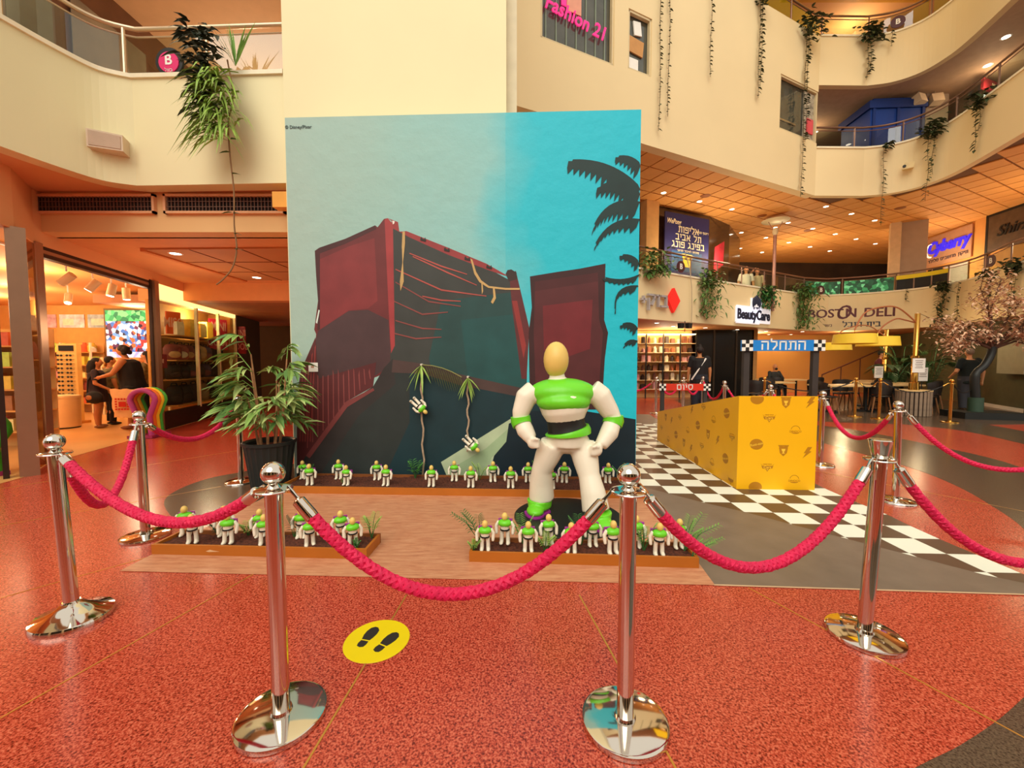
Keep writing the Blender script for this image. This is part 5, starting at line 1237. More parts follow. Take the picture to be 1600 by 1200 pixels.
# downlights in the passage panel
def downlight(p, label, rad=.075, group='recessed downlights', mat=LAMP):
    r = E0('downlight', p, label, 'downlight', group)
    MB().lathe([(rad * .8, -.002), (rad, -.004), (rad * 1.1, 0), (rad * .9, .0)], p, 20).build('rim', WHITE, r, True)
    MB().lathe([(0, -.0025), (rad * .82, -.0025)], p, 20).build('lens', mat, r)
downlight((-5.3, 6.5, 3.074), 'round downlight in the passage panel near the vents', .09)
downlight((-5.15, 8.3, 3.074), 'round downlight in the passage panel near the mural', .09)
sp = E0('sprinkler', (-3.55, 7.35, 3.03), 'small dark sprinkler under the passage panel', 'sprinkler')
MB().lathe([(.0, .045), (.09, .045), (.1, .03), (.03, .02), (.02, 0), (.04, -.02), (0, -.025)], (-3.55, 7.35, 3.03), 16).build('head', M('sprinkler_brass', '#B07A50', .4), sp, True)
# ---- screen, posters, shelves, goods
scn = E0('wall_screen', (-10.5, 11.3, 1.45), 'large bright screen picture of colourful fruit in the shop', 'screen')
def speckle(name, cols, scale, em=0.):
    m = bpy.data.materials.new(name); m.use_nodes = True; nt = m.node_tree; b = nt.nodes['Principled BSDF']
    tc = nt.nodes.new('ShaderNodeTexCoord'); vo = nt.nodes.new('ShaderNodeTexVoronoi'); vo.inputs['Scale'].default_value = scale
    nt.links.new(tc.outputs['Object'], vo.inputs['Vector']); sx = nt.nodes.new('ShaderNodeSeparateColor'); nt.links.new(vo.outputs['Color'], sx.inputs[0])
    r = nt.nodes.new('ShaderNodeValToRGB'); r.color_ramp.interpolation = 'CONSTANT'; e = r.color_ramp.elements
    e[0].color = lin(cols[0]); e[1].position = 1 / len(cols); e[1].color = lin(cols[1])
    for i, c in enumerate(cols[2:]): k = e.new((i + 2) / len(cols)); k.color = lin(c)
    nt.links.new(sx.outputs[0], r.inputs[0]); nt.links.new(r.outputs[0], b.inputs['Base Color'])
    if em: nt.links.new(r.outputs[0], b.inputs['Emission Color']); b.inputs['Emission Strength'].default_value = em
    return m
MB().bb((-11.25, 11.28, 1.35), (-9.65, 11.34, 2.85)).build('casing', M('screen_case', '#8A6A3C', .6), scn)
MB().bb((-11.2, 11.27, 1.6), (-9.7, 11.28, 2.6)).build('picture', speckle('fruit_picture', ['#E8E2F0', '#B03A3A', '#3A6FC0', '#5A2A50', '#D86A3A', '#F4F0F4', '#2A1A30', '#6AA0E0'], 11, .8), scn)
MB().bb((-11.2, 11.265, 2.5), (-9.7, 11.275, 2.8)).build('leafy_band', speckle('leaf_picture', ['#2FA05A', '#4CC070', '#1C7A4A', '#7AD08A'], 9, .8), scn)
MB().bb((-11.2, 11.265, 1.4), (-9.7, 11.275, 1.66)).build('basket_band', speckle('basket_picture', ['#C8CCF4', '#9AA4E0', '#E4E6FA'], 5, .8), scn)
SH = M('shelf_wood', '#D89A4C', .6, var=.06)
def shelf_unit(x0, x1, y, zs, label, z1, dpt=.4, nup=4):
    r = E0('display_shelf', ((x0 + x1) / 2, y, .004), label, 'shelf', 'shop display shelves')
    for z in zs: MB().bb((x0, y - dpt, z - .02), (x1, y, z)).build('shelf_board', SH, r)
    for k in range(nup): x = x0 + (x1 - x0) * k / (nup - 1); MB().bb((x - .02, y - dpt, .004), (x + .02, y - dpt + .04, z1)).build('upright', M('white_mullion', '#F2DFB0', .5), r)
    MB().bb((x0, y - .01, .004), (x1, y, z1)).build('back_board', M('shelf_back', '#E0A860', .7), r)
    return r
GC = [M('goods_%d' % i, c, .5, var=.12, scale=12) for i, c in enumerate(['#E8C24A', '#C9E05A', '#D8663A', '#F0E4C8', '#8C3A24', '#E89AA0', '#F2D98A', '#A86A3A'])]
def goods(name, x, y, z, w_, d_, h_, m_, label, group, round_=False):
    g = MB()
    if round_: g.lathe([(0, 0), (w_ / 2 * .9, 0), (w_ / 2, h_ * .12), (w_ / 2, h_ * .7), (w_ / 2 * .55, h_ * .85), (w_ / 2 * .5, h_), (0, h_)], (x, y, z), 10)
    else: g.bb((x - w_ / 2, y - d_ / 2, z), (x + w_ / 2, y + d_ / 2, z + h_ * .86)); g.bb((x - w_ / 2 * .9, y - d_ / 2 * .9, z + h_ * .86), (x + w_ / 2 * .9, y + d_ / 2 * .9, z + h_))
    o = g.build(name, m_, None, round_); return tag(o, label, name.replace('_', ' '), group)
rg = random.Random(5)
for (x0, x1, y, where) in ((-13.8, -11.4, 11.4, 'back wall shelf of the shop'), (-10.6, -8.9, 10.9, 'low shelf under the fruit screen')):
    zs = (.25, .6, .95, 1.3, 1.65) if x0 < -12 else (.25, .6, .95, 1.25)
    shelf_unit(x0, x1, y, zs, 'tan display shelf with goods, ' + where, zs[-1] + .25)
    for zi, z in enumerate(zs):
        n = int((x1 - x0) / .24)
        for k in range(n):
            x = x0 + .14 + k * .24
            kind = (zi + (0 if x0 < -12 else 1)) % 3
            goods(['boxed_good', 'jar', 'boxed_good'][kind], x, y - .2, z, rg.uniform(.12, .19), .2, rg.uniform(.14, .26), GC[(zi * 2 + k // 3) % 8], '%s on the %s, %s board up, %s along' % (['coloured box', 'round jar', 'coloured box'][kind], where, ORD[zi], ORD[k]), 'goods on the ' + where, kind == 1)
for k in range(9): goods('plush_toy', -13.66 + k * .26, 11.25, 1.66, .2, .18, .24, GC[1] if k < 6 else GC[0], 'yellow green plush on the top board of the back shelf, %s along' % ORD[k], 'plush toys on the back shelf', True)
for k, (x0, x1, c) in enumerate(((-13.7, -12.9, '#E8B0B8'), (-12.8, -12.1, '#F2D8DC'), (-12.0, -11.1, '#B9C8CC'))):
    o = E0('wall_poster', ((x0 + x1) / 2, 11.58, 2.35), ['pink wall poster high in the shop, next to the entrance post', 'pale pink wall poster in the middle of the three', 'grey wall poster of pens beside the fruit screen'][k], 'poster')
    MB().bb((x0, 11.57, 2.35), (x1, 11.59, 2.72)).build('sheet', M('poster_%d' % k, c, .7, var=.35, scale=6), o); MB().bb((x0 + .1, 11.565, 2.42), (x1 - .3, 11.575, 2.6)).build('printed_shape', GC[3], o)
# near shop shelf seen past the corner post
shelf_unit(-9.6, -7.4, 6.6, (.3, .62, .95, 1.3, 1.62), 'tan display shelf just inside the near shop window', 1.9)
for zi, z in enumerate((.3, .62, .95, 1.3, 1.62)):
    for k in range(8): goods('boxed_good', -9.5 + k * .27, 6.4, z, .2, .2, rg.uniform(.15, .25), GC[(zi + k) % 8], 'coloured box on the near window shelf, %s board up, %s along' % (ORD[zi], ORD[k]), 'goods on the near window shelf')
# sunglasses stand
gs = E0('sunglasses_stand', (-9.86, 9.05, .004), 'tall stand with rows of dark sunglasses in the shop', 'display stand')
MB().bb((-10.06, 9.0, .004), (-9.62, 9.1, 1.78)).build('panel', M('stand_panel', '#E8C070', .6), gs); MB().bb((-10.0, 8.985, 1.62), (-9.68, 9.0, 1.74)).build('header_sign', BLACK, gs); MB().bb((-10.1, 8.9, .004), (-9.58, 9.2, .06)).build('foot', SH, gs)
sgl = MB(); sgl.ball((-.038, 0, 0), (.032, .01, .024), 8); sgl.ball((.038, 0, 0), (.032, .01, .024), 8); sgl.tube([(-.01, 0, .008), (.01, 0, .008)], .004, 5); sgl.tube([(-.068, 0, .008), (-.07, .05, .008)], .003, 4); sgl.tube([(.068, 0, .008), (.07, .05, .008)], .003, 4)
proto = sgl.build('sunglasses', BLACK, None, True, True)
for c_ in range(2):
    for r_ in range(13):
        o = proto if (c_, r_) == (0, 0) else inst(proto, 'sunglasses', (0, 0, 0))
        o.location = (-9.945 + c_ * .2, 8.95, 1.52 - r_ * .095); tag(o, 'dark sunglasses in the %s column of the tall shop stand, %s down' % (ORD[c_], (ORD + ['last'])[r_]), 'sunglasses', 'sunglasses on the shop stand')
# waste bin
bn = E0('waste_bin', (-9.32, 8.42, .004), 'cream round waste bin inside the shop entrance', 'bin')
BIN = M('bin_cream', '#EBC58A', .4, var=.03)
MB().lathe([(0, .03), (.235, .03), (.24, .06), (.25, .62), (0, .62)], (-9.32, 8.42, 0), 32).build('body', BIN, bn, True); MB().lathe([(.255, .62), (.262, .64), (.25, .68), (.1, .7), (0, .7)], (-9.32, 8.42, 0), 32).build('lid', BIN, bn, True); MB().lathe([(0, .004), (.23, .004), (.235, .03), (0, .03)], (-9.32, 8.42, 0), 32).build('foot', BLACK, bn, True)
# rainbow arches at the entrance
def arches(p, cols, label, hh, w_, dr, tr_=.045):
    r = E0('rainbow_arch', p, label, 'arch stand', 'foam rainbow arches at the shop entrance'); p = Vector(p); d = Vector(dr).normalized(); s = Vector((-d.y, d.x, 0))
    for k, c in enumerate(cols):
        o = p + d * (k * tr_ * 1.9); path = [o - s * w_ * .62] + [o - s * w_ * .5 + Vector((0, 0, hh * .45))] + [o + Vector((-s.x * w_ * math.cos(a), -s.y * w_ * math.cos(a), hh - w_ * .95 + w_ * .95 * math.sin(a))) * 1 for a in [q * math.pi / 10 for q in range(11)]] + [o + s * w_ * .5 + Vector((0, 0, hh * .45)), o + s * w_ * .62]
        MB().tube(path, tr_, 10).build('arch_tube', M('foam_' + c[1:], c, .5, var=.05), r, True)
    MB().box((p.x + d.x * .14, p.y + d.y * .14, .03), (w_ * 2, .5, .05), math.atan2(s.y, s.x)).build('foot', M('arch_foot', '#9A2A5A', .5), r)
arches((-6.66, 7.3, .004), ['#B8468A', '#E87A2A', '#F0D030', '#46B848'], 'small rainbow arch stand behind the far entrance post', .86, .2, (-.15, 1, 0))
arches((-6.28, 4.72, .004), ['#46C838', '#D8D83A', '#B85AA0'], 'green and yellow rainbow arch stand at the frame edge', .74, .22, (-1, .5, 0), .07)
# ---- display window goods: bags
def bag(w_, h_, m_, kind):
    g = E0('shop_bag', (0, 0, 0)); b = MB(); b.tube([(0, 0, .0), (0, 0, h_ * .1), (0, 0, h_ * .7), (0, 0, h_ * .92), (0, 0, h_)], [w_ * .42, w_ * .5, w_ * .5, w_ * .36, w_ * .1], 12)
    b.v = [(x, y * .5, z) for x, y, z in b.v]; b.build('body', m_, g, True, True)
    q = MB(); q.ball((0, -w_ * .24, h_ * .32), (w_ * .34, w_ * .1, h_ * .22), 10); q.build('pocket', M('bag_pocket_%d' % kind, ['#3A2A24', '#C8A070', '#9A5A5A', '#E8E0C8'][kind % 4], .6, var=.2), g, True, True)
    MB().tube([(-w_ * .16, 0, h_ * .96), (-w_ * .12, 0, h_ * 1.1), (w_ * .12, 0, h_ * 1.1), (w_ * .16, 0, h_ * .96)], .012, 6).build('strap', BLACK, g, True, True)
    return g
BG = [M('bag_%d' % i, c, .5, var=.15, scale=9) for i, c in enumerate(['#2A2422', '#8A4440', '#4A4038', '#A85A52', '#1C1A1C', '#B08A5A', '#5A5070'])]
bagp = [bag(.34, .42, BG[i], i) for i in range(7)]
def win(q, off, z): return Vector((-6.97 - .91 * q - off * .97, 8.05 + 3.61 * q + off * -.245 * 0 + off * .0, z))
wb = struct(ribbon([(-7.95, 8.95), (-8.6, 11.6)], .05, .36, 2.75).build('wall_window_back', M('window_backing', '#D9A050', .7, var=.2, scale=2)), 'lit tan backing of the display window')
for z in (.40, .98, 1.42, 1.98):
    rb = ribbon([(-7.42, 9.0), (-8.05, 11.55)], .5, z - .02, z); tag(rb.build('window_shelf', SH), 'long tan board in the display window, %s from the floor' % ORD[(.40, .98, 1.42, 1.98).index(z)], 'shelf', 'boards in the display window')
rows_ = [(1.43, .36, ['striped backpack', 0], (1, 3, 1, 2, 5, 6, 0, 4)), (.99, .34, ['dark handbag'], (0, 4, 2, 0, 6, 4, 5)), (.41, .44, ['black travel bag'], (4, 4, 0, 5, 4, 0))]
first = {}
for zi, (z, hh, nm, cs) in enumerate(rows_):
    for k, c_ in enumerate(cs):
        o = copy_tree(bagp[c_]); q = .32 + .57 * k / (len(cs) - 1); p = win(q, .42, z); o.location = p; o.rotation_euler = (0, 0, 1.35 + rg.uniform(-.15, .15)); o.scale = (1.12, 1, hh / .42)
        tag(o, '%s in the display window, %s from the entrance post' % (nm[0], ORD[k]), 'bag', 'bags in the display window')
for g in bagp:
    for ch in list(g.children): bpy.data.objects.remove(ch)
    bpy.data.objects.remove(g)
for k, (q, w_, h_) in enumerate(((.34, .3, .3), (.48, .35, .4), (.6, .4, .34), (.72, .3, .42), (.9, .3, .3))):
    p = win(q, .4, 1.99); goods('boxed_good', p.x, p.y, 1.99, w_, .2, h_, GC[(3, 0, 6, 0, 2)[k]], 'box on the top board of the display window, %s from the entrance post' % ORD[k], 'boxes at the top of the display window')
REDS = M('sign_crimson', '#D3173F', .5, var=.03); REDD = M('sign_dark_red', '#8A1A24', .6, var=.05); ORG = M('sign_orange', '#DE5A22', .5, var=.03)
def shop_sign(p, rz, w_, h_, m_, txt, size, label, tm_=None):
    r = E0('shop_sign', p, label, 'sign', None, rz); MB().bb((-w_ / 2, -.02, 0), (w_ / 2, .02, h_)).build('board', m_, r, local=True)
    for k, t_ in enumerate(txt): letters('lettering', t_, size, tm_ or M('sign_ink_pale', '#F0B8A8', .6, var=0), (0, -.024, h_ * (1 - (k + .5) / len(txt))), 0, r, .002, .004, sx=.62)
shop_sign((-8.02, 11.15, 1.72), 1.31, .5, .82, REDS, ['MINI', 'GOOD'], .34, 'bright red shop sign inside the display window')
shop_sign((-7.62, 9.2, 2.0), 1.31, .3, .5, ORG, ['MISO'], .3, 'orange sign near the entrance in the display window')
shop_sign((-7.86, 11.80, 1.62), 0.15, .3, .78, REDD, ['MINI', 'GOOD'], .26, 'dark red shop sign on the passage wall', M('sign_ink_dim', '#C8887A', .6, var=0))
shop_sign((-7.12, 8.22, 1.25), 1.31, .26, .28, REDD, ['SALE'], .1, 'small dark red card beside the far entrance post')
struct(ribbon([F4, (-8.4, 13.6)], .15, 0, 2.72).build('wall_passage_side', M('passage_side', '#4A3A2C', .7)), 'dark wall of the passage past the display window')
# black scroll ornament on the passage end wall
orn = MB(); orn.tube([(-6.2 + .5 * t, 15.17, 2.25 - .55 * t + .12 * math.sin(t * 7)) for t in [k / 10 for k in range(11)]], .03, 6); orn.tube([(-6.5 + .35 * t, 15.17, 2.1 - .45 * t) for t in (0, .3, .6, 1)], .025, 6)
tag(orn.build('wall_ornament', BLACK), 'black curled ornament on the olive passage wall', 'ornament')
# ---- people in the shop
NAVY = M('dark_plum_cloth', '#2E2028', .8, var=.15); BLK = M('black_cloth', '#171416', .8, var=.2); OLIVE = M('olive_cloth', '#7A7250', .8, var=.4, scale=14)
SAND = M('sandal', '#8A5A3A', .6)
person('girl in a dark short dress carrying a bag, standing in the shop', (-8.6, 8.42, .004), 2.2, 1.46, NAVY, NAVY, hair_style='long', skin=SKIN_B, bot='skirt', bot_len=.37, top_low=.45, shoes=SAND, arms=[((-.15, .0, .64), (-.13, -.12, .56)), ((.15, .02, .64), (.14, -.08, .52))])
person('woman in a black tank top holding a printed tote bag in the shop', (-7.78, 8.35, .004), -1.25, 1.72, BLK, BLK, hair_style='curly', skin=SKIN_B, sleeves='none', bot='trousers', bot_len=.3, lean=.2, shoes=SAND, bulk=1.25, arms=[((-.16, .03, .60), (-.15, -.03, .45)), ((.14, -.1, .66), (.1, -.24, .62))], legs=[((-.06, -.01, .285), (-.06, .02, .05)), ((.06, -.01, .285), (.07, -.02, .05))])
person('woman in an olive patterned top behind the white shelf upright', (-8.25, 9.2, .004), -1.3, 1.62, OLIVE, BLK, hair_style='long')
person('person in black trousers half hidden behind the girl', (-8.75, 8.85, .004), 2.6, 1.5, OLIVE, BLK, hair_style='short', skin=SKIN_B)
hb = E0('hand_bag', (-8.42, 8.2, .52), 'dark bag with a pale emblem carried at the girl hip', 'bag')
b = MB(); b.ball((-8.42, 8.17, .66), (.17, .09, .13), 14); b.build('body', BLK, hb, True); MB().tube([(-8.56, 8.17, .72), (-8.62, 8.25, 1.0), (-8.5, 8.3, 1.22)], .014, 6).build('strap', BLK, hb, True); MB().ball((-8.45, 8.09, .66), (.07, .02, .05), 10).build('emblem', GC[7], hb, True)
tb_ = E0('tote_bag', (-7.66, 8.0, .28), 'cream plastic tote bag with a red square emblem', 'bag', None, .12)
TOTE = M('tote_cream', '#E8BE88', .5, var=.06, scale=8, bump=.3, bscale=20)
vs = []; fs = []
for j in range(7):
    z = .0 + .56 * j / 6; wv = .19 + .05 * (j / 6)
    for i in range(9): x = -wv + 2 * wv * i / 8; vs += [(x + .015 * math.sin(j * 2 + i), -.05 * math.cos(x / wv * 1.5) * (1 - .7 * j / 6) - .004, z + .012 * math.sin(i * 1.7)), (x + .015 * math.sin(j * 2 + i), .05 * math.cos(x / wv * 1.5) * (1 - .7 * j / 6) + .004, z + .012 * math.sin(i * 1.7))]
for j in range(6):
    for i in range(8):
        a = (j * 9 + i) * 2; fs += [(a, a + 2, a + 20, a + 18), (a + 1, a + 19, a + 21, a + 3)]
MB().add(vs, fs).build('sack', TOTE, tb_, True, True)
mk = MB(); RI = M('tote_red', '#C8281C', .6, var=0)
for i in range(5):
    for j in range(5):
        if 0 < i < 4 and 0 < j < 4: continue
        mk.bb((-.12 + i * .052, -.066, .15 + j * .05), (-.12 + i * .052 + .036, -.062, .15 + j * .05 + .034))
mk.bb((-.055, -.066, .215), (.075, -.062, .315)); mk.build('square_emblem', RI, tb_, local=True)
# ---- upper left gallery: rail, sign, plants, speaker
def railing(path, z0, h, label, every=1.1, group=None, glass=GLS, metal=None, panel=None, rail_r=.028, skip=None):
    metal = metal or M('rail_metal', '#D9C3A2', .3, .7, var=0)
    Pp = [Vector(p[:2]) for p in path]; r = E0('balcony_railing', (Pp[0].x, Pp[0].y, z0), label, 'railing', group)
    MB().tube([(p.x, p.y, z0 + h) for p in Pp], rail_r, 10).build('handrail', metal, r, True)
    MB().tube([(p.x, p.y, z0 + h - .1) for p in Pp], .012, 6).build('lower_rail', metal, r, True)
    acc = [0]
    for a, b in zip(Pp[:-1], Pp[1:]): acc.append(acc[-1] + (b - a).length)
    def at_(s):
        for i in range(len(Pp) - 1):
            if s <= acc[i + 1] + 1e-9: t = (s - acc[i]) / max(1e-9, acc[i + 1] - acc[i]); return Pp[i].lerp(Pp[i + 1], t)
        return Pp[-1]
    n = max(1, round(acc[-1] / every)); st_ = [acc[-1] * k / n for k in range(n + 1)]
    for s in st_:
        p = at_(s); MB().tube([(p.x, p.y, z0), (p.x, p.y, z0 + h)], .02, 8).build('post', metal, r, True)
    for k, (s0, s1) in enumerate(zip(st_[:-1], st_[1:])):
        pts = [at_(s0 + (s1 - s0) * (.04 + .92 * q / 4)) for q in range(5)]
        ribbon([(p.x, p.y) for p in pts], .012, z0 + .02, z0 + h - .12).build('glass_panel', (panel(k, n) if panel else glass), r)
    return r
railing(offset(PL, -.1), 4.95, .62, 'curved rail with glass panels above the left gallery parapet', 1.0)
bs = E0('round_sign', (-4.3, 5.4, 4.98), 'round black sign with a pink centre and letter B on the left rail', 'sign')
MB().tube([(-4.3, 5.30, 5.13), (-4.3, 5.33, 5.13)], .17, 32).build('disc', BLACK, bs, True); MB().tube([(-4.3, 5.29, 5.12), (-4.3, 5.30, 5.12)], .125, 32).build('pink_centre', M('sign_pink', '#E0246E', .5, var=0), bs, True)
letters('lettering', 'B', .17, WHITE, (-4.3, 5.287, 5.14), 0, bs, .001, .004); letters('lettering', 'בזול'[::-1], .05, WHITE, (-4.3, 5.287, 5.02), 0, bs, .001, .001)
spk = E0('wall_speaker', (-4.93, 5.12, 3.93), 'white box speaker on the curved left parapet', 'speaker', None, .38)
MB().xz([(-.17, 0), (.17, 0), (.17, .19), (-.17, .21)], -.1, .12).build('case', M('speaker_case', '#D8C0A4', .5), spk, local=True); MB().xz([(-.15, .02), (.15, .02), (.15, .17), (-.15, .19)], -.108, -.1).build('grille', M('speaker_grille', '#C4A890', .6, bump=.4, bscale=150), spk, local=True)
def clump(p, n, ln, wd, m_, label, spread=1., droop=.6, up=.3, out=(0, -1), name='hanging_plant', group='plants hanging from the galleries', ry=0):
    r = E0(name, p, label, 'plant', group); lf = MB(); rr = random.Random(hash(label) % 999 if False else len(label) * 7 + int(abs(p[0]) * 31))
    for k in range(n):
        a = rr.uniform(0, 6.283); c = Vector(p) + Vector((rr.gauss(0, .09 * spread), rr.uniform(-.08, .0) * 1.0, rr.gauss(0, .1 * spread)))
        d = Vector((math.cos(a) + out[0] * .3, math.sin(a) * .5 + out[1] * .5, rr.uniform(-.4, 1) * up)); blade(lf, c, d, ln * rr.uniform(.6, 1.15), wd, 0, droop)
    lf.build('leaves', m_, r); return r
DKL = M('dark_leaf', '#26301F', .5, var=.3, scale=9)
pl_ = E0('hanging_plant', (-3.62, 5.06, 4.98), 'dark broad leaved plant hanging over the left parapet', 'plant', 'plants hanging from the galleries')
lf = MB(); rr = random.Random(4)
for k in range(230):
    t = rr.random(); c = Vector((-3.62 + rr.gauss(0, .11) * (1 - .4 * t), 5.02 - rr.random() * .12, 5.3 - 1.05 * t)); a = rr.uniform(0, 6.28)
    blade(lf, c, (math.cos(a), -abs(math.sin(a)) * .8, rr.uniform(-.5, .4)), rr.uniform(.12, .21), .06, 0, .5)
lf.build('leaves', DKL, pl_)
pl2 = E0('hanging_plant', (-3.62, 4.98, 3.9), 'light green spider plant hanging below the dark one', 'plant', 'plants hanging from the galleries')
lf = MB()
for k in range(260):
    t = rr.random(); c = Vector((-3.48 + rr.gauss(0, .08), 5.0 - rr.random() * .1, 4.75 - .75 * t)); a = rr.uniform(0, 6.28)
    blade(lf, c, (math.cos(a) * 1.0, -abs(math.sin(a)) * .9, rr.uniform(-.2, .9)), rr.uniform(.22, .42), .03, 0, rr.uniform(.7, 1.3))
lf.build('leaves', M('spider_leaf', '#8FAE4A', .5, var=.3, scale=7), pl2)
pl3 = E0('hanging_plant', (-3.45, 5.05, 5.2), 'upright thin leaved plant at the left rail', 'plant', 'plants hanging from the galleries')
lf = MB()
for k in range(14): a = rr.uniform(-.8, .8); blade(lf, (-3.35, 5.12, 4.95), (math.sin(a) * .9, -.1, 1), rr.uniform(.4, .65), .03, 0, .15)
lf.build('leaves', GRN[2], pl3)
bv = E0('bare_vine', (-3.3, 4.95, 2.45), 'long bare brown vine dangling from the left gallery past the vents', 'vine')
pts = [(-3.38, 5.02, 4.95), (-3.30, 4.98, 4.5), (-3.36, 4.97, 4.2), (-3.34, 4.95, 3.8), (-3.31, 4.95, 3.4), (-3.32, 4.95, 3.0), (-3.30, 4.95, 2.72), (-3.36, 4.95, 2.5), (-3.48, 4.95, 2.36), (-3.56, 4.95, 2.30)]
MB().tube(smooth_path(pts, 5), .009, 5).build('stem', M('vine_brown', '#8A6644', .8), bv, True)
lf = MB()
for (z, s) in ((4.55, 1), (4.3, -1), (4.0, 1), (3.85, -1), (3.6, 1), (3.15, -1), (3.14, 1), (2.9, 1), (2.72, 1)): blade(lf, (-3.33, 4.95, z), (s, -.2, .1), .13, .045, 0, .3)
lf.build('leaves', GRN[1], bv)
struct(ribbon([(-6.9, 2.5), (-5.95, 5.6), (-5.82, 12)], .1, 4.15, 6.75).build('wall_gallery_shopfront', M('upper_shop_wall', '#6E4A34', .4, var=.4, scale=.9)), 'brown shop front behind the left gallery rail')
for k, (y0, y1) in enumerate(((3.4, 4.4), (4.5, 5.5), (5.7, 6.8))):
    mb = MB(); x0, x1 = [(-6.9 + .95 * (y - 2.5) / 3.1 if y < 5.6 else -5.95 + .13 * (y - 5.6) / 6.4) + .03 for y in (y0, y1)]
    ribbon([(x0, y0), (x1, y1)], -.01, 4.3, 6.3, mb); struct(mb.build('window_upper_%d' % (k + 1), M('upper_glass', '#8E8470', .08, var=.35, scale=1.3, spec=.8)), 'glazed bay of the upper shop front, %s from the frame edge' % ORD[k])
# ================================================================== RIGHT SIDE: galleries, signs, cafe
GREYC = M('grey_column', '#A89078', .7, var=.04)
struct(MB().prism(g1 + [(24, 7.6), (24, 30), (0, 30), (0, 10.6)], 3.0, 3.2).build('floor_level_one', M('level_one_floor', '#B88A5C', .5)), 'floor of the first gallery')
# lights of the galleries
for k, (x, y, z, e) in enumerate(((7.2, 14.0, 4.9, 90), (12.0, 17.5, 4.9, 170), (15.9, 15.5, 4.9, 110), (15.0, 11.5, 4.9, 90), (5.6, 13.2, 4.9, 50))): lamp('gallery_light', 'POINT', (x, y, z), e, (1, .78, .48), .3)
for k, (x, y, e) in enumerate(((6.2, 15.0, 50), (10.5, 17.4, 60), (13.5, 16.5, 60), (12.6, 12.6, 36), (15.5, 12.2, 25))): lamp('cafe_light', 'POINT', (x, y, 2.35), e, (1, .75, .42), .2)
lamp('upper_gallery_light', 'POINT', (13.6, 12.0, 9.2), 30, (1, .72, .42), .2); lamp('upper_gallery_light', 'POINT', (10.6, 15.0, 9.3), 22, (1, .72, .42), .2)
lamp('top_gallery_light', 'POINT', (11.5, 14.5, 12.3), 60, (1, .78, .42), .2)
for (x, y, tx, ty) in ((4.1, 10.9, 4.4, 12.0), (6.2, 11.9, 6.6, 13.2), (8.4, 12.95, 8.9, 14.4), (10.6, 13.4, 11.4, 15.7), (12.4, 13.0, 13.4, 15.4)): lamp('parapet_fill_spot', 'SPOT', (x, y, 6.5), 75, (1, .9, .7), .08, (tx, ty, 3.1), 80, .9)  # added spots without fixtures, they brighten the sign parapet
# rails
RAILM = M('bronze_rail', '#8A6A58', .35, .6, var=0)
CIRC = speckle('circuit_print', ['#1E5A3C', '#2A7A4E', '#3EA86A', '#1A4A30', '#7AE0A8', '#245E40'], 9, .15)
YELP = M('yellow_black_panel', '#E8D018', .4, var=.02)
P1r = offset(P1, .1); acc1 = [0]
for a_, b_ in zip(P1r[:-1], P1r[1:]): acc1.append(acc1[-1] + math.dist(a_, b_))
i0 = min(range(len(P1r)), key=lambda i: math.dist(P1r[i], (11.2, 15.8))); i1 = min(range(len(P1r)), key=lambda i: math.dist(P1r[i], (14.0, 15.0))); i2 = min(range(len(P1r)), key=lambda i: math.dist(P1r[i], (14.55, 13.75)))
railing(P1r[:i0 + 1], 4.0, .62, 'glass balcony rail above the beauty shop sign', 1.35, 'first gallery rails', metal=RAILM)
railing(P1r[i0:i1 + 1], 4.0, .62, 'balcony rail with the green circuit print above the deli sign', 1.3, 'first gallery rails', panel=lambda k, n: CIRC, metal=RAILM)
railing(P1r[i1:i2 + 1], 4.0, .62, 'balcony rail with black panels and yellow top strips', .55, 'first gallery rails', panel=lambda k, n: BLACK, metal=RAILM)
railing(P1r[i2:], 4.0, .62, 'balcony rail above the pale leaved tree', 1.3, 'first gallery rails', metal=RAILM)
yb = E0('yellow_strip', (14.3, 14.3, 4.35), 'yellow strip along the top of the black rail panels', 'sign strip')
rb_ = ribbon([(p[0], p[1]) for p in offset(P1r[i1:i2 + 1], -.03)], .01, 4.38, 4.52); rb_.build('strip_sheet', YELP, yb)
railing(offset(P2, .1), 7.9, .62, 'second gallery rail in front of the blue booth', 1.3, metal=RAILM)
railing(offset([(4.2, 10.29)] + P2, .1), 11.15, .62, 'top gallery rail under the yellow cove', 1.4, metal=RAILM)
# ---- shop signs on the parapet
def sgn(name, label, cat='sign'): return E0(name, (0, 0, 0), label, cat)
SA = .53
def bp(x, y, out=.05, ang=SA): return (x + math.sin(ang) * out, y - math.cos(ang) * out)
sg = E0('shop_sign', (4.0, 11.65, 2.95), 'grey raised Hebrew letters on the gallery parapet by the mural', 'sign')
LG = M('silver_letters', '#B9B4B8', .35, .3, var=0); p = bp(4.0, 11.70, .08)
letters('lettering', 'בוק+'[::-1], .52, LG, (p[0], p[1], 3.12), SA, sg, .04, .01)
dg_ = E0('diamond_sign', (4.72, 12.1, 2.9), 'red diamond shaped sign on the gallery parapet', 'sign')
p = bp(4.72, 12.137, .0)
dm = MB(); c_, s_ = math.cos(SA), math.sin(SA)
dm.xz([(0, -.36), (.27, 0), (0, .36), (-.27, 0)], -.1, -.0); dm.v = [(p[0] + x * c_ - y * s_, p[1] + x * s_ + y * c_, 3.19 + z) for x, y, z in dm.v]
dm.build('diamond', EM('sign_red_lit', '#E8201A', .35), dg_)
bt = E0('beauty_sign', (8.2, 14.0, 2.7), 'white backed BeautyCare sign with a dark crown emblem', 'sign')
NV = M('navy_ink', '#1C2440', .4, var=0); p = bp(8.25, 14.12, .07, .5)
bk_ = MB()
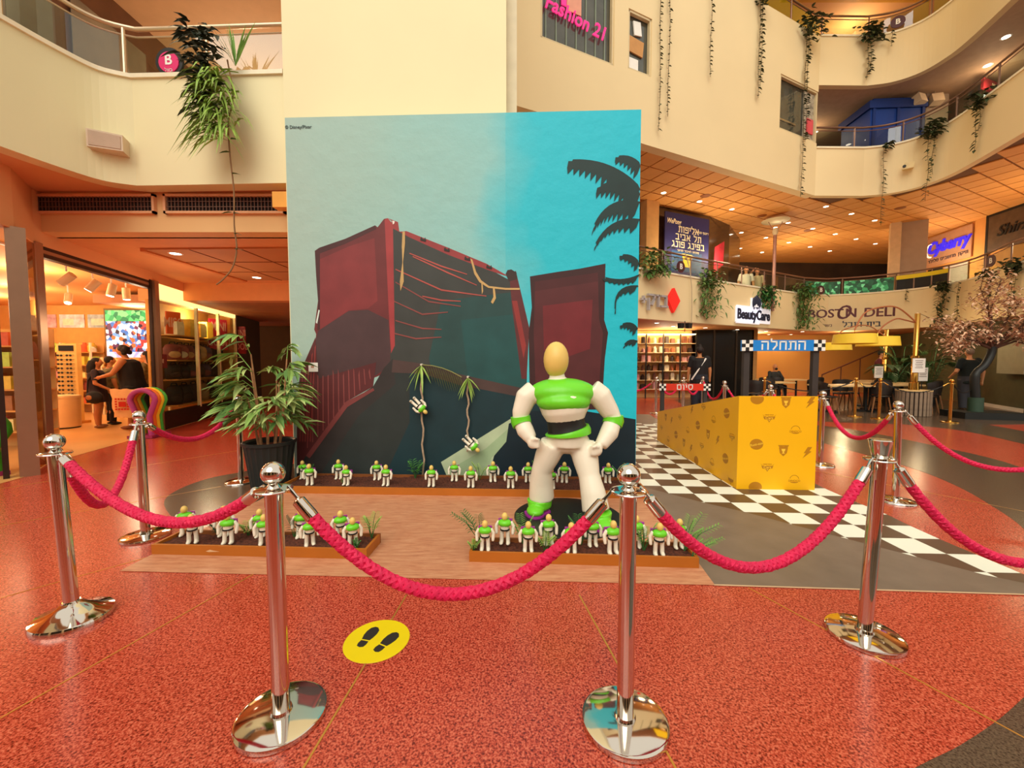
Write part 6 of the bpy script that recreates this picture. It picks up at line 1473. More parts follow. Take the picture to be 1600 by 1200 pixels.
for (x, z, w_, h_) in ((0, 2.98, 1.98, .52), (0.15, 3.36, .62, .42), (-.3, 2.98, 1.3, .6)):
    bk_.box((p[0] + x * math.cos(.5), p[1] + x * math.sin(.5), z), (w_, .04, h_), .5)
bk_.build('backing', EM('sign_white_lit', '#F4F4FF', .35), bt)
p2 = bp(8.25, 14.12, .1, .5); letters('lettering', 'BeautyCare', .46, NV, (p2[0], p2[1], 2.98), .5, bt, .012, .016, sx=.86)
letters('small_lettering', 'ביוטי קר'[::-1], .1, NV, (p2[0] + .1, p2[1] + .05, 3.23), .5, bt, .006, .002)
em_ = MB()
for k in range(5): em_.ball((p2[0] + (.12 + (k - 2) * .09) * math.cos(.5), p2[1] + (.12 + (k - 2) * .09) * math.sin(.5), 3.42 + .05 * (2 - abs(k - 2))), (.06, .03, .16), 10)
em_.build('crown_emblem', NV, bt)
bd = E0('deli_sign', (12.7, 15.6, 2.7), 'BOSTON DELI letters above the cafe with Hebrew lettering below', 'sign')
PL_ = M('plum_letters', '#5A2A34', .4, var=0); PK2 = M('pink_edge', '#E8C0C0', .5, var=0)
A_, B_ = Vector((11.35, 15.52)), Vector((13.95, 14.72)); dA = math.atan2(B_.y - A_.y, B_.x - A_.x)
def on(t, out=0.): q = A_.lerp(B_, t); return (q.x - .1, q.y - .1 - out)
for txt, t, sz, z in (('BOST', .17, .44, 3.17), ('O', .372, .72, 3.19), ('N', .465, .46, 3.17), ('DELI', .78, .46, 3.17)):
    q = on(t); letters('lettering', txt, sz, PL_, (q[0], q[1], z), dA, bd, .02, .004, sx=1.05 if txt != 'O' else .8, shear=0 if txt != 'O' else .25)
q = on(.58, .02); letters('hebrew_lettering', 'בית הובל'[::-1], .26, NV, (q[0], q[1], 2.76), dA, bd, .02, .008); q = on(.2, .02); letters('hebrew_lettering', 'כשר'[::-1], .13, PL_, (q[0], q[1], 2.74), dA, bd, .01, .003)
for k, (x, y, z, rot) in enumerate(((11.75, 15.72, 4.12, .2), (5.0, 12.3, 4.2, .5), (14.1, 12.2, 4.35, -1.9))):
    r = E0('round_sign', (x, y - .08, z - .15), ['small dark round B sign on the green circuit rail', 'small round B sign on the glass rail below the blue banner', 'small round B sign on the rail above the pale tree'][k], 'sign', 'small round signs on the first gallery', rot)
    MB().tube([(0, -.02, .15), (0, .0, .15)], .17, 20).build('disc', M('maroon_disc', '#4A1A24', .5), r, True, True); letters('lettering', 'B', .22, WHITE, (0, -.024, .15), 0, r, .001, .006)
rB = E0('round_sign', (11.35, 12.5, 11.2), 'dark round B sign on the top gallery rail', 'sign', None, -.5); MB().tube([(0, -.02, .17), (0, 0, .17)], .17, 20).build('disc', M('maroon_disc', '#4A1A24', .5), rB, True, True); letters('lettering', 'B', .2, WHITE, (0, -.024, .17), 0, rB, .001, .006)
# ---- hanging vines
def vine(top, ln, n, label, sz=.1, strands=2, width=.06, dense=0., m_=None, head=0., normal=(0, -1)):
    r = E0('hanging_vine', (top[0], top[1], top[2] - ln), label, 'vine', 'vines hanging from the galleries'); st_ = MB(); lf = MB(); rr = random.Random(len(label) * 13 + int(top[0] * 100) % 97)
    nx, ny = normal; tx, ty = -ny, nx
    for s in range(strands):
        l_ = ln * (1 if s == 0 else rr.uniform(.55, .9)); ph = rr.uniform(0, 6); ox = (s - (strands - 1) / 2) * width
        f = lambda t: Vector((top[0] + nx * .05 + tx * (ox + .02 * math.sin(ph + t * 9)), top[1] + ny * .05 + ty * (ox + .02 * math.sin(ph + t * 9)), top[2] - l_ * t))
        st_.tube([f(k / 10) for k in range(11)], .006, 4)
        for k in range(int(n * l_ / ln)):
            t = (k + rr.random() * .5) / (n * l_ / ln); a = rr.uniform(0, 6.28)
            blade(lf, f(t), (math.cos(a) * tx + nx * .4, math.cos(a) * ty + ny * .4 - abs(math.sin(a)) * .2, rr.uniform(-.5, .1)), sz * rr.uniform(.7, 1.2), sz * .62, 0, .3)
    if head:
        for k in range(int(head * 110)):
            c = Vector((top[0] + nx * rr.uniform(0, .22) + tx * rr.gauss(0, .2 * head), top[1] + ny * rr.uniform(0, .22) + ty * rr.gauss(0, .2 * head), top[2] + rr.uniform(-.35, .18) * head)); a = rr.uniform(0, 6.28)
            blade(lf, c, (math.cos(a), -.5 * abs(math.sin(a)), rr.uniform(-.5, .5)), sz * 1.4, sz * .8, 0, .4)
    if dense:
        for k in range(int(dense)):
            t = rr.random(); c = Vector((top[0] + nx * rr.uniform(.02, .2) + tx * rr.gauss(0, width), top[1] + ny * rr.uniform(.02, .2) + ty * rr.gauss(0, width), top[2] - ln * t)); a = rr.uniform(0, 6.28)
            blade(lf, c, (math.cos(a), -.4, rr.uniform(-.9, .2)), sz * rr.uniform(.8, 1.4), sz * .5, 0, .5)
    st_.build('stems', M('vine_stem', '#6A5A3C', .8), r); lf.build('leaves', m_ or M('vine_leaf', '#3A4426', .5, var=.35, scale=6), r)
    return r
NW = (N2.x * -1, N2.y * -1)
vine((3.43, 9.9, 10.9), 4.1, 64, 'long thin pair of vines beside the narrow upper window', .085, 1, .22, normal=NW)
vine((3.68, 10.02, 10.9), 3.7, 60, 'second long thin vine right of the narrow upper window', .085, 1, .22, normal=NW)
vine((4.93, 10.6, 10.9), 2.4, 34, 'single vine on the cream wall, shortest of the upper ones', .09, 1, normal=NW)
vine((6.66, 11.43, 11.1), 2.6, 44, 'double vine on the cream wall between window and corner', .1, 2, .1, normal=NW, head=.5)
vine((8.55, 12.33, 11.15), 4.9, 80, 'long vine with a bushy head beside the dark corner window', .11, 2, .12, normal=NW, head=1.2)
vine((10.64, 12.64, 11.15), 1.35, 26, 'bushy vine on the top gallery parapet', .12, 2, .08, head=.9)
vine((11.15, 12.5, 11.1), .45, 8, 'short sprig beside the bushy vine on the top parapet', .11, 1)
vine((11.13, 12.55, 7.85), 2.35, 34, 'thin vine on the second parapet below the blue booth', .11, 1, head=.2)
vine((11.8, 11.75, 7.95), 2.0, 36, 'vine with a thick head at the curve of the second parapet', .12, 2, .1, head=.9, normal=(-.95, -.3))
vine((11.66, 10.45, 7.95), 1.3, 26, 'short vine with a thick head beyond the curve of the second parapet', .11, 2, .1, head=.7, normal=(-.95, .2))
vine((11.5, 9.9, 11.15), .5, 10, 'small vine at the frame top on the top parapet', .11, 2, .1, head=.5, normal=(-.95, .2))
IVY = M('ivy_leaf', '#5A7A3A', .5, var=.35, scale=6)
NS = (math.sin(.5), -math.cos(.5))
vine((3.95, 11.62, 4.3), .55, 10, 'bushy green plant over the parapet at the mural edge', .13, 2, .25, 60, IVY, 1.4, NS)
vine((6.1, 12.9, 4.1), 1.3, 20, 'thick ivy curtain between the red diamond and the beauty sign', .12, 3, .24, 260, IVY, 1.0, NS)
vine((8.85, 14.38, 3.9), .62, 14, 'thick ivy over the beauty sign corner', .12, 3, .22, 170, GRN[1], .9, NS)
vine((10.93, 15.5, 4.15), 1.5, 20, 'thick ivy curtain before the deli sign', .13, 3, .26, 280, IVY, 1.1, NS)
vine((14.45, 13.75, 3.98), 1.45, 34, 'dark vine on the parapet beside the gold lamp tree', .13, 3, .1, 40, None, .5, (-1, -.2))
vine((14.38, 13.2, 3.98), 1.3, 26, 'thin dark vine next to it over the pale tree', .12, 1, .1, normal=(-1, 0))
vine((13.9, 11.9, 3.98), 1.1, 22, 'dark vine behind the pale tree crown', .13, 2, .1, normal=(-1, .3), head=.6)
vine((13.3, 10.85, 3.98), 1.3, 22, 'dark vine at the frame edge behind the pale tree', .13, 2, .12, normal=(-1, .4), head=.7)
vine((14.1, 14.75, 4.0), .45, 8, 'tiny vine at the end of the circuit rail', .1, 1)
cb_ = E0('hanging_cable', (5.42, 12.5, 2.35), 'pale cable hanging down the parapet beside the diamond sign', 'cable'); MB().tube([(5.2, 12.4, 4.65), (5.36, 12.42, 4.2), (5.45, 12.45, 3.6), (5.47, 12.46, 2.9), (5.46, 12.46, 2.4)], .012, 6).build('cord', M('cable_grey', '#B8A88C', .6), cb_, True)
fl2 = E0('floodlight', (5.25, 12.42, 2.3), 'small dark twin floodlight under the parapet', 'floodlight')
for s in (-.12, .12): MB().box((5.25 + s, 12.42, 2.48), (.16, .12, .16), .5).build('lamp_head', BLACK, fl2)
MB().tube([(5.25, 12.42, 2.62), (5.25, 12.42, 2.3)], .012, 6).build('bracket', BLACK, fl2)
# ---- level one: banner, storefronts, lamp, people, column
bn2 = E0('banner', (5.9, 13.95, 4.3), 'dark blue event banner with white Hebrew lettering on the first gallery', 'banner', None, .42)
NB = M('banner_navy', '#25245E', .6, var=.1, scale=1.2); CRM = M('banner_cream', '#F2E6C0', .6, var=0)
MB().bb((-1.0, -.02, 0), (1.0, .02, 2.0)).build('cloth', NB, bn2, local=True)
for k, t_ in enumerate(('אליפות', 'תל אביב', 'בפינג פונג')): letters('lettering', t_[::-1], .3, CRM, (.05, -.024, 1.5 - k * .25), 0, bn2, .002, .003, sx=.95)
letters('small_lettering', 'פתוחה לציבור הרחב'[::-1], .1, CRM, (.05, -.024, .80), 0, bn2, .002, .003); letters('logo_lettering', 'WePong', .22, CRM, (-.62, -.024, 1.72), 0, bn2, .002, .004, shear=.3, sx=.8); letters('logo_lettering', 'דיזנגוף סנטר'[::-1], .1, CRM, (.72, -.024, 1.5), 0, bn2, .002, .002, sx=.8)
dt = MB().xz([(-.22, .72), (.24, .70), (.18, .28), (-.14, .28)], -.028, -.02).build('date_badge', M('badge_yellow', '#F2C230', .5, var=0), bn2, local=True); letters('badge_lettering', '18.7.26', .14, NV, (.02, -.03, .56), 0, bn2, .002, .004, sx=.8)
MB().bb((-.7, -.026, .12), (.68, -.021, .78)).build('table_print', M('banner_teal', '#1E4A7A', .6, var=.2), bn2, local=True)
struct(ribbon([(4.4, 13.5), (7.0, 14.66), (8.2, 15.6), (9.6, 17.4), (10.6, 20.8)], .1, 3.2, 6.54).build('wall_level_one_shop', M('shopfront_glass', '#4A3626', .15, var=.5, scale=1.4, spec=.7)), 'dark glazed shop front behind the first gallery rail')
struct(MB().box((4.45, 13.4, 4.87), (.5, .3, 3.34), .4).build('trim_shop_pier', M('tan_pier', '#D9A866', .7)), 'tan pier between mural edge and blue banner')
rp2 = E0('red_banner', (7.3, 14.6, 4.5), 'red hanging cloth in the shop window beside the banner', 'banner', None, .6); MB().xz([(-.3, 0), (.3, .35), (.35, 1.2), (-.25, .9)], -.02, .0).build('cloth', M('red_cloth', '#A82434', .6, var=.25, scale=8), rp2, local=True)
lp_ = E0('lamp_post', (9.3, 14.62, 3.2), 'slim pole lamp with a dish top on the first gallery', 'lamp')
MB().tube([(9.3, 14.62, 3.2), (9.3, 14.62, 5.9)], .055, 12).build('pole', M('lamp_pole', '#B98A7A', .4, .4), lp_, True); MB().lathe([(.05, 5.85), (.09, 5.95), (.08, 6.1), (.0, 6.12)], (9.3, 14.62, 0), 16).build('lamp_head', M('lamp_pale', '#E8D8B0', .5), lp_, True); MB().lathe([(0, 6.3), (.42, 6.34), (.44, 6.36), (.1, 6.38), (0, 6.38)], (9.3, 14.62, 0), 24).build('dish', M('lamp_pale', '#E8D8B0', .5), lp_, True)
for s in (-1, 1): MB().tube([(9.3 + s * .06, 14.62, 6.0), (9.3 + s * .25, 14.62, 6.32)], .012, 6).build('bracket', M('lamp_pole', '#B98A7A', .4, .4), lp_)
MB().lathe([(0, 6.125), (.06, 6.125)], (9.3, 14.62, 0), 12).build('bulb', LAMP, lp_)
WT = M('white_cloth', '#EFE2D0', .8, var=.06)
person('woman in a printed white shirt looking over the first gallery rail', (8.50, 14.95, 3.2), -.2, 1.66, WT, BLK, hair_style='long', skin=SKIN_A)
person('woman in a cream top with raised arm on the first gallery', (9.02, 15.15, 3.2), -.2, 1.64, M('cream_cloth', '#E8D2A8', .8), BLK, hair_style='long', skin=SKIN_A, arms=[((-.2, -.02, .82), (-.09, -.06, .95)), ((.15, 0, .63), (.155, -.03, .49))])
struct(MB().box((14.8, 15.45, 4.88), (.95, .6, 3.36), -.6).build('wall_pillar_one', GREYC), 'beige pillar on the first gallery behind the circuit rail')
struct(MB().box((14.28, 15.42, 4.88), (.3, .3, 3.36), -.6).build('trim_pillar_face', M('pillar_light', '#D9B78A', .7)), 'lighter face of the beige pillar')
WS = [(17.3, 17.8), (16.4, 11.5)]
struct(ribbon(WS, .2, 3.2, 6.54).build('wall_level_one_right', M('tan_shop_wall', '#D2934E', .7, var=.04)), 'tan shop wall along the first gallery side')
def wall_pt(u): return Vector((17.3 - .9 * u, 17.8 - 6.3 * u))
WR = math.atan2(-6.3, -.9) + math.pi
for (u0, u1, nm, m_, lab) in ((.12, .42, 'Cyberry', M('cyb_board', '#B98A6A', .6), 'purple lit shop sign on the first gallery side wall'), (.50, .85, 'ShirAZ', M('shz_board', '#5A4634', .5, var=.2), 'grey shop sign with dark script on the first gallery side wall')):
    a_, b_ = wall_pt(u0), wall_pt(u1); c_ = (a_ + b_) / 2; L_ = (b_ - a_).length
    r = E0('shop_sign', (c_.x - .03, c_.y, 5.35), lab, 'sign', None, WR - math.pi)
    r.rotation_euler = (0, 0, math.atan2(-(b_.x - a_.x), (b_.y - a_.y)) - math.pi / 2 if False else math.atan2(b_.y - a_.y, b_.x - a_.x))
    MB().bb((-L_ / 2, -.04, -.1), (L_ / 2, 0, 1.1)).build('board', m_, r, local=True)
    if nm[0] == 'C':
        letters('lettering', nm, .62, EM('purple_lit', '#3A2AE8', .6), (0, -.06, .62), 0, r, .03, .02, shear=.25, sx=.85)
        letters('small_lettering', 'תיקון מחשבים סלולר'[::-1], .17, NV, (0, -.05, .12), 0, r, .004, .003)
        MB().tube([(-.72 + .2 * math.cos(t), -.07, .55 + .26 * math.sin(t)) for t in [1.2 + k * .4 for k in range(10)]], .03, 6).build('ring_emblem', EM('white_lit', '#FFF4D8', .8), r, local=True)
        MB().bb((-L_ / 2 + .1, -.03, -2.1), (-.2, -.01, -.2)).build('glass_front', DARKGLASS, r, local=True); MB().bb((-.1, -.03, -2.1), (L_ / 2 - .1, -.01, -.2)).build('glass_front', M('pale_front', '#A89C94', .2), r, local=True)
    else:
        letters('lettering', nm, .5, BLACK, (0, -.06, .5), 0, r, .01, .006, shear=.3)
        MB().bb((-L_ / 2, -.05, 1.1), (L_ / 2, 0, 1.18)).build('frame_top', BLACK, r, local=True); MB().bb((-L_ / 2, -.05, -2.1), (-L_ / 2 + .08, 0, 1.18)).build('frame_side', BLACK, r, local=True)
# ceiling downlights, first gallery
k = 0
for i in range(0, 12):
    for j in range(0, 7):
        p = Vector((3.2, 10.9)) + GX * (i * 1.55 + (j % 2) * .5) + GY * (j * 1.5 - .5)
        if not inside(p, [(q[0], q[1]) for q in offset([(-2.5, 7.1)] + P2, .6)] + [(17.0, 8.6), (17.0, 19.5), (10.8, 19.5), (7.3, 14.4), (4.2, 13.0), (0, 11)]): continue
        if k >= 44: break
        downlight((p.x, p.y, 6.531), 'round downlight in the tan tiled ceiling of the first gallery', .085, 'downlights of the tiled ceiling'); k += 1
for (x, y) in ((6.0, 12.9), (8.8, 14.6), (11.6, 16.2), (13.0, 13.9)):
    sp = E0('ceiling_speaker', (x, y, 6.53), 'flat brown speaker disc in the tiled ceiling', 'speaker', 'speaker discs of the tiled ceiling'); MB().lathe([(0, -.012), (.13, -.012), (.15, -.006), (.15, 0), (0, 0)], (x, y, 6.531), 20).build('disc', M('speaker_brown', '#9A5A2A', .6), sp, True)
# ---- level two: booth, column, spots, signs
bo = E0('blue_booth', (11.95, 13.65, 7.0), 'plain deep blue booth standing on the second gallery', 'booth', None, -.05)
BLU = M('booth_blue', '#123A86', .5, var=.06); BLUD = M('booth_blue_dark', '#0D2E70', .5, var=.06)
MB().bb((-.75, -.6, 0), (.85, .6, 2.25)).build('body', BLU, bo, local=True); MB().bb((-.82, -.66, 2.25), (.9, .66, 2.48)).build('cornice', BLUD, bo, local=True); MB().bb((-.6, -.5, 2.48), (.7, .5, 2.62)).build('roof', BLU, bo, local=True)
for s in (-.7, .02, .76): MB().bb((s, -.64, 0), (s + .08, -.6, 2.25)).build('corner_post', BLUD, bo, local=True)
MB().bb((-1.5, -.2, 0), (-.75, .5, 1.3)).build('side_box', BLUD, bo, local=True)
struct(MB().bb((12.9, 13.1, 7.0), (13.6, 13.8, 9.72)).build('wall_pillar_two', GREYC), 'grey pillar beside the blue booth')
for k, x in enumerate((12.55, 13.05)):
    r = E0('spot_lamp', (x, 12.95, 9.35), ['pale square spotlight over the booth corner', 'pale square spotlight at the grey pillar'][k], 'spotlight'); MB().box((x, 12.95, 9.45), (.3, .2, .28), .3 - k * .5, rx=-.3).build('head', M('spot_case', '#E8CDA8', .5), r); MB().tube([(x, 13.0, 9.55), (x, 13.0, 9.72)], .02, 6).build('arm', STEEL, r)
rs = E0('hanging_sign', (14.0, 12.3, 9.25), 'dark red sign hanging under the second gallery ceiling', 'sign', None, .35); MB().bb((-.5, -.03, 0), (.5, .03, .3)).build('board', M('sign_wine', '#8A1E2A', .5), rs, local=True); letters('lettering', 'WC', .18, CRM, (.1, -.034, .15), 0, rs, .002, .003); MB().tube([(-.3, 0, .3), (-.3, 0, .47)], .01, 5).build('hanger', STEEL, rs, local=True); MB().tube([(.3, 0, .3), (.3, 0, .47)], .01, 5).build('hanger', STEEL, rs, local=True)
for k, (x, y) in enumerate(((12.7, 10.9), (13.4, 11.9), (14.6, 11.2), (13.0, 9.6), (10.0, 14.2), (11.0, 15.2), (14.8, 13.2), (16.0, 12.4))): downlight((x, y, 9.719), 'round downlight under the top gallery slab', .1, 'downlights of the second gallery')
for k, (x, y) in enumerate(((9.6, 12.95), (11.2, 13.1))): downlight((x, y, 12.899), 'round downlight in the ceiling of the top gallery', .12, 'downlights of the top gallery')
cm_ = E0('wall_camera', (11.6, 12.2, 7.0), 'small cream camera box on the second parapet', 'camera', None, -.7); MB().xz([(-.14, 0), (.1, 0), (.12, .16), (-.1, .18)], -.12, 0).build('case', M('camera_cream', '#E0C890', .5), cm_, local=True); MB().tube([(-.1, -.14, .08), (-.1, -.10, .08)], .04, 12).build('lens', BLACK, cm_, local=True)
struct(MB().box((12.3, 15.0, 11.5), (.7, .5, 2.8), 0).build('wall_pillar_three', M('pale_arch', '#EFD3AE', .7)), 'pale pillar on the top gallery')
# ================================================================== GROUND FLOOR RIGHT: shops and cafe
AMB = M('amber_wall', '#C8924A', .7, var=.05, scale=.8)
struct(MB().bb((9.4, 18.6, 0), (17.5, 18.8, 2.64)).build('wall_cafe_back', AMB), 'amber lit back wall of the cafe')
struct(ribbon([(17.4, 18.7), (15.4, 13.6), (13.9, 10.9), (13.5, 8.9)], .2, 0, 2.64).build('wall_cafe_side', M('olive_side_wall', '#5A5A40', .6, var=.08)), 'olive green wall behind the pale leaved tree')
struct(ribbon([(15.33, 13.6), (13.83, 10.9), (13.43, 8.9)], .04, 0, .1).build('baseboard_cafe', WHITE), 'white skirting along the olive wall')
for k, x in enumerate((10.4, 11.5, 12.5)):
    lamp('wall_washer', 'SPOT', (x, 18.3, 2.58), 45, (1, .75, .38), .05, (x, 18.62, .9), 95, .5); downlight((x, 18.3, 2.619), 'small downlight grazing the amber cafe wall, %s from the black door' % ORD[k], .07, 'downlights of the cafe')
for k, (x, y) in enumerate(((4.6, 13.0), (5.6, 14.2), (7.0, 14.8), (8.6, 15.6), (10.2, 16.4), (11.8, 16.6))): downlight((x, y, 2.619), 'round downlight in the low soffit behind the parapet', .08, 'downlights of the low soffit')
# lit product shelves
ps = E0('product_shelf', (5.9, 15.9, 0), 'tall lit product shelves beside the black doorway', 'shelf')
MB().bb((4.2, 15.9, .0), (7.0, 15.95, 2.6)).build('back_board', M('lit_shelf_back', '#E2B070', .7, var=.15, scale=3), ps)
ZS = (.35, .7, 1.05, 1.4, 1.75, 2.1)
for z in ZS: MB().bb((4.2, 15.5, z - .02), (7.0, 15.9, z)).build('shelf_board', M('pale_shelf', '#EAD6A8', .6), ps)
for x in (4.2, 5.1, 5.75, 6.4, 7.0): MB().bb((x - .02, 15.48, 0), (x + .02, 15.52, 2.45)).build('upright', BLACK, ps)
MB().bb((4.2, 15.5, 2.42), (7.0, 15.9, 2.46)).build('light_strip', EM('strip_glow', '#FFE2A8', 3.), ps)
PC = [M('product_%d' % i, c, .5, var=.2, scale=10) for i, c in enumerate(['#7A4A34', '#E8D8B8', '#A8603C', '#3A2A24', '#D8A0A0', '#C8C0A0'])]
rg = random.Random(9)
for zi, z in enumerate(ZS):
    for k in range(12):
        x = 4.36 + k * .226
        goods('shelf_product', x, 15.68, z, rg.uniform(.1, .17), .14, rg.uniform(.16, .28), PC[rg.randrange(6)], 'small product on the lit shelves, %s board up, %s from the mural' % (ORD[zi], ORD[k]), 'products on the lit shelves', rg.random() < .4)
lamp('shelf_light', 'POINT', (5.6, 15.0, 2.2), 30, (1, .85, .6), .15)
struct(MB().bb((7.1, 15.7, 0), (9.3, 15.9, 2.62)).build('door_1', M('black_door', '#15120F', .25, var=.1)), 'black doorway between shelves and cafe')
for x in (7.75, 8.6): MB().bb((x, 15.66, 0), (x + .06, 15.7, 2.62)).build('door_edge', M('door_edge', '#3A2E24', .3), bpy.data.objects['door_1'])
struct(MB().bb((9.25, 15.7, 0), (9.45, 18.8, 2.64)).build('wall_cafe_return', M('cafe_return', '#A87A44', .7)), 'tan return wall beside the black doorway')
struct(MB().bb((2.2, 15.9, 0), (4.2, 16.1, 2.62)).build('wall_orange_shop', M('orange_shop', '#B8622A', .6, var=.1)), 'orange shop wall beside the mural edge')
ex = E0('exit_sign', (14.6, 17.9, 2.2), 'small teal exit sign under the cafe soffit', 'sign'); MB().bb((14.45, 17.88, 2.28), (15.0, 17.92, 2.5)).build('board', EM('exit_teal', '#2AA8A0', .5), ex); letters('lettering', 'EXIT', .15, WHITE, (14.72, 17.87, 2.39), 0, ex, .002, .002); MB().tube([(14.72, 17.9, 2.5), (14.72, 17.9, 2.62)], .01, 5).build('hanger', STEEL, ex)
st2 = E0('stair_rail', (14.5, 17.3, 0), 'brown sloping stair handrail beside the amber wall', 'railing')
RW_ = M('brown_rail', '#5A2E1E', .5); MB().tube([(13.2, 17.3, .85), (14.6, 17.3, 1.45), (15.6, 17.3, 1.9)], .03, 8).build('handrail', RW_, st2, True)
for x, z in ((13.2, .85), (14.0, 1.19), (14.8, 1.54), (15.6, 1.9)): MB().tube([(x, 17.3, 0), (x, 17.3, z)], .02, 6).build('baluster', RW_, st2)
# tables and chairs
OAK = M('pale_oak', '#D9B47A', .4, var=.1, scale=4); DKW = M('dark_chair', '#241C18', .5, var=.15); TANL = M('chair_leg', '#8A5A34', .5, var=.1)
def cafe_table(x, y, rz, w_, d_, label):
    r = E0('cafe_table', (x, y, 0), label, 'table', 'pale cafe tables', rz); MB().bb((-w_ / 2, -d_ / 2, .71), (w_ / 2, d_ / 2, .75)).build('table_top', OAK, r, local=True)
    for s in ((-w_ / 2 + .3, w_ / 2 - .3) if w_ > 1.2 else (0,)):
        MB().tube([(s, 0, .03), (s, 0, .71)], .035, 10).build('pedestal', BLACK, r, True, True)
        ft = MB(); ft.box((s, 0, .02), (.06, d_ * .75, .04)); ft.box((s, 0, .02), (.45, .06, .04)); ft.build('foot', BLACK, r, local=True)
for k, a_ in enumerate(((9.35, 11.3, .05, 1.7, .8, 'pale oak cafe table directly beside the blue sign post'), (8.2, 13.0, .0, 1.3, .7, 'pale oak cafe table behind the ramp high end'), (10.7, 11.6, .0, 1.5, .75, 'pale oak cafe table behind the wooden barrel'), (11.5, 12.7, .0, 1.5, .75, 'pale oak cafe table in front of the dark palms'), (10.0, 15.0, 0, 1.6, .75, 'pale oak cafe table where the seated man leans'), (12.6, 13.9, 0, 1.2, .75, 'pale oak cafe table near the man in maroon'))): cafe_table(*a_)
def chair_proto():
    r = E0('cafe_chair', (0, 0, 0)); s = MB(); s.tube([(0, 0, .43), (0, 0, .45), (0, 0, .47)], [.2, .225, .21], 16); s.v = [(x, y * .95, z) for x, y, z in s.v]; s.build('seat', DKW, r, True, True)
    vs = []; fs = []
    for j in range(6):
        z = .5 + .36 * j / 5
        for i in range(9): a = math.pi * (.12 + .76 * i / 8); rr_ = .215 + .03 * j / 5; vs += [(rr_ * math.cos(a), rr_ * math.sin(a) * .95 - .02 * (j == 5), z - .05 * (abs(i - 4) / 4) ** 2 * (j / 5)), ((rr_ - .025) * math.cos(a), (rr_ - .025) * math.sin(a) * .95, z - .05 * (abs(i - 4) / 4) ** 2 * (j / 5))]
    for j in range(5):
        for i in range(8): a = (j * 9 + i) * 2; fs += [(a, a + 2, a + 20, a + 18), (a + 1, a + 19, a + 21, a + 3)]
    fs += [((5 * 9 + i) * 2, (5 * 9 + i) * 2 + 2, (5 * 9 + i) * 2 + 3, (5 * 9 + i) * 2 + 1) for i in range(8)]
    MB().add(vs, fs).build('backrest', DKW, r, True, True)
    for x in (-1, 1):
        for y in (-1, 1): MB().tube([(x * .14, y * .13, .44), (x * .2, y * .2, 0)], [.02, .014], 8).build('leg', TANL, r, True, True)
    return r
cp = chair_proto()
CH = [(7.15, 11.9, 2.2, 'dark cafe chair right behind the ramp posts'), (8.5, 10.9, 1.2, 'dark cafe chair at the blue sign end of the oak table'), (9.0, 12.0, 0.1, 'dark cafe chair at the far side of the oak table'), (9.8, 12.05, -.2, 'dark cafe chair behind the oak table, next to its fellow'), (10.0, 11.0, 2.6, 'dark round backed chair beside the barrel'), (11.2, 10.95, 3.6, 'dark cafe chair between barrel and tree trunk'), (12.0, 11.6, 4.2, 'dark cafe chair beside the man in the black shirt'), (10.2, 12.2, .3, 'dark cafe chair behind the barrel table'), (11.1, 12.1, -.2, 'dark cafe chair facing the barrel table'), (8.6, 13.7, .1, 'dark cafe chair behind the ramp table'), (7.7, 12.3, 3.2, 'dark cafe chair before the ramp table'), (12.2, 13.3, .4, 'dark cafe chair before the dark palms'), (9.3, 14.3, 3.1, 'dark cafe chair at the seated man table, doorway side'), (10.7, 14.3, 3.1, 'dark cafe chair at the seated man table, palm side')]
for x, y, rz, lab in CH:
    o = copy_tree(cp); o.location = (x, y, 0); o.rotation_euler = (0, 0, rz); tag(o, lab, 'chair', 'dark cafe chairs')
cs_ = copy_tree(cp); cs_.location = (10.15, 15.75, 0); tag(cs_, 'dark cafe chair under the seated man', 'chair', 'dark cafe chairs')
for ch in list(cp.children): bpy.data.objects.remove(ch)
bpy.data.objects.remove(cp)
sit = [((-.06, -.25, .29), (-.06, -.25, .05)), ((.06, -.25, .29), (.06, -.25, .05))]
# seated: hips lowered by dropping the whole figure, thighs forward
sm = person('bald bearded man in a dark jacket seated at a cafe table', (10.15, 15.72, -.40), .05, 1.72, M('dark_jacket', '#2A2A28', .8, var=.2), BLK, hair_style='bald', sleeves='long', skin=SKIN_B, arms=[((-.16, -.06, .66), (-.05, -.18, .67)), ((.16, -.06, .66), (.05, -.18, .67))], legs=[((-.07, -.24, .50), (-.07, -.25, .285)), ((.07, -.24, .50), (.07, -.25, .285))])
MB().ball((0, -.06 * 1.72 , .885 * 1.72), (.05, .045, .05), 10).build('beard', HAIR, sm, True, True)
wm = person('woman in black with a white shoulder strap behind the red sign', (5.32, 11.55, 0), 2.85, 1.83, BLK, M('dark_jeans', '#20242E', .8), hair_style='bun', sleeves='short', skin=SKIN_B, bulk=1.3, top_low=.42)
stp = MB(); stp.tube([(-.14, .18, 1.48), (-.02, .215, 1.28), (.12, .21, 1.05), (.21, .13, .88)], [.022] * 4, 8); stp.build('shoulder_strap', WHITE, wm, True, True)
person('man in a maroon shirt standing by the dark palms', (13.15, 14.5, 0), .6, 1.8, M('maroon_cloth', '#5A1C20', .8, var=.1), BLK, hair_style='short', sleeves='short')
person('man in a black shirt seen from behind, beside the tree trunk', (12.75, 11.35, 0), 2.95, 1.76, M('teal_black_cloth', '#15201F', .8, var=.1), M('grey_jeans', '#3A3A40', .8), hair=M('grey_hair', '#8A7460', .7), hair_style='short', sleeves='short', skin=SKIN_A, bulk=1.25, top_low=.44, arms=[((-.18, .02, .63), (-.2, -.02, .47)), ((.18, .02, .63), (.16, -.1, .55))])
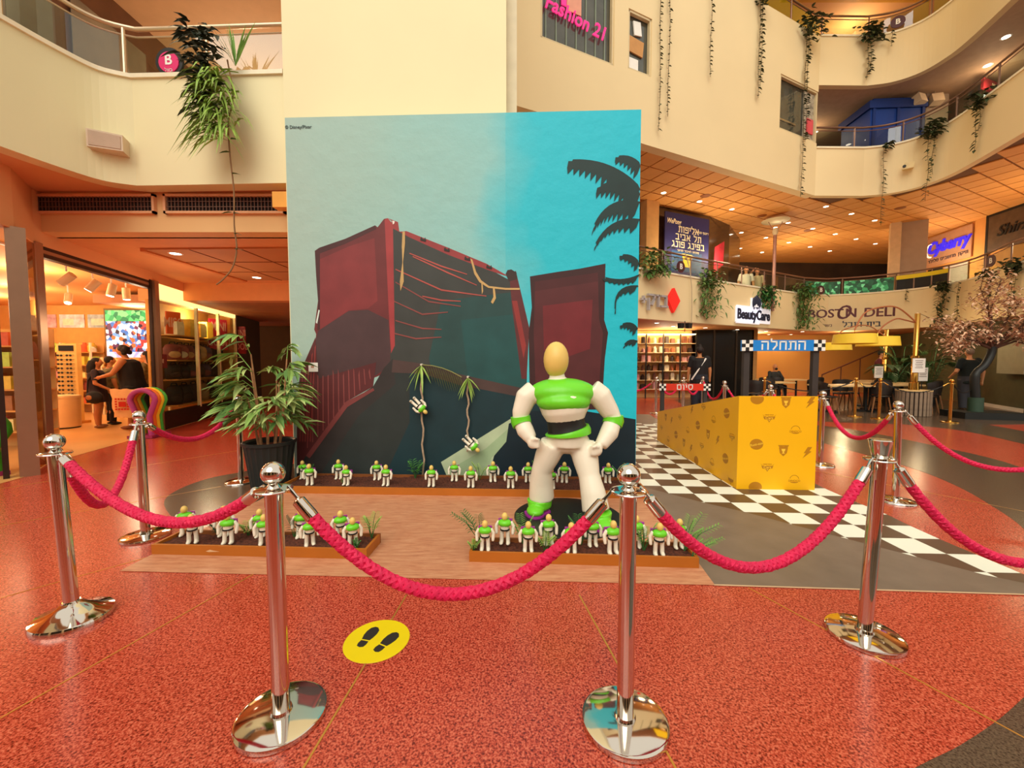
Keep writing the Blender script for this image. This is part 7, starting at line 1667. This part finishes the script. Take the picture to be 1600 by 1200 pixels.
# gold posts with black ropes
_, g1_ = rope_post(8.65, 10.2, 'gold rope post with black rope beside the blue sign foot', metal=GOLD, group='gold cafe rope posts', seg=14)
_, g2p = rope_post(8.85, 9.75, 'gold rope post in front of the oak table', metal=GOLD, group='gold cafe rope posts', seg=14)
_, g3_ = rope_post(9.97, 9.2, 'gold rope post in front of the barrel and tree', metal=GOLD, group='gold cafe rope posts', seg=14)
_, g4_ = rope_post(12.0, 10.45, 'gold rope post beside the tree trunk', metal=GOLD, group='gold cafe rope posts', seg=14)
_, g0_ = rope_post(6.6, 10.6, 'gold rope post behind the ramp near the dark chair', metal=GOLD, group='gold cafe rope posts', seg=14)
rope(g1_, g2p, .14, 'short black rope between the two gold posts at the table', ROPEB, .014, 0, GOLD, 'black cafe ropes', 20, 3)
rope(g2p, g3_, .22, 'black rope hanging before the wooden barrel', ROPEB, .014, 0, GOLD, 'black cafe ropes', 20, 3)
rope(g3_, g4_, .25, 'black rope hanging before the tree foot', ROPEB, .014, 0, GOLD, 'black cafe ropes', 20, 3)
rope(g0_, g1_, .25, 'black rope hanging behind the blue sign', ROPEB, .014, 0, GOLD, 'black cafe ropes', 20, 3)
# barrel with the lamp tree
def barrel(x, y, r0, h_, label):
    b_ = E0('slat_barrel', (x, y, 0), label, 'barrel', 'wooden slat barrels'); MB().lathe([(0, 0), (r0 * .95, 0), (r0 * .95, h_ - .03), (0, h_ - .03)], (x, y, 0), 24).build('core', M('barrel_core', '#3A2A20', .7), b_)
    n = 26; src = MB().bb((-.028, -.012, 0), (.028, .012, h_ - .04)).build('slat', M('barrel_slat', '#8A7460', .6, var=.2, scale=9), b_, local=True); src.location = (r0, 0, .01); src.rotation_euler = (0, 0, math.pi / 2)
    for k in range(1, n): a = 6.2832 * k / n; inst(src, 'slat', (r0 * math.cos(a), r0 * math.sin(a), .01), b_, (0, 0, a + math.pi / 2))
    MB().lathe([(0, h_ - .03), (r0 * 1.06, h_ - .03), (r0 * 1.06, h_), (0, h_)], (x, y, 0), 28).build('top_board', OAK, b_)
barrel(10.4, 10.5, .34, .66, 'round wooden slat barrel that carries the gold lamp tree')
SHADE = M('yellow_shade', '#F2CE3A', .6, var=.04); SHADE2 = EM('shade_glow', '#F4C83A', .25)
def lamp_tree(x, y, z0, z1, arms_, label):
    t_ = E0('lamp_tree', (x, y, z0), label, 'lamp', 'gold lamp trees of the cafe')
    MB().tube([(x, y, z0), (x, y, z0 + .18), (x, y, z0 + .2), (x, y, 1.5), (x, y, 1.52), (x, y, z1)], [.11, .1, .075, .07, .055, .055], 14).build('pole', GOLD, t_, True)
    MB().tube([(x, y, 1.48), (x, y, 1.54)], .09, 14).build('pole_collar', GOLD, t_, True)
    for (dx, dy, zt, rr_, zs) in arms_:
        ex_, ey_ = x + dx, y + dy; pts = [(x, y, z1 - .25), (x + dx * .3, y + dy * .3, zt - .04), (x + dx * .55, y + dy * .55, zt), (x + dx * .85, y + dy * .85, zt - .16), (ex_, ey_, zs + .35)]
        MB().tube(smooth_path(pts, 6), .018, 8).build('arm', M('rust_arm', '#A8623A', .5), t_, True); MB().tube([(ex_, ey_, zs + .35), (ex_, ey_, zs + .2)], .008, 6).build('drop_rod', GOLD, t_)
        sh = MB().lathe([(rr_ * .93, .24), (rr_, .0), (rr_ * .985, .0), (rr_ * .915, .235)], (ex_, ey_, zs), 32).build('shade', SHADE, t_, True); MB().lathe([(0, .2), (rr_ * .93, .2)], (ex_, ey_, zs), 32).build('diffuser', SHADE2, sh)
lamp_tree(10.4, 10.5, .66, 2.62, [(-1.72, -.15, 2.78, .46, 1.84), (-.72, .3, 2.5, .46, 1.80)], 'gold lamp tree with two big yellow shades on the barrel')
lamp_tree(12.1, 13.2, 0, 2.42, [(-1.75, -.1, 2.55, .46, 1.76)], 'second gold lamp tree with one yellow shade farther back')
for k, (x, y, z0, lab) in enumerate(((10.36, 10.38, 1.12, 'white menu sheet on the gold lamp pole'), (11.0, 10.9, .88, 'white menu sheet beside the tree trunk'), (11.35, 12.6, .9, 'white menu sheet on the table by the dark palms'))):
    r = E0('menu_sheet', (x, y, z0), lab, 'menu'); MB().box((x, y - .02, z0 + .17), (.32 if k == 0 else .26, .012, .36), 0).build('sheet', WHITE, r)
    ln = MB()
    for q in range(5): ln.box((x, y - .0275, z0 + .29 - q * .045), (.2 - .03 * (q % 2), .002, .012), 0)
    ln.build('printed_lines', M('menu_ink', '#5A4A3A', .7, var=0), r)
    if k: MB().tube([(x, y, .0 if k == 1 else .75), (x, y, z0)], .012, 6).build('holder', BLACK, r)
# indoor palms
def cafe_palm(x, y, h_, n, label, sd):
    r = E0('indoor_palm', (x, y, 0), label, 'potted plant', 'dark palms of the cafe'); rr = random.Random(sd); lf = MB(); st_ = MB()
    MB().lathe([(0, 0), (.2, 0), (.26, .45), (.24, .45), (.22, .4), (0, .4)], (x, y, 0), 18).build('pot', BLACK, r, True)
    for k in range(n):
        a = rr.uniform(0, 6.28); l_ = rr.uniform(.5, .85); e_ = Vector((x + math.cos(a) * l_, y + math.sin(a) * l_ * .6, h_ * rr.uniform(.6, 1.0))); b_ = Vector((x, y, .42)); m_ = b_.lerp(e_, .55) + Vector((0, 0, .35))
        P_ = smooth_path([tuple(b_), tuple(m_), tuple(e_)], 6); st_.tube(P_, .008, 4)
        for q in range(3, len(P_)):
            d = (Vector(P_[q]) - Vector(P_[q - 1])).normalized(); s_ = d.cross(Vector((0, 0, 1))).normalized()
            for sg in (-1, 1):
                for f in (0, .5): blade(lf, Vector(P_[q - 1]).lerp(Vector(P_[q]), f), d * .6 + s_ * sg, .28, .035, 0, .5)
    st_.build('stems', GRN[1], r); lf.build('leaves', M('palm_dark', '#3A5A30', .45, var=.35, scale=5), r)
cafe_palm(12.75, 13.3, 2.0, 14, 'dark indoor palm left of the gold lamp pole', 3); cafe_palm(13.3, 12.9, 2.0, 14, 'dark indoor palm right of the gold lamp pole', 8); cafe_palm(12.1, 12.95, 1.4, 10, 'low indoor palm beside the man in maroon', 5)
# pale leaved tree on a black base
tr_ = E0('cafe_tree', (11.65, 10.0, 0), 'bent artificial tree with pale pinkish leaves on a black base', 'tree')
TB = M('tree_black', '#1A1C1A', .5, var=.1); MB().box((11.6, 9.95, .08), (1.25, .8, .16), -.25).build('base', TB, tr_); MB().lathe([(0, .16), (.14, .16), (.14, .5), (0, .5)], (11.45, 10.0, 0), 16).build('sleeve', M('tree_sleeve', '#2E4434', .6), tr_, True)
MB().tube(smooth_path([(11.45, 10, .45), (11.40, 10, .85), (11.42, 10, 1.1), (11.62, 10, 1.3), (11.75, 10, 1.55), (11.78, 10, 1.75)], 6), [.09] * 12 + [.08] * 19, 12).build('trunk', TB, tr_, True)
rr = random.Random(21); lf = MB(); br = MB()
ends = [(10.5, 1.9, -.2), (10.7, 2.4, .3), (11.2, 2.9, -.3), (11.6, 3.25, .2), (12.1, 2.9, -.3), (12.4, 2.4, 0), (12.6, 2.0, -.4), (12.55, 1.75, -.2), (11.0, 2.1, -.5), (12.1, 2.2, -.6), (11.5, 2.4, .5), (12.5, 2.7, -.5), (11.9, 3.4, 0), (10.9, 1.75, .3)]
tips = []
for ex_, ez, ey in ends:
    b_ = Vector((11.78, 10, 1.7)); e_ = Vector((ex_, 10 + ey, ez)); m_ = b_.lerp(e_, .5) + Vector((rr.uniform(-.1, .1), rr.uniform(-.1, .1), .15)); br.tube([b_, m_, e_], [.035, .02, .008], 6)
    for q in range(7):
        s0 = m_.lerp(e_, rr.random()); s1 = s0 + Vector((rr.uniform(-.45, .45), rr.uniform(-.35, .35), rr.uniform(-.25, .35))); br.tube([s0, s1], [.008, .004], 4); tips.append((s0, s1))
br.build('branches', M('branch_brown', '#5A4030', .8), tr_)
for k in range(2600):
    s0, s1 = rr.choice(tips); c = s0.lerp(s1, rr.uniform(.1, 1.15)) + Vector((rr.gauss(0, .07), rr.gauss(0, .07), rr.gauss(0, .07))); a = rr.uniform(0, 6.28)
    blade(lf, c, (math.cos(a), math.sin(a), rr.uniform(-.7, .5)), rr.uniform(.07, .13), .05, 0, .3)
tag(lf.build('leaves', M('pale_leaf', '#DDB898', .6, var=.35, scale=4), tr_), kind='stuff')
wp_ = E0('wall_poster', (14.2, 11.6, 1.05), 'pale blank poster panel on the olive wall', 'poster', None, 0)
pw = ribbon([(14.35, 11.85), (13.7, 10.7)], -.02, 1.05, 1.95); pw.v = [(x - .14, y + .05, z) for x, y, z in pw.v]; pw.build('sheet', M('poster_grey', '#A8A48A', .7, var=.05), wp_)
struct(ribbon([(13.75, 10.87), (13.70, 10.78)], .02, 0, 2.6).build('trim_wall_joint', M('olive_joint', '#3E3E2C', .7)), 'dark joint in the olive wall')
